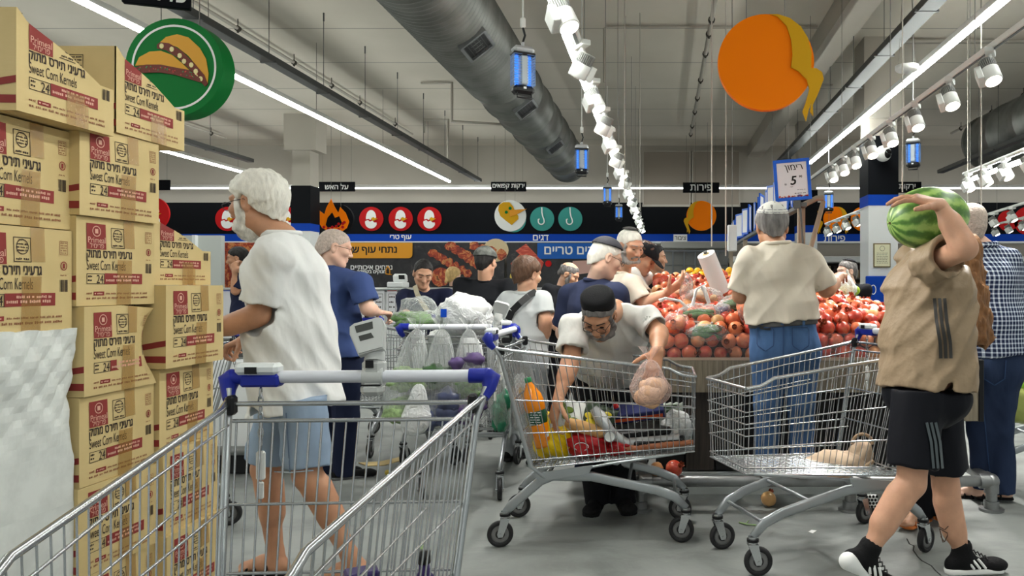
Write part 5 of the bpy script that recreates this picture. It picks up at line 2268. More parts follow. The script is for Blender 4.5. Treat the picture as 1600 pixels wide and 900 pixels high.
# bags on the pomegranate heap
def cuke(mb, a, c, r):
    mb.tube([a, Vector(a).lerp(Vector(c), .15), Vector(a).lerp(Vector(c), .5) + Vector((0, 0, .006)), Vector(a).lerp(Vector(c), .85), c], [r * .4, r * .9, r, r * .9, r * .4], 10)

def veg_bag(label, px, py, Y, r, seed, film_=F_BAG, kind='cuke'):
    c = P(px, py, Y)
    root = thing('plastic_bag', label, 'bag', c)
    rr_ = random.Random(seed)
    ph = [rr_.uniform(0, 6.3) for _ in range(5)]
    mb = MB()
    mb.ball((0, 0, 0), r, 40, 22, 0, None, None, lambda d: 1 + .07 * math.sin(6 * d.x + ph[0]) * math.sin(5 * d.z + ph[1]) + .05 * math.sin(13 * d.y + 9 * d.x + ph[2]) + .035 * math.sin(19 * d.z + 12 * d.x + ph[3]))
    mb.build('film', film_, root)
    if kind == 'cuke':
        for k in range(6):
            mb = MB()
            y0 = rr_.uniform(-.4, .4) * r[1]
            z0 = rr_.uniform(-.5, .35) * r[2]
            cuke(mb, (-r[0] * .75, y0, z0 + rr_.uniform(-.01, .01)), (r[0] * .7, y0 + rr_.uniform(-.02, .02), z0 + rr_.uniform(-.02, .02)), .019)
            mb.build('cucumber', mat('cucumber', (70, 112, 56), .5, vary=.3, vscale=20), root)
    elif kind != 'empty':
        for k in range(5):
            mb = MB()
            mb.ball((rr_.uniform(-.55, .55) * r[0], rr_.uniform(-.4, .4) * r[1], rr_.uniform(-.4, .3) * r[2]), rr_.uniform(.3, .42) * r[2] * 1.6, 14, 10, 0)
            mb.build('contents', {'pom': M_POM, 'potato': M_POTATO, 'aub': M_PURPLE, 'peach': M_PEACH}[kind], root)
    return root

veg_bag('clear bag of cucumbers lying on the left of the pomegranate heap', 1092, 490, 4.66, (.135, .08, .065), 31)
veg_bag('clear bag of red peppers at the front left corner of the heap', 1056, 505, 4.56, (.085, .07, .06), 32, F_BAGP, 'pom')
veg_bag('clear bag of long vegetables hanging over the front of the heap', 1105, 520, 4.52, (.125, .06, .055), 33, F_BAG)
veg_bag('clear bag with a dark aubergine on the heap', 1128, 487, 4.75, (.06, .07, .055), 34, F_BAG, 'aub')
veg_bag('clear bag of green vegetables right of the bag roll', 1150, 475, 4.85, (.11, .08, .06), 35, F_BAG)
veg_bag('crumpled pink bag by the left arm of the man in jeans', 1165, 478, 4.62, (.05, .06, .11), 36, F_BAGP, 'peach')
veg_bag('crumpled clear bag between the bag roll and the cucumbers', 1100, 462, 5.0, (.13, .09, .055), 37, F_BAG, 'potato')
# white loop handles of those bags
for i, (pts, lb) in enumerate(((((1030, 470), (1040, 466), (1062, 470), (1075, 482)), 'white twisted bag handle sticking out left of the cucumbers'),
                               (((1060, 500), (1075, 502), (1110, 506), (1122, 500)), 'white flat bag strap lying across the front bags'),
                               (((1082, 478), (1088, 452), (1098, 446), (1108, 474)), 'white upright bag loop above the cucumbers'))):
    q = [P(a, c, 4.58) for a, c in pts]
    mb = MB()
    mb.tube(q, [.012, .008, .008, .012], 10)
    o = mb.build('twisted_plastic', F_BAGW, None, q[0])
    tag(o, lb, 'plastic')
# roll of bags on a peg
a, c = P(1127, 455, 5.15), P(1103, 397, 5.05)
root = thing('bag_roll', 'thick white roll of plastic bags leaning on its holder', 'bag roll', a)
mb = MB()
d = (c - a).normalized()
mb.cyl(a, c, .062, n=28)
mb.cyl(c, c + d * .004, .022, n=16, mi=1)
mb.build('roll', [mat('roll_white', (222, 224, 224), .35, bump=.08, bscale=30), M_CARD], root, rel='world')
mb = MB()
mb.cyl(a - d * .02, a - Vector((0, 0, .45)), .014, n=8)
mb.cyl(a - d * .03, c + d * .02, .012, n=8)
mb.build('holder', M_DGREY, root, rel='world')

# white hanging film near the far side of the stand
veg_bag('clear bag opened on top of the heap before the bearded man', 1318, 452, 6.15, (.10, .08, .11), 41, F_BAGW, 'empty')
veg_bag('clear bag beside the right arm of the man in jeans', 1300, 443, 6.0, (.07, .07, .06), 42, F_BAG, 'cuke')
root = heap_bag('white bag lying at the right edge of the heap beside the tan shirt', P(1366, 495, 4.75), (.035, .05, .07), F_BAGW, [(M_LET, (0, 0, 0), (.02, .03, .04))], 43)

# ================================================================== GROCERIES IN THE MIDDLE CART
M_YBAG = mat('yellow_plastic', (240, 200, 16), .3, bump=.9, bscale=16)
M_RBAG = mat('red_plastic', (176, 28, 34), .3, bump=.8, bscale=18)
M_SILV = mat('silver_pack', (196, 198, 200), .25, .6, bump=.5, bscale=20)
def lump(name, label, cat, c, r, mt, seed, R=None, amp=.1):
    rr_ = random.Random(seed)
    ph = [rr_.uniform(0, 6.3) for _ in range(5)]
    mb = MB()
    mb.ball((0, 0, 0), r, 40, 24, 0, None, R, lambda d: (abs(d.x) ** 3 + abs(d.y) ** 3 + abs(d.z) ** 3) ** (-1 / 3) * (1 + amp * math.sin(6 * d.x + ph[0]) * math.sin(5 * d.z + ph[1]) + amp * .7 * abs(math.sin(9 * d.y + 7 * d.x + ph[2])) + amp * .5 * math.sin(15 * d.z + 11 * d.x + ph[3])))
    o = mb.build(name, mt)
    o.location = c
    return tag(o, label, cat)

o = lump('yellow_bag', 'bright yellow plastic bag in the rear of the grocery cart', 'bag', (-.555, 3.80, .515), (.095, .11, .105), M_YBAG, 51)
MB().prism(circle(.011, 16), 0, .002, 0, face_cam(Vector((-.02, -.118, .02)))).build('white_dot', M_LET, o)
o = lump('red_bag', 'red plastic packs on the floor of the grocery cart', 'pack', (-.375, 3.80, .475), (.115, .11, .062), M_RBAG, 52)
MB().tube([(-.03 + .035 * math.cos(a), -.116, -.0 + .02 * math.sin(a)) for a in [2 * PI * k / 20 for k in range(20)]], .0022, 4, closed=True).build('ring_mark', M_LET, o)
o = lump('red_bag', 'smaller red pack beside the silver tube in the grocery cart', 'pack', (-.215, 3.79, .462), (.07, .09, .04), M_RBAG, 53)
# orange juice bottle
def bottle(name, label, base, tip, prof, liq, cap, wrap=None):
    base, tip = Vector(base), Vector(tip)
    L = (tip - base).length
    M = Matrix.Translation(base) @ frame(tip - base).to_4x4()
    root = thing(name, label, 'bottle', base)
    mb = MB()
    mb.lathe([(r, z * L) for r, z in prof], 24, 0, M)
    mb.build('body', liq, root, rel='world')
    if wrap:
        mb = MB()
        mb.lathe([(wrap[3], wrap[1] * L), (wrap[3] + .001, wrap[1] * L + .001), (wrap[3] + .001, wrap[2] * L - .001), (wrap[3], wrap[2] * L)], 24, 0, M)
        w_ = mb.build('wrap_label', wrap[0], root, rel='world')
        mb = MB()
        q = base.lerp(tip, (wrap[1] + wrap[2]) / 2)
        for k in range(6):
            greek(mb, -.028, .028, .03 - k * .012, .006, face_cam(q + Vector((0, -wrap[3] - .004, 0))), 0, 90 + k)
        mb.build('lettering', M_LET, root, rel='world')
    mb = MB()
    mb.lathe([(.0, .93 * L), (.0165, .93 * L), (.017, .935 * L), (.017, L), (0, L)], 18, 0, M)
    mb.build('cap', cap, root, rel='world')
    return root

bottle('juice_bottle', 'orange juice bottle with green cap and green label leaning in the grocery cart', P(852, 697, 3.72), P(824, 590, 3.72),
       [(.0, 0), (.046, .0), (.05, .03), (.05, .32), (.046, .36), (.046, .5), (.05, .54), (.052, .62), (.046, .74), (.026, .86), (.016, .92), (.016, .97)],
       mat('orange_juice', (240, 140, 10), .2, coat=.6), mat('cap_green', (20, 120, 70), .4), (mat('label_green', (22, 74, 52), .5), .33, .52, .0475))
# flat chip packs, baguette, tubes, boxes
def pillow(name, label, cat, c, size, R, mt, mt2=None, seed=1):
    rr_ = random.Random(seed)
    mb = MB()
    w, h, d = size
    def fn(sg):
        def f(u, v):
            a, e = 2 * u - 1, 2 * v - 1
            t = max(0, (1 - a ** 4) * (1 - e ** 4))
            return ((a * w / 2) * (1 - .06 * (1 - abs(e)) * 0), e * h / 2 + .004 * math.sin(14 * a), sg * d / 2 * t ** .6 * (1 + .12 * math.sin(9 * a + seed) * math.sin(7 * e)))
        return f
    mb.sheet(fn(1), 16, 16, 0)
    k = len(mb.f)
    mb.sheet(fn(-1), 16, 16, 0)
    for q in range(k, len(mb.f)):
        mb.f[q] = mb.f[q][::-1]
    o = mb.build(name, mt)
    if mt2:
        mb = MB()
        for q in range(5):
            a, e = rr_.uniform(-.6, .6), rr_.uniform(-.6, .6)
            t = max(0, (1 - a ** 4) * (1 - e ** 4)) ** .6
            z = d / 2 * t * 1.13
            mb.ball((a * w / 2, e * h / 2, z - .001), (w * .13, h * .11, .003), 12, 6, 0)
        mb.build('print_patch', mt2, o)
    o.location = c
    o.rotation_euler = R
    return tag(o, label, cat)

pillow('snack_pack', 'white snack bag with green and black print under the reaching hand', 'pack', (-.47, 3.76, .62), (.19, .16, .07), (math.radians(60), .2, .3), mat('pack_white', (214, 216, 210), .3, bump=.5, bscale=22), mat('pack_green', (96, 120, 40), .4), 3)
pillow('snack_pack', 'dark green and yellow snack bag right of the white snack bag', 'pack', (-.33, 3.77, .60), (.17, .15, .06), (math.radians(64), .35, -.1), mat('pack_dark', (52, 66, 50), .3, bump=.5, bscale=22), mat('pack_yellow', (206, 186, 40), .4), 4)
mb = MB()
mb.tube([(-.10, 0, .03), (-.08, 0, .025), (0, 0, .0), (.09, 0, -.028), (.115, 0, -.035)], [.012, .028, .032, .03, .012], 14)
o = mb.build('bread_stick', mat('bread_tan', (206, 160, 104), .6, vary=.15, vscale=20))
o.location = (-.40, 3.72, .565)
tag(o, 'tan bread stick lying across the red packs in the grocery cart', 'bread')
mb = MB()
mb.tube([(-.13, 0, .13), (-.10, 0, .09), (-.04, 0, .0), (.04, 0, -.045), (.30, 0, -.02)], [.02, .035, .03, .022, .02], 12)
o = mb.build('foil_pack', M_SILV)
o.location = (-.22, 3.73, .53)
tag(o, 'silver foil pack curving down across the middle of the grocery cart', 'pack')
mb = MB()
mb.cyl((0, -.06, 0), (0, .05, 0), .028, n=24)
mb.cyl((0, -.062, 0), (0, -.06, 0), .024, n=24, mi=1)
o = mb.build('food_can', [M_SILV, M_LET])
o.location = (-.262, 3.72, .53)
tag(o, 'small can with white lid lying under the silver foil pack', 'can')
root = thing('flat_box', 'dark blue flat box with an orange stripe on top of the groceries', 'box', (-.13, 3.85, .62))
root.rotation_euler = (math.radians(25), math.radians(-7), .05)
MB().box((0, 0, 0), (.27, .10, .055), b=.004).build('box', mat('box_navy', (42, 48, 96), .4), root)
mb = MB()
mb.box((.0, -.051, -.004), (.25, .002, .018))
mb.build('stripe', mat('stripe_orange', (222, 92, 48), .4), root)
mb = MB()
mb.ball((0, 0, 0), .017, 14, 10)
mb.cyl((0, 0, 0), (.08, .02, -.05), .012, .016, n=12, mi=1)
o = mb.build('red_cap_bottle', [mat('cap_red', (206, 34, 34), .35), M_SILV])
o.location = (-.245, 3.86, .645)
tag(o, 'small bottle with a round red cap left of the blue box', 'bottle')
for i, (c, s, ry, lb) in enumerate((((-.10, 3.83, .535), (.28, .16, .035), -.10, 'black tray pack under the blue box'),
                                    ((-.02, 3.78, .495), (.26, .15, .03), -.05, 'black tray pack with a clear top near the cart front'))):
    root = thing('food_tray', lb, 'tray', c)
    root.rotation_euler = (.1, ry, .03)
    mb = MB()
    mb.box((0, 0, 0), s, b=.008)
    mb.build('tray', M_BLACK, root)
    mb = MB()
    for k in range(6):
        mb.box((-s[0] / 2 + s[0] * (k + .5) / 6, -s[1] / 2 - .001, 0), (.008, .004, s[2] * .8))
    mb.build('rib', mat('tray_rib', (50, 50, 52), .4), root)
mb = MB()
mb.tube([(-.2, 0, -.01), (-.1, 0, -.005), (.05, 0, .01), (.19, 0, .025)], [.01, .016, .018, .012], 12)
o = mb.build('sausage_pack', mat('sausage', (186, 116, 80), .4))
o.location = (-.04, 3.71, .468)
tag(o, 'long reddish pack on the cart floor under the trays', 'pack')
heap_bag('crumpled clear bag at the front end of the grocery cart', Vector((.07, 3.86, .54)), (.085, .11, .085), F_BAGW, [(M_LET, (0, 0, 0), (.05, .06, .05))], 61)
pillow('snack_pack', 'clear herb pack standing at the front end of the grocery cart', 'pack', (.03, 3.93, .615), (.15, .08, .05), (math.radians(70), 0, .1), mat('pack_clear', (186, 196, 186), .25, bump=.6, bscale=26), M_LEAFD, 6)

# items standing in the front cart
root = thing('purple_box', 'purple packet with a white printed label standing in the front cart', 'packet', (-.575, 1.42, .43))
root.rotation_euler = (0, 0, .5)
MB().box((0, 0, .15), (.06, .045, .30), b=.004).build('box', mat('pack_purple', (50, 34, 92), .4), root)
mb = MB()
mb.box((0, -.023, .27), (.046, .002, .03))
mb.build('label_sheet', M_LET, root)
mb = MB()
greek(mb, -.018, .018, .276, .006, face_cam(Vector((0, -.0245, 0))), 0, 5)
greek(mb, -.018, .018, .264, .006, face_cam(Vector((0, -.0245, 0))), 0, 6)
mb.build('lettering', M_INK, root)
mb = MB()
mb.lathe([(0, 0), (.032, 0), (.034, .01), (.034, .155), (.026, .19), (.012, .21), (.012, .23)], 18, 0)
mb.lathe([(0, .228), (.014, .228), (.014, .255), (0, .257)], 14, 1)
o = mb.build('purple_bottle', [MATS['pack_purple'], M_BLACK])
o.location = (-.545, 1.70, .41)
tag(o, 'small purple bottle at the right side of the front cart', 'bottle')

# ---- cloth bag in the right cart
M_CLOTH = mat('cloth_beige', (206, 182, 156), .8, bump=.5, bscale=16)
C0 = P(1312, 722, 3.72)
root = thing('cloth_bag', 'beige cloth bag slumped on the floor of the right cart', 'bag', C0)
rr_ = random.Random(6)
mb = MB()
mb.ball((0, 0, -.005), (.155, .10, .062), 40, 24, 0, None, None, lambda d: 1 + .08 * math.sin(6 * d.x + 1) * math.sin(5 * d.z) + .05 * abs(math.sin(9 * d.x + 6 * d.y)) + .03 * math.sin(15 * d.x + 9 * d.z))
mb.ball((.085, 0, .055), (.058, .06, .085), 30, 18, 0, Matrix.Rotation(.35, 4, 'Y'), None, lambda d: 1 + .1 * math.sin(7 * d.x + 2) * math.sin(5 * d.z) + .06 * abs(math.sin(11 * d.z + 6 * d.x)))
mb.build('body', M_CLOTH, root)
mb = MB()
pts = [(.14 - .22 * t, -.10 - .01 * math.sin(5 * t), .03 - .085 * t - .02 * math.sin(PI * t)) for t in [k / 10 for k in range(11)]]
mb.tube(pts, .009, 8)
pts = [(.10 + .05 * math.cos(a), -.05, .10 + .05 * math.sin(a)) for a in [PI * k / 10 for k in range(11)]]
mb.tube(pts, .008, 8)
mb.build('strap', mat('cloth_beige_dark', (176, 148, 120), .8), root)

# ---- cabbage and packs in the right edge cart
o = lump('cabbage', 'large pale green cabbage in the cart at the right edge', 'cabbage', P(1583, 630, 4.72), (.13, .13, .12), mat('cabbage_green', (170, 178, 96), .5, bump=.6, bscale=9, vary=.2, vscale=8), 71, None, .04)
o = lump('blue_pack', 'blue wrapper behind the cabbage in the right edge cart', 'pack', P(1600, 590, 4.85), (.16, .08, .05), mat('wrap_blue', (70, 130, 180), .3, bump=.5), 72)
o = lump('green_bag', 'bright green bag on top of the cabbage in the right edge cart', 'bag', P(1592, 597, 4.70), (.09, .07, .045), mat('bag_bright_green', (150, 200, 60), .35, bump=.6), 73)

# ================================================================== LITTER ON THE FLOOR
pomegranate(P(1200, 790, 4.31).x, 4.29, .044, 'pomegranate lying on the floor under the right cart')
pomegranate(P(1053, 733, 4.22).x, 4.22, .236, 'pomegranate resting on the guard rail beside the grocery cart')
pomegranate(P(1037, 735, 4.24).x - .04, 4.225, .232, 'half hidden pomegranate on the guard rail behind the grocery cart', None, .9)
veg_bag('torn clear bag draped on the guard rail corner behind the grocery cart', 1052, 752, 4.27, (.09, .07, .045), 81, F_BAG, 'potato')
def scrap(name, label, cat, pts, z, mt, th=.003):
    mb = MB()
    mb.prism([(p.x, p.y) for p in pts], .001, z, 0)
    o = mb.build(name, mt, None, (pts[0].x, pts[0].y, 0))
    return tag(o, label, cat)
def G(px, py):
    Y = EYE * FOC / (py - VY)
    return P(px, py, Y)
scrap('cardboard_strip', 'strip of brown cardboard lying on the floor behind the front cart', 'cardboard', [G(560, 724), G(575, 729), G(600, 728), G(648, 714), G(642, 711), G(595, 722)], .006, M_CARD)
scrap('paper_scrap', 'small white paper scrap on the floor under the right cart', 'paper', [G(1263, 832), G(1270, 834), G(1276, 830), G(1268, 829)], .004, M_LET)
scrap('grape_stem', 'yellow green plant scrap on the floor seen through the front cart', 'scrap', [G(655, 857), G(662, 860), G(663, 852), G(658, 850)], .006, M_LETTUCE)
mb = MB()
mb.tube([G(1155, 818) + Vector((0, 0, .006)), G(1168, 822) + Vector((0, 0, .008)), G(1180, 822) + Vector((0, 0, .006)), G(1195, 826) + Vector((0, 0, .006))], .004, 6)
mb.tube([G(1165, 821) + Vector((0, 0, .008)), G(1170, 815) + Vector((0, 0, .006))], .003, 6)
o = mb.build('green_stalk', M_LETTUCE, None, G(1155, 818))
tag(o, 'thin green stalk on the floor between the two middle carts', 'stalk')
mb = MB()
mb.ball((0, 0, 0), .017, 12, 8)
o = mb.build('lemon', MATS['lemon'])
o.location = G(605, 742) + Vector((0, 0, .016))
tag(o, 'tiny yellow fruit on the floor beyond the cardboard strip', 'fruit')
# crack in the floor
mb = MB()
pts = [G(*q) for q in ((1417, 842), (1421, 850), (1428, 853), (1427, 860), (1434, 870), (1440, 876), (1455, 884), (1462, 892), (1470, 899))]
for a, c in zip(pts, pts[1:]):
    mb.box(((a.x + c.x) / 2, (a.y + c.y) / 2, .0006), ((c - a).length * 1.05, .006, .0008), 0, Matrix.Rotation(math.atan2(c.y - a.y, c.x - a.x), 3, 'Z'))
o = mb.build('trim_9', mat('crack_dark', (52, 52, 50), .8))
struct(o)
# spotted cloth tag under the right cart
p = P(1360, 783, 4.0)
root = thing('spotted_pouch', 'white pouch with black dots hanging under the right cart', 'pouch', p)
mb = MB()
mb.box((0, 0, 0), (.075, .02, .075), b=.012)
mb.build('pouch', M_LET, root)
mb = MB()
for i in range(4):
    for j in range(4):
        mb.prism(circle(.0075, 10, -.027 + i * .018 + (.004 if j % 2 else -.003), -.027 + j * .018), 0, .001, 0, face_cam(Vector((0, -.0105, 0))))
mb.build('dots', M_BLACK, root)
MB().tube([(0, 0, .036), (.0, .0, .16)], .003, 5).build('string', M_LET, root)
# ================================================================== PEOPLE
F32 = np.float32
def npv(v): return np.array(tuple(v), dtype=F32)
def unit(v):
    v = np.array(v, dtype=F32)
    return v / max(1e-9, float(np.linalg.norm(v)))

def caps(a, b, ra, rb, k=.02): return ('+', 'c', npv(a), npv(b), ra, rb, k)
def ell(c, R, r, k=.02, op='+'): return (op, 'e', npv(c), R, np.array(r, dtype=F32), k)
def ecap(a, b, wa, wb, da, db, side, k=.05, op='+'): return (op, 'x', npv(a), npv(b), (wa, wb), (da, db), npv(side), k)
def plane(p, n, op='&'): return (op, 'p', npv(p), unit(n), 0)
def neg(pr): return ('-',) + tuple(pr[1:])

def prim_eval(pr, Pn):
    t = pr[1]
    if t == 'c':
        a, b, ra, rb = pr[2], pr[3], pr[4], pr[5]
        ab = b - a
        q = Pn - a
        h = np.clip(q @ ab / max(1e-9, float(ab @ ab)), 0, 1)
        return np.sqrt(((q - h[:, None] * ab) ** 2).sum(1)) - (ra + (rb - ra) * h), pr[6]
    if t == 'e':
        c, R, r = pr[2], pr[3], pr[4]
        q = (Pn - c) @ R
        k0 = np.sqrt(((q / r) ** 2).sum(1))
        k1 = np.sqrt(((q / (r * r)) ** 2).sum(1))
        return k0 * (k0 - 1) / np.maximum(k1, 1e-6), pr[5]
    if t == 'x':
        a, b, w, d, s = pr[2], pr[3], pr[4], pr[5], pr[6]
        ax = b - a
        L = float(np.linalg.norm(ax))
        ax = ax / L
        s = s - ax * float(s @ ax)
        s = s / np.linalg.norm(s)
        f = np.cross(ax, s)
        q = Pn - a
        z = q @ ax
        h = np.clip(z / L, 0, 1)
        e = z - h * L
        W = w[0] + (w[1] - w[0]) * h
        D = d[0] + (d[1] - d[0]) * h
        m_ = np.minimum(W, D)
        k0 = np.sqrt((q @ s / W) ** 2 + (q @ f / D) ** 2 + (e / m_) ** 2)
        return (k0 - 1) * m_, pr[7]
    if t == 'p':
        return (Pn - pr[2]) @ pr[3], pr[4]
    if t == 'g':
        return field(pr[2], Pn), pr[3]

def grp(l, k): return ('+', 'g', l, k)

def prim_box(pr):
    t = pr[1]
    if t == 'g':
        q = [prim_box(x) for x in pr[2] if x[0] == '+' and x[1] != 'p']
        return np.min([b_[0] for b_ in q], 0), np.max([b_[1] for b_ in q], 0)
    if t == 'c':
        r = max(pr[4], pr[5])
        return np.minimum(pr[2], pr[3]) - r, np.maximum(pr[2], pr[3]) + r
    if t == 'e':
        r = float(pr[4].max())
        return pr[2] - r, pr[2] + r
    if t == 'x':
        r = max(max(pr[4]), max(pr[5]))
        return np.minimum(pr[2], pr[3]) - r, np.maximum(pr[2], pr[3]) + r
    return None

def field(prims, Pn, disp=None):
    d = None
    for pr in prims:
        x, k = prim_eval(pr, Pn)
        if d is None:
            d = x
        elif pr[0] == '+':
            if k > 0:
                h = np.clip(.5 + .5 * (d - x) / k, 0, 1)
                d = d + (x - d) * h - k * h * (1 - h)
            else:
                d = np.minimum(d, x)
        elif pr[0] == '-':
            k = max(k, 1e-4)
            h = np.clip(.5 - .5 * (d + x) / k, 0, 1)
            d = d + (-x - d) * h + k * h * (1 - h)
        else:
            d = np.maximum(d, x)
    if disp is not None:
        d = d + disp(Pn)
    return d

def nets(prims, h, disp=None, box=None, pad=.03):
    """surface of the field as quads"""
    bs = [prim_box(p) for p in prims if p[0] == '+' and p[1] != 'p']
    lo = np.min([b_[0] for b_ in bs], 0) - pad
    hi = np.max([b_[1] for b_ in bs], 0) + pad
    if box is not None:
        lo, hi = np.maximum(lo, box[0]), np.minimum(hi, box[1])
    B = 5
    n = np.ceil((hi - lo) / (h * B)).astype(int) + 1
    ax = [lo[i] + np.arange(n[i] + 1) * h * B for i in range(3)]
    G_ = np.stack(np.meshgrid(*ax, indexing='ij'), -1).reshape(-1, 3).astype(F32)
    dc = field(prims, G_, disp).reshape(n + 1)
    # fine grid filled with the coarse sign, evaluated near the surface only
    N = n * B + 1
    D = np.repeat(np.repeat(np.repeat(dc[:-1, :-1, :-1], B, 0), B, 1), B, 2)
    D = np.pad(D, ((0, 1), (0, 1), (0, 1)), mode='edge')
    thr = h * B * 1.75 + .006
    near = np.zeros(n, bool)
    for i in (0, 1):
        for j in (0, 1):
            for k in (0, 1):
                near |= np.abs(dc[i:i + n[0], j:j + n[1], k:k + n[2]]) < thr
    mask = np.zeros(N, bool)
    big = np.repeat(np.repeat(np.repeat(near, B, 0), B, 1), B, 2)
    for i in (0, 1):
        for j in (0, 1):
            for k in (0, 1):
                mask[i:i + big.shape[0], j:j + big.shape[1], k:k + big.shape[2]] |= big
    I = np.argwhere(mask)
    pts = (lo + I * h).astype(F32)
    out = np.empty(len(pts), F32)
    for s in range(0, len(pts), 400000):
        out[s:s + 400000] = field(prims, pts[s:s + 400000], disp)
    D[mask] = out
    S = D < 0
    C = np.zeros(tuple(N - 1), np.int8)
    for i in (0, 1):
        for j in (0, 1):
            for k in (0, 1):
                C += S[i:N[0] - 1 + i, j:N[1] - 1 + j, k:N[2] - 1 + k]
    cells = np.argwhere((C > 0) & (C < 8))
    if not len(cells):
        return np.zeros((0, 3)), np.zeros((0, 4), int)
    idx = -np.ones(tuple(N - 1), np.int64)
    idx[tuple(cells.T)] = np.arange(len(cells))
    acc = np.zeros((len(cells), 3))
    cnt = np.zeros(len(cells))
    cor = [(i, j, k) for i in (0, 1) for j in (0, 1) for k in (0, 1)]
    val = {c: D[cells[:, 0] + c[0], cells[:, 1] + c[1], cells[:, 2] + c[2]] for c in cor}
    for c in cor:
        for a in range(3):
            if c[a] == 0:
                e = list(c)
                e[a] = 1
                v0, v1 = val[c], val[tuple(e)]
                x = (v0 < 0) != (v1 < 0)
                t = np.where(x, v0 / np.where(x, v0 - v1, 1), 0)
                q = np.tile(np.array(c, float), (len(cells), 1))
                q[:, a] += t
                acc += q * x[:, None]
                cnt += x
    V = lo + (cells + acc / cnt[:, None]) * h
    Q = []
    for a in range(3):
        b_, c_ = (a + 1) % 3, (a + 2) % 3
        sl0 = [slice(None)] * 3
        sl1 = [slice(None)] * 3
        sl0[a] = slice(0, N[a] - 1)
        sl1[a] = slice(1, N[a])
        X = S[tuple(sl0)] != S[tuple(sl1)]
        E = np.argwhere(X)
        E = E[(E[:, b_] > 0) & (E[:, c_] > 0) & (E[:, b_] < N[b_] - 1) & (E[:, c_] < N[c_] - 1)]
        fl = S[tuple(E.T)]
        def cid(db, dc_):
            q = E.copy()
            q[:, b_] -= db
            q[:, c_] -= dc_
            return idx[tuple(q.T)]
        q = np.stack([cid(1, 1), cid(0, 1), cid(0, 0), cid(1, 0)], 1)
        q[~fl] = q[~fl][:, ::-1]
        Q.append(q)
    Q = np.concatenate(Q)
    Q = Q[(Q >= 0).all(1)]
    return V, Q

def mesh_obj(name, parts, mt, parent):
    """one object out of one or more (V, Q) surfaces, in world coordinates"""
    Vs, Qs, off = [], [], 0
    for V, Q in parts:
        Vs.append(V)
        Qs.append(Q + off)
        off += len(V)
    V = np.concatenate(Vs)
    q = parent
    while q is not None:
        V = V - np.array(tuple(q.location))
        q = q.parent
    Q = np.concatenate(Qs)
    me = bpy.data.meshes.new(name)
    me.vertices.add(len(V))
    me.vertices.foreach_set('co', V.astype(F32).ravel())
    me.loops.add(len(Q) * 4)
    me.loops.foreach_set('vertex_index', Q.astype(np.int32).ravel())
    me.polygons.add(len(Q))
    me.polygons.foreach_set('loop_start', np.arange(0, len(Q) * 4, 4, dtype=np.int32))
    me.polygons.foreach_set('use_smooth', np.ones(len(Q), bool))
    me.update(calc_edges=True)
    me.validate()
    for m_ in (mt if isinstance(mt, (list, tuple)) else [mt]):
        me.materials.append(m_)
    o = bpy.data.objects.new(name, me)
    return link(o, parent)

def folds(seed, amp, fx=1.0, side=None):
    r = np.random.RandomState(seed)
    A = r.normal(size=(5, 3)).astype(F32)
    A[:, 2] *= .55
    if side is not None:
        A = A * .22 + np.array(side, F32) * np.sign(A[:, :1])
    A = A / np.linalg.norm(A, axis=1)[:, None] * np.array([26, 34, 44, 19, 58], F32)[:, None] * fx
    ph = r.uniform(0, 6.28, 5).astype(F32)
    Wp = r.normal(size=(5, 3)).astype(F32) * 7
    w = np.array([1, .8, .5, 1.0, .3], F32)
    def f(Pn):
        s = 0
        for i in range(5):
            v = np.sin(Pn @ A[i] + ph[i] + 1.3 * np.sin(Pn @ Wp[i] + ph[(i + 1) % 5]))
            s = s + w[i] * (np.abs(v) - .6)
        return (s * amp).astype(F32)
    return f

def basis(f, u):
    """columns forward, side (person's right), up"""
    f = unit(f)
    u = unit(np.array(u, F32) - f * float(np.dot(f, u)))
    r = np.cross(f, u)
    return np.stack([f, r, u], 1).astype(F32)

def facing(yaw):
    a = math.radians(yaw)
    return np.array([math.sin(a), -math.cos(a), 0], F32)

def head_basis(yaw, pitch=0, roll=0):
    f0 = facing(yaw)
    u0 = np.array([0, 0, 1], F32)
    p = math.radians(pitch)
    f = f0 * math.cos(p) - u0 * math.sin(p)
    u = u0 * math.cos(p) + f0 * math.sin(p)
    r = np.cross(f, u)
    q = math.radians(roll)
    u = u * math.cos(q) + r * math.sin(q)
    return basis(f, u)

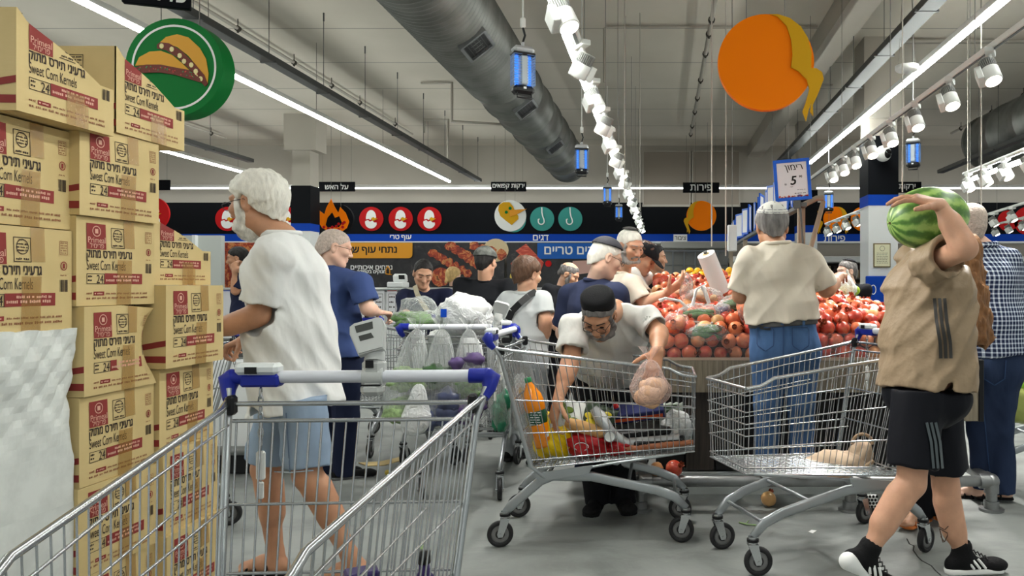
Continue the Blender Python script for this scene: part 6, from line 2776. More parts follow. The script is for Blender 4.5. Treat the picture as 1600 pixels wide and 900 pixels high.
def head_prims(c, B, s=1.0, fem=False):
    def L(f, r, u): return npv(c) + B @ np.array([f, r, u], F32) * s
    def E(f, r, u, rf, rr_, ru, k=.015, op='+', RB=None):
        return ell(L(f, r, u), B if RB is None else RB, (rf * s, rr_ * s, ru * s), k * s, op)
    j = .9 if fem else 1.0
    pr = [E(-.014, 0, .036, .098, .077, .085), E(.026, 0, -.03, .066, .060 * j, .082, .03),
          caps(L(.0, .052 * j, -.05), L(.06, .022, -.098), .022 * s, .02 * s, .025 * s), caps(L(.0, -.052 * j, -.05), L(.06, -.022, -.098), .022 * s, .02 * s, .025 * s),
          E(.066, 0, -.098, .024, .024, .024, .02)]
    for q in (-1, 1):
        pr += [E(.066, q * .044, -.014, .024, .022, .022, .02)]
        pr.append(caps(L(.083, q * .012, .030), L(.070, q * .048, .032), .0125 * s, .011 * s, .014 * s))
    for q in (-1, 1):
        pr.append(E(.096, q * .032, .007, .015, .017, .0095, .012, '-'))
    pr.append(caps(L(.083, 0, .018), L(.107, 0, -.026), .0085 * s, .0125 * s, .010 * s))
    for q in (-1, 1):
        pr.append(E(.099, q * .0125, -.031, .011, .0085, .008, .006))
    pr += [E(.086, 0, -.0555, .012, .023, .0065, .006), E(.085, 0, -.067, .012, .020, .0075, .006)]
    pr.append(E(.099, 0, -.061, .010, .026, .0018, .003, '-'))
    for q in (-1, 1):
        ea = L(-.008, q * .077, -.002)
        pr.append(ell(ea, B, (.021 * s, .012 * s, .034 * s), .006 * s))
        pr.append(ell(ea + B @ np.array([.004, q * .009, .002], F32) * s, B, (.010 * s, .006 * s, .017 * s), .005 * s, '-'))
    return pr, L

def hand_prims(w, d, n, right, curl=(.35, .5, .4), s=1.0, spread=.06, thumb=(.5, .8, .25), thumb_curl=.35):
    """w wrist, d towards fingers, n out of the palm; right-handed or not"""
    d = unit(d)
    n = unit(np.array(n, F32) - d * float(np.dot(d, n)))
    t = np.cross(n, d) if right else np.cross(d, n)      # thumb side
    t = -t
    w = npv(w)
    pr = []
    ks = [(.030, .092), (.0105, .097), (-.0095, .093), (-.028, .084)]
    lens = [(.042, .026, .021), (.047, .030, .022), (.043, .028, .021), (.034, .021, .019)]
    rad = [.0095, .0098, .0094, .0083]
    for (a, l) in ks:
        pr.append(caps(w + t * a * .55 * s, w + (t * a + d * l) * s, .0165 * s, .0125 * s, .012 * s))
    for i, (a, l) in enumerate(ks):
        p = w + (t * a + d * l) * s
        ang = 0
        base = unit(d + t * spread * (1.5 - i) * .8)
        for jn in range(3):
            ang += curl[jn] * (1 + .06 * i)
            dd = base * math.cos(ang) + n * math.sin(ang)
            q = p + dd * lens[i][jn] * s
            r0, r1 = rad[i] * (1 - .09 * jn) * s, rad[i] * (1 - .09 * (jn + 1)) * s
            pr.append(caps(p, q, r0, r1, .0035 * s))
            p = q
    td = unit(d * thumb[0] + t * thumb[1] + n * thumb[2])
    p = w + (t * .020 + d * .018) * s
    q = p + td * .046 * s
    pr.append(caps(p, q, .0165 * s, .0125 * s, .014 * s))
    td2 = unit(td * math.cos(thumb_curl) + (d * .7 + n * .4) * math.sin(thumb_curl))
    p2 = q + td2 * .034 * s
    pr.append(caps(q, p2, .0118 * s, .0105 * s, .004 * s))
    td3 = unit(td2 * math.cos(thumb_curl * .6) + (d * .6 + n * .5) * math.sin(thumb_curl * .6))
    pr.append(caps(p2, p2 + td3 * .026 * s, .0105 * s, .0085 * s, .004 * s))
    return pr, [w - .06 * s, w + .06 * s]

M_SKIN = mat('skin', (204, 156, 128), .5, bump=.05, bscale=140, vary=.10, vscale=14, sss=.08)
M_SKINT = mat('skin_tan', (190, 140, 110), .5, bump=.05, bscale=140, vary=.12, vscale=14, sss=.08)
M_SKINL = mat('skin_light', (220, 178, 156), .5, bump=.05, bscale=140, vary=.08, vscale=14, sss=.08)
M_EYEW = mat('eye_white', (226, 220, 214), .25)
M_EYED = mat('eye_dark', (44, 30, 24), .2)
def hairm(name, rgb, v=.3): return mat(name, rgb, .6, bump=.9, bscale=55, stretch=(1, 1, .35), vary=v, vscale=40)
H_WHITE = hairm('hair_white', (226, 222, 212), .12)
H_GREY = hairm('hair_grey', (150, 146, 142))
H_SALT = hairm('hair_salt', (112, 108, 106), .45)
H_BLACK = hairm('hair_black', (30, 27, 27))
H_BROWN = hairm('hair_brown', (82, 58, 42))
H_CURLY = hairm('hair_curly', (132, 92, 58), .4)
H_BLOND = hairm('hair_blond', (196, 164, 110))

def clothm(name, rgb, bump=.35, bscale=9, rough=.8, stretch=(1.4, 1.4, .7), vary=.03):
    return mat(name, rgb, rough, bump=bump, bscale=bscale, stretch=stretch, vary=vary, vscale=5, detail=3.0, spec=.12)

def person(label, head, neck, pelvis, yaw, arms, legs, skin=None, hair=None, shirt=None, trousers=None, shoes=None,
           look=None, res=(.010, .006, .0045), sw=.37, girth=1.0, belly=0.0, hs=1.0, fem=False, beard=None, cap=None,
           glasses=False, extras=None, collar=True, group=None, floor_z=0.0, seed=1, brow=None, bust=0.0):
    """head/neck/pelvis: world points; arms, legs: {'L': (joint, joint, ...)}"""
    neck, pelvis, head = npv(neck), npv(pelvis), npv(head)
    feet = [legs[q][2] for q in legs] if legs else [pelvis]
    base = np.mean([npv(p) for p in feet], 0)
    root = thing('person', label, 'person', (float(pelvis[0]), float(pelvis[1]), floor_z), 0, group)
    f = facing(yaw)
    up = unit(neck - pelvis)
    Bt = basis(f, up)
    f, r = Bt[:, 0], Bt[:, 1]
    Bh = head_basis(*(look or (yaw, 0, 0)))
    g = girth
    skin = skin or M_SKIN
    sh = {'R': neck - up * .055 + r * sw * .46, 'L': neck - up * .055 - r * sw * .46}
    for q in arms:
        if len(arms[q]) > 4 and arms[q][4] is not None:
            sh[q] = npv(arms[q][4])
    body = [caps(head - Bh[:, 2] * .075 * hs - Bh[:, 0] * .02, neck - up * .03, (.045 if fem else .052) * hs, .05 if fem else .060, .03)]
    hp, L = head_prims(head, Bh, hs, fem)
    S0 = neck - up * .05
    body += [ecap(S0 - up * .06, pelvis, sw * .30, sw * .30, .052 * g, .065 * g, r, .03)]
    hands = []
    for q in arms:
        e, w = npv(arms[q][0]), npv(arms[q][1])
        d = unit(w - e)
        body += [caps(sh[q], e, .040 * g, .041 * g, .02), caps(e, w, .042 * g, .0275, .015), caps(e + d * .03, e + d * .11, .043 * g, .041 * g, .02)]
        hand = arms[q][2]
        if hand:
            hpr, bb = hand_prims(w + d * .005, hand.get('d', d), hand['n'], q == 'R', hand.get('curl', (.35, .5, .4)), hand.get('s', 1.0),
                                 hand.get('spread', .06), hand.get('thumb', (.5, .8, .25)), hand.get('tc', .35))
            hpr = [caps(w - d * .05, w + d * .005, .029, .026, .01)] + hpr
            hands.append(nets(hpr, res[2]))
    tk, short = None, False
    if trousers:
        short = trousers.get('cut', 1.0) < 1
    hip = {}
    for q in legs:
        h_, k_, a_ = [npv(x) for x in legs[q][:3]]
        hip[q] = h_
        if short or shoes is None or (shoes or {}).get('kind') in ('sandal', 'bare'):
            dn = unit(a_ - k_)
            fl = unit(npv(legs[q][3]))
            back = -fl + dn * float(fl @ dn)
            body += [caps(h_ + (k_ - h_) * .4, k_, .066 * g, .054 * g, .03), caps(k_, a_, .050 * g, .033, .02),
                     caps(k_ + dn * .07 + back * .018, k_ + dn * .20 + back * .014, .050 * g, .045 * g, .03), caps(a_ - dn * .02, a_ + dn * .03, .034, .036, .015)]
            if (shoes or {}).get('kind') in ('sandal', 'bare'):
                ft = npv(legs[q][3])
                heel = a_ + np.array([0, 0, -.045], F32) - unit(ft) * .03
                toe = a_ + unit(ft) * .15 + np.array([0, 0, -.055], F32)
                body += [caps(heel, a_ + unit(ft) * .06 + np.array([0, 0, -.035], F32), .033, .034, .02), caps(a_ + unit(ft) * .05 + np.array([0, 0, -.035], F32), toe, .036, .022, .02)]
                sd = np.cross(unit(ft), np.array([0, 0, 1], F32))
                for i in range(5):
                    o_ = sd * (.030 - .015 * i) * (1 if q == 'L' else -1) * -1
                    body.append(caps(toe - unit(ft) * .03 + o_ * .9, toe + unit(ft) * (.022 - .006 * i) + o_ + np.array([0, 0, -.006], F32), .012, .009 if i else .012, .006))
        else:
            body += [caps(h_, k_, .06, .045, .03), caps(k_, a_, .045, .033, .02)]
    parts = [nets(body, res[0])]
    nk = caps(head - Bh[:, 2] * .075 * hs - Bh[:, 0] * .02, neck - up * .03, (.045 if fem else .052) * hs, .05 if fem else .060, .03)
    parts.append(nets([hp[0], hp[1], nk] + hp[2:], res[1], None, (head - .2, head + .2)))
    parts += hands
    mesh_obj('body', parts, skin, root)
    # ---- eyes and brows
    down = look is not None and look[1] > 15
    for q in (-1, 1):
        mb = MB()
        off = npv(root.location)
        if res[1] > .005 or down:
            mb.ball(tuple(L(.0845, q * .032, .003) - off), (.004, .0125, .0028), 12, 8, 1, None, Matrix(Bh.tolist()))
        else:
            mb.ball(tuple(L(.0765, q * .032, .007) - off), .0118 * hs, 14, 10, 0)
            mb.ball(tuple(L(.0840, q * .032, .006) - off), .0058 * hs, 10, 8, 1)
        mb.build('eye', [M_EYEW, M_EYED], root)
    if brow:
        pr = [caps(L(.095, q * .014, .030), L(.080, q * .05, .033), .0042 * hs, .003 * hs, .002) for q in (-1, 1)]
        mesh_obj('eyebrows', [nets(pr, .0025)], brow, root)
    # ---- hair
    if hair:
        kind, hm = hair[0], hair[1]
        th = hair[2] if len(hair) > 2 else .012
        ex = .002
        he = ell(L(-.016, 0, .038), Bh, ((.098 + th) * hs, (.077 + th) * hs, (.085 + th) * hs), .01)
        nf = folds(seed + 5, hair[3] if len(hair) > 3 else .0024, 3.0)
        if kind == 'short':
            n_ = Bh @ np.array([-.66, 0, .75], F32)
            pr = [he, caps(L(-.07, 0, -.02), L(-.06, 0, -.065), .052 * hs, .045 * hs, .03)]
            pr += [plane(L(.075, 0, .068), -n_)]
            pr += [neg(ell(L(.004, q * .095, -.004), Bh, (.027 * hs, .034 * hs, .036 * hs), .008)) for q in (-1, 1)]
            mesh_obj('hair', [nets(pr, res[1], nf)], hm, root)
        elif kind == 'rim':
            n_ = Bh @ np.array([-.50, 0, .86], F32)
            pr = [he, caps(L(-.07, 0, -.02), L(-.06, 0, -.055), .045 * hs, .04 * hs, .03), plane(L(.02, 0, .02), -n_), plane(L(-.05, 0, .082), Bh @ np.array([-.25, 0, 1], F32))]
            pr += [neg(ell(L(.005, q * .085, -.005), Bh, (.024 * hs, .02 * hs, .036 * hs), .01)) for q in (-1, 1)]
            mesh_obj('hair', [nets(pr, res[1], nf)], hm, root)
        elif kind in ('bun', 'long', 'tail'):
            n_ = Bh @ np.array([-.78, 0, .62], F32)
            pr = [he, caps(L(-.06, 0, -.01), L(-.055, 0, -.06), .06 * hs, .045 * hs, .03), plane(L(.062, 0, .075), -n_)]
            if kind == 'bun':
                pr.insert(2, ell(L(-.125, 0, .02), Bh, (.035, .038, .04), .02))
            if kind == 'tail':
                pr.insert(2, caps(L(-.115, 0, .03), L(-.13, 0, -.10), .032, .02, .02))
            mesh_obj('hair', [nets(pr, res[1], nf)], hm, root)
            if kind == 'long':
                pr = []
                for a_, b_, c_ in ((-.085, .0, -.42), (-.07, .055, -.44), (-.07, -.055, -.42), (-.03, .078, -.38), (-.03, -.078, -.38)):
                    pr.append(caps(L(a_ * .8, b_, .02), L(a_, b_ * 1.25, c_), .045, .05, .03))
                mesh_obj('long_hair', [nets(pr, res[1] * 1.3, folds(seed + 9, .010, 2.2))], hm, root)
    if beard:
        bm, ln = beard
        pr = [ell(L(.042, 0, -.09), Bh, (.052 * hs, .057 * hs, (.040 + ln) * hs), .02)]
        for q in (-1, 1):
            pr.append(caps(L(.014, q * .062, -.045), L(.045, q * .05, -.085), .018 * hs, .026 * hs, .02))
            pr.append(caps(L(.034, q * .064, .018), L(.026, q * .060, -.05), .014 * hs, .022 * hs, .015))
            pr.append(caps(L(.092, q * .006, -.046), L(.080, q * .030, -.062), .0085 * hs, .009 * hs, .008))
        pr.append(neg(ell(L(.104, 0, -.0605), Bh, (.024 * hs, .022 * hs, .0075 * hs), .005)))
        pr.append(neg(ell(L(.094, 0, .0), Bh, (.05 * hs, .058 * hs, .036 * hs), .012)))
        mesh_obj('beard', [nets(pr, res[1], folds(seed + 3, .0042, 3.0))], bm, root)
    if cap:
        kind, cm = cap[0], cap[1]
        tilt = cap[2] if len(cap) > 2 else .45
        dr = Bh @ np.array([-math.sin(tilt), 0, math.cos(tilt)], F32)
        cc = L(-.014, 0, .036)
        if kind == 'kippah':
            hgt = cap[3] if len(cap) > 3 else .045
            th = .018
            o1 = ell(cc, Bh, ((.098 + th) * hs, (.077 + th) * hs, (.085 + th) * hs), 0)
            pr = [o1, plane(cc + dr * hgt, -dr)]
            mesh_obj('skullcap', [nets(pr, .004)], cm, root)
            if len(cap) > 4:      # knitted border rings
                for q in (.006, .02):
                    pr = [ell(cc, Bh, ((.099 + th) * hs, (.078 + th) * hs, (.086 + th) * hs), 0), plane(cc + dr * (hgt + q), -dr), plane(cc + dr * (hgt + q + .005), dr)]
                    mesh_obj('cap_band', [nets(pr, .0035)], cap[4], root)
        elif kind == 'pillbox':
            mb = MB()
            cb = L(-.018, 0, .070)
            Mz = Matrix.Translation(tuple(cb - npv(root.location))) @ frame(tuple(dr), tuple(Bh[:, 1])).to_4x4()
            mb.lathe([(.078, -.012), (.084, -.01), (.0865, .02), (.084, .046), (.077, .056), (.06, .061), (0, .063)], 36, 0, Mz)
            mb.build('skullcap', cm, root)
        else:
            th = .02
            pr = [ell(cc, Bh, ((.098 + th) * hs, (.077 + th) * hs, (.085 + th) * hs), 0), plane(L(0, 0, .045), -Bh[:, 2])]
            c_ = mesh_obj('cap', [nets(pr, .005, folds(seed, .001, 2))], cm, root)
            if kind == 'visor':
                vd = Bh @ np.array([.96, 0, -.25], F32)
                vo_ = L(.075, 0, .047)
                V = basis(vd, Bh[:, 2])
                pr = [ell(vo_ + vd * .025, V, (.085, .075, .006), 0)]
                mesh_obj('visor', [nets(pr, .004)], cm, root)
    if glasses:
        mb = MB()
        off = npv(root.location)
        for q in (-1, 1):
            mb.tube([tuple(L(.108, q * .034, .006) + Bh @ np.array([-.008 * math.cos(a) * q * 0, .024 * math.cos(a), .017 * math.sin(a)], F32) * hs - off) for a in [2 * PI * k / 16 for k in range(16)]], .0016, 5, closed=True)
            mb.tube([tuple(L(.106, q * .057, .012) - off), tuple(L(.05, q * .078, .014) - off), tuple(L(-.005, q * .083, .014) - off), tuple(L(-.025, q * .081, -.004) - off)], .0016, 5)
        mb.tube([tuple(L(.109, -.011, .010) - off), tuple(L(.112, 0, .013) - off), tuple(L(.109, .011, .010) - off)], .0016, 5)
        mb.build('glasses', mat('glasses_frame', (46, 42, 44), .35, .4), root)
    # ---- shirt
    if shirt:
        sm = shirt['m']
        lo_ = shirt.get('loose', .012)
        hemd = shirt.get('hem', .10)
        w1, w2, w3 = sw * .455, sw * .43, sw * .46
        d1, d2, d3 = (.108 * g + bust * .3), .112 * g, .118 * g
        ln = float(np.linalg.norm(neck - pelvis))
        C1, C2 = S0 - up * ln * .22, S0 - up * ln * .6
        hem = pelvis - up * hemd
        pr = [ecap(S0 - up * .05, C1, w1 * .74 + lo_ * .5, w1 * .96 + lo_ * .7, .066 * g + lo_ * .6, d1 * .96 + lo_ * .8, r, .04),
              ecap(C1, C2, w1 * .96 + lo_ * .7, w2 * .95 + lo_, d1 * .96 + lo_ * .8, d2 + lo_, r, .04),
              ecap(C2, hem - up * .08, w2 + lo_, w3 + lo_ * 1.4, d2 + lo_, d3 + lo_ * 1.2, r, .04)]
        if belly:
            pr.append(ell(pelvis + up * .13 + f * belly * .55, Bt, (.12 + belly * .3, .15, .15), .07))
        if bust:
            for q in (-1, 1):
                pr.append(ell(S0 - up * .17 + f * (.085 + bust * .5) + r * q * .075, Bt, (.06, .07, .065), .04))
        for q in sh:
            pr.append(caps(neck - up * .035 + (sh[q] - S0) * .22, sh[q], .046 + lo_ * .2, .054 * g + lo_ * .5, .04))
        for q in arms:
            e, w = npv(arms[q][0]), npv(arms[q][1])
            sl = shirt.get('sleeve', .62)
            if sl <= 1:
                tip = sh[q] + (e - sh[q]) * sl
                du = unit(e - sh[q])
                pr.append(grp([caps(sh[q], tip + du * .05, .056 * g + lo_ * .5, .058 * g + lo_ * .9, 0), plane(tip, du)], .03))
            else:
                pr += [caps(sh[q], e, .056 * g + lo_ * .6, .048 * g + lo_, .03), caps(e, e + (w - e) * (sl - 1), .054 * g + lo_, .038 + lo_, .03)]
        pr.append(plane(hem, -up))
        for q in arms:
            sl = shirt.get('sleeve', .62)
            if sl <= 1:
                e = npv(arms[q][0])
                tip = sh[q] + (e - sh[q]) * sl
                du = unit(e - sh[q])
                pr.append(neg(caps(tip - du * .03, tip + du * .06, .046 * g + lo_ * .4, .048 * g + lo_ * .6, .004)))
        pr.append(neg(ecap(hem - up * .2, hem - up * .0, w3 + lo_ * .6, w3 + lo_ * .6, d3 + lo_ * .4, d3 + lo_ * .4, r, .006)) if shirt.get('hollow', True) and hemd > .02 else plane(hem, -up))
        so = mesh_obj('shirt', [nets(pr, shirt.get('res', res[0] * .85), folds(seed, shirt.get('amp', .0055), shirt.get('fx', .75), shirt.get('dir')))], sm, root)
        if collar:
            cpts = []
            off = npv(root.location)
            for k in range(20):
                a = 2 * PI * k / 20
                p_ = neck - up * (.012 + .028 * max(0, math.cos(a))) + f * (.068 * math.cos(a) + .004) + r * .076 * math.sin(a)
                cpts.append(tuple(p_ - off))
            mb = MB()
            mb.tube(cpts, .0115 if collar is True else .018, 7, closed=True)
            mb.build('collar', shirt.get('cm', sm), so)
    # ---- trousers
    if trousers:
        tm = trousers['m']
        cut = trousers.get('cut', 1.0)
        lo_ = trousers.get('loose', .012)
        hc = np.mean([hip[q] for q in hip], 0)
        up2 = unit(pelvis + up * .1 - hc + np.array([0, 0, .08], F32))
        r2 = Bt[:, 1]
        top = pelvis + up * trousers.get('rise', .03)
        pr = [ecap(hc - up2 * .02, top + up * .05, sw * .44 + lo_, sw * .42 + lo_, .108 * g + lo_, .105 * g + lo_, r2, .05)]
        for q in (-1, 1):
            pr.append(ell(hc - f * .055 + r2 * q * .075 + up2 * .0, Bt, (.085, .085, .095), .05))
        ends = []
        for q in legs:
            h_, k_, a_ = [npv(x) for x in legs[q][:3]]
            tw = trousers.get('w', 1.0)
            if cut < 1:
                end = h_ + (k_ - h_) * (cut / .5) if cut <= .5 else k_ + (a_ - k_) * ((cut - .5) / .5)
                dn = unit(k_ - h_)
                pr.append(grp([caps(h_, end + dn * .06, .086 * g * tw + lo_ * .8, .072 * g * tw + lo_ * 1.5, 0), plane(end, dn)], .035))
                ends.append((end, dn))
            else:
                dn = unit(a_ - k_)
                pr.append(grp([caps(h_, k_, .088 * g * tw + lo_ * .6, .058 * tw + lo_, 0), caps(k_, a_ + dn * .08, .058 * tw + lo_, .048 * tw + lo_, .03), plane(a_ + dn * .045, dn)], .035))
        pr.append(plane(top, up))
        for (e_, dn) in ends:
            pr.append(neg(caps(e_ - dn * .03, e_ + dn * .06, .060 * g * trousers.get('w', 1.0) + lo_ * .9, .062 * g * trousers.get('w', 1.0) + lo_ * 1.1, .004)))
        tk = mesh_obj('shorts' if cut < 1 else 'trousers', [nets(pr, trousers.get('res', res[0] * .9), folds(seed + 2, trousers.get('amp', .0045), .9))], tm, root)
        if trousers.get('belt'):
            pr = [ecap(hc - up2 * .02, top + up * .05, sw * .44 + lo_ + .006, sw * .42 + lo_ + .006, .108 * g + lo_ + .006, .105 * g + lo_ + .006, r2, .05), plane(top, up), plane(top - up * .034, -up)]
            mesh_obj('belt', [nets(pr, .006)], trousers['belt'], root)
    # ---- shoes
    if shoes and shoes.get('kind') != 'bare':
        for q in legs:
            a_, ft = npv(legs[q][2]), npv(legs[q][3])
            d = unit(ft)
            # sole plane under the foot; its normal is at right angles to the foot direction
            un = unit(np.array([0, 0, 1], F32) - d * d[2])
            sd = np.cross(d, un)
            Bf = np.stack([d, sd, un], 1).astype(F32)
            s0 = a_ - un * .075
            if shoes.get('kind') == 'sandal':
                pr = [ecap(s0 - d * .05 + un * -.0, s0 + d * .15, .036, .045, .012, .012, sd, 0)]
                mesh_obj('sandal', [nets(pr, .005)], shoes['m'], root)
                mb = MB()
                off = npv(root.location)
                for k, t in enumerate((.02, .075, .115)):
                    mb.tube([tuple(s0 + d * t + sd * (.045 * math.cos(a)) + un * (.062 - .016 * k) * math.sin(a) - off) for a in [PI * i / 10 for i in range(11)]], .006, 6)
                mb.build('strap', shoes['m'], root)
                continue
            hi_ = shoes.get('hi', .0)
            pr = [ecap(s0 - d * .045 + un * .035, s0 + d * .15 + un * .024, .034, .042, .040, .028, sd, .02), ell(s0 + d * .01 + un * .055, Bf, (.055, .038, .045), .02),
                  ell(s0 + d * .145 + un * .028, Bf, (.06, .043, .030), .02), caps(a_ - un * .01, a_ + un * (.02 + hi_), .044, .044, .02)]
            pr += [plane(s0 + un * .012, -un), neg(caps(a_ + un * (.03 + hi_), a_ + un * .14, .031, .040, .004))]
            so = mesh_obj('shoe', [nets(pr, .0055)], shoes['m'], root)
            pr = [ecap(s0 - d * .05 + un * .012, s0 + d * .155 + un * .012, .040, .047, .03, .03, sd, 0), plane(s0 + un * .026, un), plane(s0, -un)]
            mesh_obj('sole', [nets(pr, .005)], shoes.get('sole', M_BLACK), so)
            if shoes.get('stripes'):
                mb = MB()
                off = npv(so.parent.location)
                for k in range(3):
                    for sg in (-1, 1):
                        p0 = s0 + d * (.035 + k * .026) + un * .028 + sd * sg * .0405
                        p1 = s0 + d * (.005 + k * .026) + un * .068 + sd * sg * .031
                        mb.tube([tuple(p0 - off), tuple((p0 + p1) / 2 + sd * sg * .005 - off), tuple(p1 - off)], .006, 5)
                mb.build('stripes', M_LET, so)
                mb = MB()
                for k in range(4):
                    p_ = s0 + d * (.055 + k * .017) + un * (.085 - k * .009)
                    mb.tube([tuple(p_ - sd * .022 - off), tuple(p_ + un * .012 - off), tuple(p_ + sd * .022 - off)], .003, 5)
                mb.build('laces', M_BLACK, so)
    return root

def J(px, py, Y): return npv(P(px, py, Y))
UP = np.array([0, 0, 1], F32)
NEAR = (.008, .0045, .0035)
MID = (.010, .006, .0045)
FAR = (.014, .008, .006)
GRIP = (.75, .95, .7)
SOFT = (.3, .4, .3)

def legs_std(pelvis, yaw, foot_z=0.0, Y_spread=.0, hipw=.095, ankle_h=.085, step=0.0, knee=.03):
    f = facing(yaw)
    r = np.cross(f, UP)
    p = npv(pelvis) - UP * .05
    out = {}
    for q, s in (('R', 1), ('L', -1)):
        h_ = p + r * s * hipw
        a_ = np.array([p[0], p[1], foot_z + ankle_h], F32) + r * s * (hipw + .01) + f * step * s
        k_ = (h_ + a_) / 2 + f * knee + UP * .02
        out[q] = (h_, k_, a_, f)
    return out

C_WHITE = clothm('cloth_white', (222, 222, 220), .6, 9)
C_WHITE2 = clothm('cloth_white_tee', (216, 215, 210), .6, 10)
C_NAVYP = clothm('cloth_navy_blue', (58, 74, 118))
C_NAVY = clothm('cloth_navy', (42, 48, 72))
C_DNAVY = clothm('cloth_dark_navy', (34, 38, 62))
C_CREAM = clothm('cloth_cream', (216, 206, 190), .55, 9)
C_TAN = clothm('cloth_tan', (150, 130, 106), .8, 12, .45, (1.2, 1.2, 1.2))
C_BLACK = clothm('cloth_black', (26, 27, 31), .3)
C_GREYT = clothm('cloth_grey_tee', (186, 190, 190), .3)
C_DENIM = clothm('denim', (70, 99, 140), .6, 14, .8, (1, 1, .5), .28)
C_DENIMD = clothm('denim_dark', (42, 54, 80), .6, 12, .8, (1, 1, .5), .16)
C_DENIML = clothm('denim_light', (142, 160, 182), .6, 14, .8, (1, 1, .5), .25)
C_TROUN = clothm('trouser_navy', (30, 36, 58))
C_BLKP = clothm('trouser_black', (22, 22, 26))
S_BLACK = mat('shoe_black', (18, 18, 20), .7, bump=.3, bscale=80, spec=.15)
S_GREY = mat('shoe_grey', (92, 92, 94), .6)

# plaid shirt of the man at the right
m, nt, b = node_mat('cloth_check')
v = coords(nt)
sx = nt.nodes.new('ShaderNodeSeparateXYZ')
nt.links.new(v, sx.inputs[0])
def stripes(o_, per, wd):
    return math_n(nt, 'LESS_THAN', math_n(nt, 'FRACT', math_n(nt, 'DIVIDE', o_, per)), wd)
a_ = stripes(math_n(nt, 'ADD', sx.outputs['X'], math_n(nt, 'MULTIPLY', sx.outputs['Y'], .8)), .026, .36)
b_ = stripes(sx.outputs['Z'], .026, .34)
c = mixc(nt, a_, (34, 42, 70), (150, 160, 178))
c2 = mixc(nt, a_, (140, 150, 170), (216, 222, 228))
c = mixc(nt, b_, c, c2)
nt.links.new(c, b.inputs['Base Color'])
b.inputs['Roughness'].default_value = .8
add_bump(nt, b, noise(nt, coords(nt, (1, 1, .6)), 9, 3), .3, .01)
b.inputs['Specular IOR Level'].default_value = .12
C_CHECK = MATS['cloth_check']
# side stripes on shirt and shorts follow the cloth: narrow bands lifted just off it
def band_on(root, child, pts, width, mt, name, lift=.007, n=14):
    """a strip shrunk on to a garment along the given photo points, seen from the shop side"""
    ob = [c for c in root.children if c.name.split('.')[0] == child][0]
    me = ob.data
    co = np.empty(len(me.vertices) * 3, F32)
    me.vertices.foreach_get('co', co)
    co = co.reshape(-1, 3) + npv(root.location)
    px = co[:, 0] * FOC / co[:, 1] + VX
    py = VY - (co[:, 2] - EYE) * FOC / co[:, 1]
    V, F = [], []
    m_ = 3
    def near_y(x, y):
        d2 = (px - x) ** 2 + (py - y) ** 2
        k = np.argsort(d2)[:60]
        k = k[d2[k] < 60]
        if not len(k):
            k = np.argsort(d2)[:6]
        yy = co[k, 1]
        return float(np.percentile(yy, 4))
    L_ = len(pts) - 1
    for i in range(n + 1):
        t = i / n * L_
        a = min(int(t), L_ - 1)
        q0, q1 = pts[a], pts[a + 1]
        x, y = q0[0] + (q1[0] - q0[0]) * (t - a), q0[1] + (q1[1] - q0[1]) * (t - a)
        tx, ty = q1[0] - q0[0], q1[1] - q0[1]
        l = math.hypot(tx, ty)
        nx, ny = -ty / l, tx / l
        for j in range(m_):
            s = (j / (m_ - 1) - .5) * width
            Y = near_y(x + nx * s, y + ny * s) - lift
            V.append(tuple(npv(P(x + nx * s, y + ny * s, Y)) - npv(root.location)))
    for i in range(n):
        for j in range(m_ - 1):
            F.append((i * m_ + j, i * m_ + j + 1, (i + 1) * m_ + j + 1, (i + 1) * m_ + j))
    mb = MB()
    mb.add(V, F, 0, True)
    o = mb.build(name, mt, ob)
    return o

# ------------------------------------------------------------------ the white haired man
R1 = 3.2
person('man with white hair and beard, white T-shirt and denim shorts walking beside the corn cartons',
       J(402, 320, R1), J(441, 360, R1), J(462, 592, R1), -108,
       {'L': (J(404, 492, 3.02), J(322, 522, 2.98), {'n': (0, 0, -1), 'curl': GRIP}, None, J(426, 402, 3.02)),
        'R': (J(420, 500, 3.50), J(386, 528, 3.68), {'n': (0, .1, -1), 'd': (-.85, .1, -.35), 'curl': GRIP, 'thumb': (.3, .6, .8)}, None, J(452, 400, 3.36))},
       {'L': (J(470, 598, 3.10), J(480, 742, 3.06), J(550, 874, 3.10), (-.92, -.05, -.30)),
        'R': (J(448, 598, 3.28), J(414, 732, 3.26), J(431, 868, 3.28), (-1, .1, 0))},
       M_SKINT, ('short', H_WHITE, .020, .0045), {'m': C_WHITE, 'hem': .13, 'loose': .03, 'sleeve': .80, 'amp': .008, 'fx': .9, 'dir': (.75, .3, .55)},
       {'m': C_DENIML, 'cut': .46, 'loose': .02, 'w': .86, 'rise': -.075}, {'kind': 'sandal', 'm': S_BLACK}, (-98, 8, 0), NEAR, sw=.40, girth=1.05, belly=.04,
       beard=(hairm('beard_white', (206, 202, 194), .35), .014), glasses=True, brow=H_GREY, seed=3, hs=1.08)

w1 = [o for o in COL.objects if o.name.startswith('person')][-1]
M_SEAML = mat('denim_seam_light', (96, 114, 140), .8)
band_on(w1, 'shorts', [(447, 645), (450, 690), (453, 738)], 2.2, M_SEAML, 'seam', .005, 20)
band_on(w1, 'shorts', [(428, 737), (455, 738), (490, 735)], 2.0, mat('denim_hem', (176, 188, 204), .8), 'frayed_hem', .005, 22)
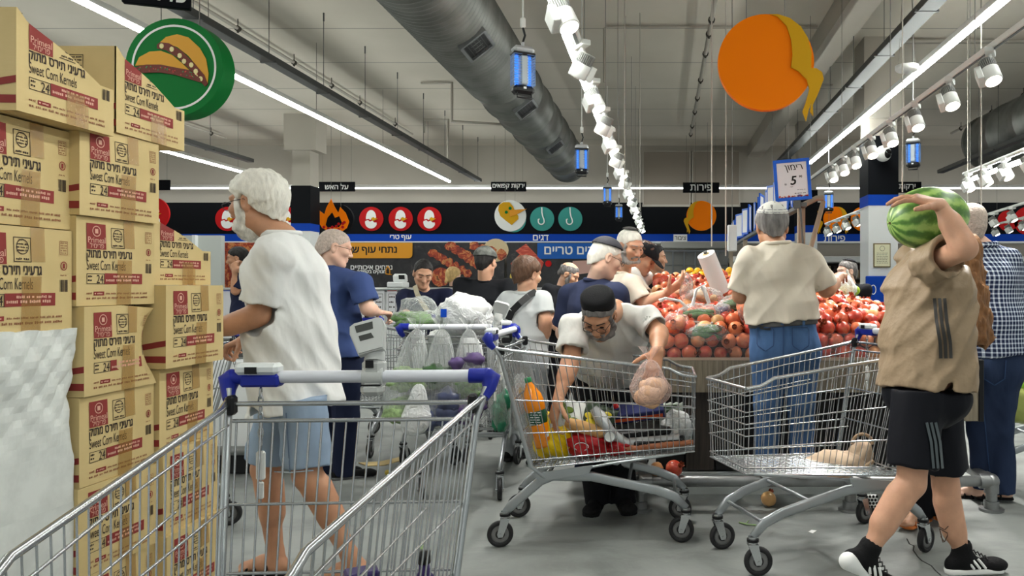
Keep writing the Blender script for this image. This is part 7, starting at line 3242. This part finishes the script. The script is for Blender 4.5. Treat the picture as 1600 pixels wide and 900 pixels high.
# ------------------------------------------------------------------ man in navy shirt
R2 = 4.95
person('balding man in dark blue short sleeved shirt and navy trousers, seen from behind',
       J(524, 388, R2), J(512, 418, R2), J(530, 548, R2), 140,
       {'R': (J(575, 482, 4.80), J(590, 488, 5.12), {'n': (0, 0, -1), 'd': (.5, .85, -.1), 'curl': GRIP}, None, J(562, 442, 4.80)),
        'L': (J(500, 492, 5.15), J(540, 497, 5.30), {'n': (0, 0, -1), 'curl': GRIP}, None, J(490, 440, 5.0))},
       {'R': (J(540, 560, 4.90), J(540, 655, 4.90), J(538, 732, 4.92), (.9, .4, 0)),
        'L': (J(518, 560, 5.05), J(515, 655, 5.05), J(516, 728, 5.08), (.9, .4, 0))},
       M_SKINL, ('short', mat('hair_cropped', (190, 174, 162), .7, bump=.8, bscale=90, vary=.2, vscale=60), .003, .0006), {'m': C_NAVYP, 'hem': .05, 'loose': .02, 'sleeve': .75},
       {'m': C_TROUN, 'loose': .018}, {'m': S_BLACK, 'sole': S_GREY}, (115, 14, 0), MID, sw=.41, girth=1.1, glasses=True, collar=2, seed=5)

# ------------------------------------------------------------------ crouching man at the grocery cart
person('man in white T-shirt and black velvet skullcap bending over the grocery cart',
       J(937, 492, 3.74), J(962, 478, 4.02), J(948, 582, 4.36), 0,
       {'R': (J(893, 562, 3.86), J(872, 624, 3.70), {'n': (.2, .2, -1), 'd': (-.25, -.1, -1), 'curl': (.4, .5, .4)}, None, J(897, 512, 3.95)),
        'L': (J(1030, 520, 3.92), J(1027, 548, 3.66), {'n': (-.3, .7, -.3), 'd': (-.2, -.3, -1), 'curl': (.5, .8, .6)}, None, J(1008, 500, 4.00))},
       {'R': (J(928, 600, 4.34), J(922, 690, 4.10), J(932, 772, 4.12), (-.1, -1, 0)),
        'L': (J(970, 600, 4.36), J(972, 690, 4.14), J(974, 770, 4.14), (.25, -1, 0))},
       M_SKINT, ('short', H_SALT, .008), {'m': C_WHITE2, 'hem': .10, 'loose': .022, 'sleeve': .72, 'amp': .008, 'fx': .9},
       {'m': C_BLKP, 'loose': .02}, {'m': S_BLACK, 'sole': S_BLACK}, (-14, 46, -4), NEAR, sw=.42, girth=1.12, belly=.07,
       beard=(H_SALT, -.004), cap=('pillbox', mat('velvet_black', (14, 14, 17), .9, bump=.2, bscale=200), .12), glasses=True, brow=H_BLACK, seed=7)

# ------------------------------------------------------------------ man in jeans on the rail
person('man in cream T-shirt, blue jeans and white knitted skullcap, seen from behind at the pomegranates',
       J(1206, 356, 4.22), J(1213, 377, 4.16), J(1225, 528, 4.14), 180,
       {'L': (J(1157, 462, 4.20), J(1165, 440, 4.42), {'n': (0, 0, -1), 'd': (.1, 1, .1), 'curl': SOFT}, None, J(1170, 408, 4.15)),
        'R': (J(1291, 452, 4.22), J(1312, 432, 4.42), {'n': (0, 0, -1), 'd': (.3, 1, .1), 'curl': SOFT}, None, J(1262, 406, 4.15))},
       {'L': (J(1203, 545, 4.14), J(1200, 630, 4.14), J(1198, 722, 4.20), (-.1, 1, 0)),
        'R': (J(1250, 545, 4.14), J(1252, 630, 4.14), J(1253, 722, 4.20), (.1, 1, 0))},
       M_SKINT, ('short', H_SALT, .014, .0028), {'m': C_CREAM, 'hem': -.09, 'loose': .024, 'sleeve': .84, 'hollow': False, 'amp': .007, 'dir': (.9, .2, .25)},
       {'m': C_DENIM, 'loose': .016, 'rise': .10, 'belt': mat('belt_grey', (84, 84, 84), .5), 'w': 1.03}, {'m': mat('shoe_blue', (40, 66, 110), .6), 'sole': M_LET}, (182, 14, 0), NEAR,
       sw=.40, girth=1.1, belly=.0, cap=('kippah', mat('knit_white', (216, 214, 208), .9, bump=.6, bscale=120), .42, .046, mat('knit_grey', (120, 120, 124), .9)), seed=9, hs=1.05)

M_SEAM = mat('denim_seam', (46, 70, 108), .8)
w4 = [o for o in COL.objects if o.name.startswith('person')][-1]
for pts in ([(1183, 512), (1183, 540), (1196, 549), (1209, 540), (1209, 512), (1183, 512)], [(1238, 512), (1238, 540), (1251, 549), (1264, 540), (1264, 512), (1238, 512)], [(1224, 505), (1224, 560)]):
    band_on(w4, 'trousers', pts, 1.6, M_SEAM, 'seam', .004, 22)
for x in (1190, 1222, 1256):
    band_on(w4, 'trousers', [(x, 498), (x, 508)], 4, C_DENIM, 'belt_loop', .012, 3)
band_on(w4, 'trousers', [(1187, 512), (1204, 514)], 4.5, M_BLACK, 'wallet_edge', .004, 4)
# ------------------------------------------------------------------ man with the watermelon
R5 = 3.1
w5 = person('man in tan sports T-shirt and black shorts walking past with a watermelon on his shoulder',
       J(1466, 348, 3.36), J(1452, 392, 3.20), J(1446, 590, 3.16), 118,
       {'R': (J(1508, 388, 2.80), J(1470, 322, 2.86), {'n': (-.25, .45, -1), 'd': (-1, .1, .30), 'curl': (.25, .30, .25), 'spread': .22, 'thumb': (.65, .75, .1), 's': 1.05}, None, J(1455, 412, 3.00)),
        'L': (J(1420, 500, 3.45), J(1440, 560, 3.40), {'n': (0, 0, -1), 'curl': SOFT}, None, J(1430, 410, 3.38))},
       {'R': (J(1434, 612, 3.06), J(1424, 755, 3.02), J(1352, 868, 2.96), (.85, .05, -.52)),
        'L': (J(1462, 612, 3.26), J(1478, 760, 3.30), J(1503, 868, 3.30), (1, .05, .03))},
       M_SKIN, ('short', H_BLACK, .012), {'m': C_TAN, 'hem': .045, 'loose': .036, 'sleeve': .55, 'amp': .0075, 'fx': 1.15, 'dir': (.75, .1, -.62)},
       {'m': clothm('shorts_black', (24, 25, 31), .35, 10, .6), 'cut': .41, 'loose': .02, 'w': .95, 'rise': -.05}, {'m': S_BLACK, 'sole': M_LET, 'stripes': True, 'hi': .02}, (118, 0, 0), NEAR, sw=.42, girth=1.08, seed=12, brow=H_BLACK)

h0, h1 = npv(J(1325, 877, 2.93)), npv(J(1350, 893, 2.94))
mesh_obj('heel', [nets([caps(h0, h1, .036, .022)], .005)], M_LET, [c for c in w5.children if c.name.startswith('shoe')][0])



M_STR = mat('stripe_dark', (48, 46, 44), .5)
M_STRG = mat('stripe_grey', (84, 92, 96), .5)
for dx in (-7, 1, 9):
    band_on(w5, 'shirt', [(1467 + dx, 466), (1470 + dx, 500), (1476 + dx, 535), (1477 + dx, 560)], 5.2, M_STR, 'side_stripe')
for dx in (-7, 0, 7):
    band_on(w5, 'shorts', [(1455 + dx, 660), (1462 + dx, 690), (1466 + dx, 732)], 4.2, M_STRG, 'side_stripe')
# tattoo on the far calf
mt_ = mat('tattoo_ink', (96, 74, 62), .6)
for pts in ([(1468, 826), (1474, 850), (1482, 834), (1468, 826)], [(1466, 822), (1476, 828), (1482, 822)], [(1470, 838), (1475, 846)]):
    band_on(w5, 'body', pts, 1.6, mt_, 'tattoo', .002, 10)

# ------------------------------------------------------------------ the watermelon
m, nt, b = node_mat('watermelon_rind')
tc = nt.nodes.new('ShaderNodeTexCoord')
sx = nt.nodes.new('ShaderNodeSeparateXYZ')
nt.links.new(tc.outputs['Object'], sx.inputs[0])
ang = math_n(nt, 'ARCTAN2', sx.outputs['Z'], sx.outputs['Y'])
n1 = noise(nt, tc.outputs['Object'], 9, 5, .6, .8)
n2 = noise(nt, tc.outputs['Object'], 30, 4, .6)
wv = math_n(nt, 'SINE', math_n(nt, 'ADD', math_n(nt, 'MULTIPLY', ang, 10.0), math_n(nt, 'MULTIPLY', math_n(nt, 'SUBTRACT', n1, .5), 7.0)))
wv = math_n(nt, 'ADD', wv, math_n(nt, 'MULTIPLY', math_n(nt, 'SUBTRACT', n2, .5), 3.2))
wv = math_n(nt, 'ADD', math_n(nt, 'MULTIPLY', wv, .5), .5)
c = ramp(nt, wv, [(0.1, (74, 116, 46)), (0.4, (98, 142, 60)), (0.62, (128, 166, 80)), (0.9, (158, 190, 102))])
nt.links.new(c, b.inputs['Base Color'])
b.inputs['Roughness'].default_value = .38
mb = MB()
mb.ball((0, 0, 0), (.172, .132, .128), 40, 26)
o = mb.build('watermelon', MATS['watermelon_rind'])
o.location = P(1450, 341, 3.06)
o.rotation_euler = (.15, math.radians(-8), math.radians(12))
tag(o, 'large striped green watermelon carried on the shoulder of the man in tan', 'watermelon')
MB().cyl((-.170, 0, 0), (-.178, .0, .002), .006, .004, n=8).build('stem_scar', mat('stem_brown', (110, 100, 60), .7), o)

# ------------------------------------------------------------------ man in checked shirt
person('tall man in blue white checked shirt and dark jeans, back turned, at the right',
       J(1514, 350, 4.45), J(1536, 380, 4.42), J(1552, 560, 4.42), 188,
       {'L': (J(1500, 470, 4.55), J(1512, 520, 4.72), {'n': (0, 0, -1), 'curl': SOFT}, None, J(1506, 408, 4.42)),
        'R': (J(1588, 480, 4.60), J(1575, 520, 4.80), {'n': (0, 0, -1), 'curl': SOFT}, None, J(1574, 408, 4.42))},
       {'L': (J(1530, 575, 4.42), J(1534, 670, 4.42), J(1538, 758, 4.46), (-.95, .25, 0)),
        'R': (J(1562, 575, 4.42), J(1560, 670, 4.40), J(1566, 758, 4.40), (-.95, .15, 0))},
       M_SKINL, ('short', MATS['hair_cropped'], .003, .0006), {'m': C_CHECK, 'hem': -.02, 'loose': .024, 'sleeve': .75, 'hollow': False},
       {'m': C_DENIMD, 'loose': .02, 'rise': .05, 'w': 1.08}, {'kind': 'sandal', 'm': S_BLACK}, (200, -4, 0), MID, sw=.42, girth=1.15, collar=2, seed=14)

w6 = [o for o in COL.objects if o.name.startswith('person')][-1]
band_on(w6, 'trousers', [(1536, 563), (1538, 592), (1554, 602), (1570, 592), (1572, 563)], 1.5, M_SEAM, 'seam', .005, 24)
band_on(w6, 'trousers', [(1530, 575), (1540, 670), (1548, 755)], 1.4, M_SEAM, 'seam', .005, 24)
# ------------------------------------------------------------------ woman with long curly hair behind the tan shirt
person('woman with long curly brown hair mostly hidden behind the man with the watermelon',
       J(1497, 402, 3.80), J(1490, 434, 3.82), J(1462, 560, 3.84), 215,
       {},
       {'R': (J(1472, 575, 3.82), J(1470, 690, 3.82), J(1440, 792, 3.96), (-.7, -.6, 0)),
        'L': (J(1448, 575, 3.9), J(1450, 690, 3.9), J(1475, 790, 3.92), (-.2, 1, 0))},
       M_SKIN, ('long', H_CURLY, .02, .004), {'m': C_BLACK, 'hem': .1, 'loose': .012, 'sleeve': .8},
       {'m': C_BLKP, 'loose': .01}, {'kind': 'sandal', 'm': mat('sandal_orange', (206, 120, 60), .5)}, (215, 5, 0), (.012, .008, .005), sw=.30, fem=True, hs=.95, seed=15)
root = thing('wallet', 'brown patterned wallet held beside the checked shirt', 'wallet', P(1510, 552, 3.86))
MB().box((0, 0, 0), (.055, .03, .16), b=.006).build('body', mat('wallet_brown', (104, 62, 54), .6, bump=.4, bscale=60, vary=.3, vscale=60), root)
MB().box((.0, -.016, -.02), (.04, .002, .006)).build('zip', M_DGREY, root)

# ------------------------------------------------------------------ people at the stand's left side
person('man in dark navy T-shirt and black skullcap facing right beside the stand',
       J(947, 404, 4.72), J(930, 434, 4.76), J(926, 570, 4.80), 128,
       {'R': (J(972, 520, 4.70), J(985, 545, 4.85), {'n': (0, 0, -1), 'curl': SOFT}, None, J(962, 462, 4.62)),
        'L': (J(880, 520, 5.0), J(915, 550, 5.1), {'n': (0, 0, -1), 'curl': SOFT}, None, J(892, 462, 4.92))},
       legs_std(J(926, 570, 4.80), 128), M_SKINL, ('short', H_WHITE, .003, .001), {'m': C_NAVY, 'hem': .1, 'loose': .024, 'sleeve': .8},
       {'m': C_TROUN}, {'m': S_BLACK}, (112, 22, 0), MID, sw=.44, girth=1.2, belly=.04, glasses=True,
       cap=('kippah', mat('cap_dark', (44, 44, 50), .8, bump=.2, bscale=120), .12, .040), seed=17)
person('man with short white hair and stubble in cream T-shirt holding up an open bag',
       J(984, 386, 5.16), J(972, 424, 5.20), J(964, 560, 5.22), 70,
       {'R': (J(1006, 478, 5.02), J(1042, 457, 4.98), {'n': (.2, .3, .7), 'd': (.8, 0, .55), 'curl': (.35, .35, .3)}, None, J(985, 446, 5.06)),
        'L': (J(1010, 470, 5.3), J(1050, 460, 5.25), {'n': (0, 0, 1), 'curl': SOFT}, None, J(990, 446, 5.36))},
       legs_std(J(962, 560, 5.22), 70), M_SKIN, ('short', H_WHITE, .004, .0012), {'m': C_CREAM, 'hem': .1, 'loose': .02, 'sleeve': .75},
       {'m': C_DENIMD}, {'m': S_BLACK}, (42, 18, 0), MID, sw=.40, girth=1.1, beard=(H_GREY, -.012), brow=H_GREY, seed=18,
       cap=('kippah', mat('knit_dark', (70, 66, 66), .9), .15, .085))
veg_bag('half open clear bag in the hand of the man with short white hair', 1072, 452, 5.0, (.045, .05, .11), 83, F_BAG, 'empty')
person('woman in black peaked cap bending over the stand, brown hair',
       J(1006, 404, 5.85), J(1000, 421, 5.90), J(966, 560, 5.90), 70,
       {'R': (J(1020, 482, 5.72), J(1045, 465, 5.75), {'n': (0, 0, -1), 'curl': SOFT})}, legs_std(J(964, 560, 5.9), 70), M_SKIN, ('tail', H_BROWN, .018),
       {'m': C_WHITE2, 'hem': .1, 'sleeve': .7}, {'m': C_DENIMD}, {'m': S_BLACK}, (72, 34, 0), (.012, .007, .005), sw=.36, fem=True, cap=('visor', C_BLACK), seed=19, bust=.02)
person('woman with dark hair in profile looking right beyond the capped woman',
       J(1024, 404, 7.0), J(1019, 434, 7.02), J(1012, 560, 7.02), 84,
       {'R': (J(1040, 470, 6.9), J(1052, 455, 6.95), {'n': (0, 0, -1), 'curl': SOFT})}, legs_std(J(1010, 560, 7.02), 84), M_SKIN, ('tail', H_BLACK, .014),
       {'m': C_BLACK, 'hem': .1, 'sleeve': .8}, {'m': C_BLKP}, {'m': S_BLACK}, (86, 4, 0), (.012, .007, .005), sw=.34, fem=True, brow=H_BLACK, seed=20, bust=.02)

# ------------------------------------------------------------------ people in the aisle behind
person('woman with short brown hair and grey T-shirt with a black strap across her back',
       J(824, 430, 5.35), J(820, 455, 5.36), J(818, 540, 5.36), 152,
       {'R': (J(852, 500, 5.25), J(850, 535, 5.35), {'n': (-1, 0, 0), 'curl': SOFT}, None, J(846, 470, 5.30)),
        'L': (J(782, 495, 5.45), J(790, 530, 5.5), {'n': (1, 0, 0), 'curl': SOFT}, None, J(794, 470, 5.42))},
       legs_std(J(818, 555, 5.36), 152), M_SKIN, ('short', H_BROWN, .020, .003), {'m': C_GREYT, 'hem': .16, 'loose': .02, 'sleeve': .72},
       {'m': clothm('trouser_grey', (150, 154, 156))}, {'m': S_BLACK}, (140, 10, 0), MID, sw=.38, girth=1.1, fem=True, seed=21)
strap_pts = [P(838, 455, 5.28), P(826, 462, 5.20), P(812, 474, 5.17), P(800, 486, 5.20), P(794, 500, 5.22)]
def strap(label, pts, w_, mt, bagc=None, bags=None):
    root = thing('shoulder_bag', label, 'bag', pts[0])
    mb = MB()
    for k in range(len(pts) - 1):
        a, c = Vector(pts[k]), Vector(pts[k + 1])
        d = (c - a)
        sdv = d.cross(Vector((0, 1, 0))).normalized() * w_ / 2
        mb.add([a - sdv, a + sdv, c + sdv, c - sdv, a - sdv + Vector((0, .004, 0)), a + sdv + Vector((0, .004, 0)), c + sdv + Vector((0, .004, 0)), c - sdv + Vector((0, .004, 0))],
               [(0, 1, 2, 3), (7, 6, 5, 4), (0, 4, 5, 1), (3, 2, 6, 7)], 0)
    mb.build('strap', mt, root, rel='world')
    if bagc is not None:
        MB().box(bagc, bags, b=.02).build('pouch', mt, root, rel='world')
    return root
strap('black shoulder bag strap across the grey T-shirt', strap_pts, .045, M_BLACK, P(792, 520, 5.28), (.10, .12, .16))
person('man in camouflage cap and black shirt with his back turned',
       J(759, 410, 6.3), J(758, 438, 6.32), J(755, 530, 6.32), 172,
       {'R': (J(794, 495, 6.2), J(790, 540, 6.3), {'n': (-1, 0, 0), 'curl': SOFT}), 'L': (J(722, 495, 6.3), J(728, 540, 6.35), {'n': (1, 0, 0), 'curl': SOFT})},
       legs_std(J(755, 560, 6.32), 172), M_SKIN, ('short', H_BLACK, .008), {'m': C_BLACK, 'hem': .12, 'loose': .024, 'sleeve': .8},
       {'m': C_BLKP}, {'m': S_BLACK}, (165, 6, 0), (.012, .007, .006), sw=.44, girth=1.15, cap=('cap', mat('camo', (96, 98, 94), .8, vary=.6, vscale=30)), seed=22)
person('woman with dark pulled back hair in dark blue top looking down at her cart',
       J(661, 428, 6.62), J(665, 454, 6.68), J(668, 545, 6.70), 8,
       {'R': (J(634, 492, 6.55), J(634, 488, 6.34), {'n': (0, 0, -1), 'd': (.2, -1, 0), 'curl': GRIP}), 'L': (J(704, 496, 6.55), J(716, 492, 6.36), {'n': (0, 0, -1), 'd': (-.2, -1, 0), 'curl': GRIP})},
       legs_std(J(668, 560, 6.70), 8), M_SKIN, ('bun', H_BLACK, .005), {'m': C_DNAVY, 'hem': .12, 'loose': .018, 'sleeve': 1.6},
       {'m': C_BLKP}, {'m': S_BLACK}, (26, 26, -4), (.010, .0055, .0045), sw=.40, girth=1.08, fem=True, brow=H_BLACK, seed=23, bust=.04)
strap('beige bag strap across the dark blue top', [P(648, 446, 6.57), P(652, 460, 6.50), P(660, 474, 6.48), P(668, 486, 6.47), P(674, 498, 6.48)], .042, mat('strap_beige', (176, 166, 142), .7))
person('bald man in black T-shirt with white print, looking down at right',
       J(889, 430, 7.3), J(878, 448, 7.3), J(868, 540, 7.3), 60,
       {'R': (J(860, 500, 7.1), J(880, 520, 7.0), {'n': (0, 0, -1), 'curl': SOFT}), 'L': (J(898, 490, 7.3), J(905, 515, 7.1), {'n': (0, 0, -1), 'curl': SOFT})},
       legs_std(J(868, 560, 7.3), 60), M_SKIN, ('rim', H_SALT, .003), {'m': C_BLACK, 'hem': .12, 'loose': .02, 'sleeve': .8},
       {'m': C_BLKP}, {'m': S_BLACK}, (80, 28, 0), FAR, sw=.42, girth=1.1, beard=(H_SALT, -.014), seed=24)
person('blonde woman with pony tail behind the meat counter',
       J(709, 432, 10.4), J(709, 447, 10.4), J(709, 500, 10.4), 165, {}, legs_std(J(709, 510, 10.4), 165), M_SKINL, ('tail', H_BLOND, .016),
       {'m': C_BLACK, 'hem': .1, 'sleeve': .8}, {'m': C_BLKP}, {'m': S_BLACK}, (150, 8, 0), FAR, sw=.36, fem=True, seed=25)
person('dark haired woman in black looking right beyond the corn cartons',
       J(306, 431, 9.0), J(300, 450, 9.0), J(300, 520, 9.0), 80, {'R': (J(300, 490, 8.85), J(315, 505, 8.8), {'n': (0, 0, -1), 'curl': SOFT})},
       legs_std(J(300, 530, 9.0), 80), M_SKIN, ('bun', H_BLACK, .012), {'m': C_BLACK, 'hem': .1, 'sleeve': .8}, {'m': C_BLKP}, {'m': S_BLACK}, (84, 4, 0), FAR, sw=.36, fem=True, glasses=True, seed=26)
person('grey haired man far behind the dark haired woman by the office wall',
       J(286, 434, 11.0), J(284, 450, 11.0), J(284, 510, 11.0), 10, {}, legs_std(J(284, 520, 11), 10), M_SKIN, ('rim', H_GREY, .006),
       {'m': C_DNAVY, 'hem': .1, 'sleeve': .8}, {'m': C_BLKP}, {'m': S_BLACK}, (20, 0, 0), FAR, sw=.38, seed=27)
person('dark haired man with hand at his mouth, hidden behind the white haired man',
       J(371, 404, 8.2), J(378, 428, 8.2), J(382, 520, 8.2), -60, {'L': (J(368, 455, 8.0), J(367, 425, 7.98), {'n': (0, 1, 0), 'd': (-.2, .3, 1), 'curl': GRIP})},
       legs_std(J(382, 530, 8.2), -60), M_SKINT, ('short', H_BLACK, .010), {'m': C_DNAVY, 'hem': .1, 'sleeve': .8}, {'m': C_BLKP}, {'m': S_BLACK}, (-70, 10, 0), FAR, sw=.40, brow=H_BLACK, seed=28)
person('old man with long white beard and black coat beyond the pomegranates',
       J(1323, 425, 7.6), J(1330, 446, 7.6), J(1332, 540, 7.6), -60, {'R': (J(1320, 485, 7.4), J(1316, 500, 7.3), {'n': (0, 0, -1), 'curl': SOFT}), 'L': (J(1345, 485, 7.5), J(1335, 505, 7.3), {'n': (0, 0, -1), 'curl': SOFT})},
       legs_std(J(1332, 555, 7.6), -60), M_SKINL, ('short', H_SALT, .006), {'m': C_BLACK, 'hem': .2, 'loose': .02, 'sleeve': 1.9}, {'m': C_BLKP}, {'m': S_BLACK}, (-72, 4, 0), FAR, sw=.42,
       beard=(H_WHITE, .04), brow=H_GREY, cap=('kippah', C_BLACK, .3, .075), seed=29)
person('dark haired man in navy shirt at the right edge behind the cart with the cabbage',
       J(1602, 430, 7.4), J(1606, 452, 7.4), J(1608, 540, 7.4), -30, {'R': (J(1588, 500, 7.2), J(1592, 520, 7.05), {'n': (0, 0, -1), 'curl': SOFT})},
       legs_std(J(1608, 555, 7.4), -30), M_SKINT, ('short', H_BLACK, .012), {'m': C_DNAVY, 'hem': .1, 'sleeve': .8}, {'m': C_BLKP}, {'m': S_BLACK}, (-40, 14, 0), FAR, sw=.42, brow=H_BLACK, seed=30)
# bag of bread rolls held by the crouching man
bag('tied clear bag of bread rolls held up by the crouching man', P(1016, 562, 3.60), .20, .225, F_BAGP, [(mat('roll_pale', (226, 188, 160), .6, vary=.15, vscale=16), .30, .95, .8, .04), (mat('roll_crust', (222, 178, 138), .6, vary=.2, vscale=20), .4, .98, .8, .04)], .75, 6, .6)
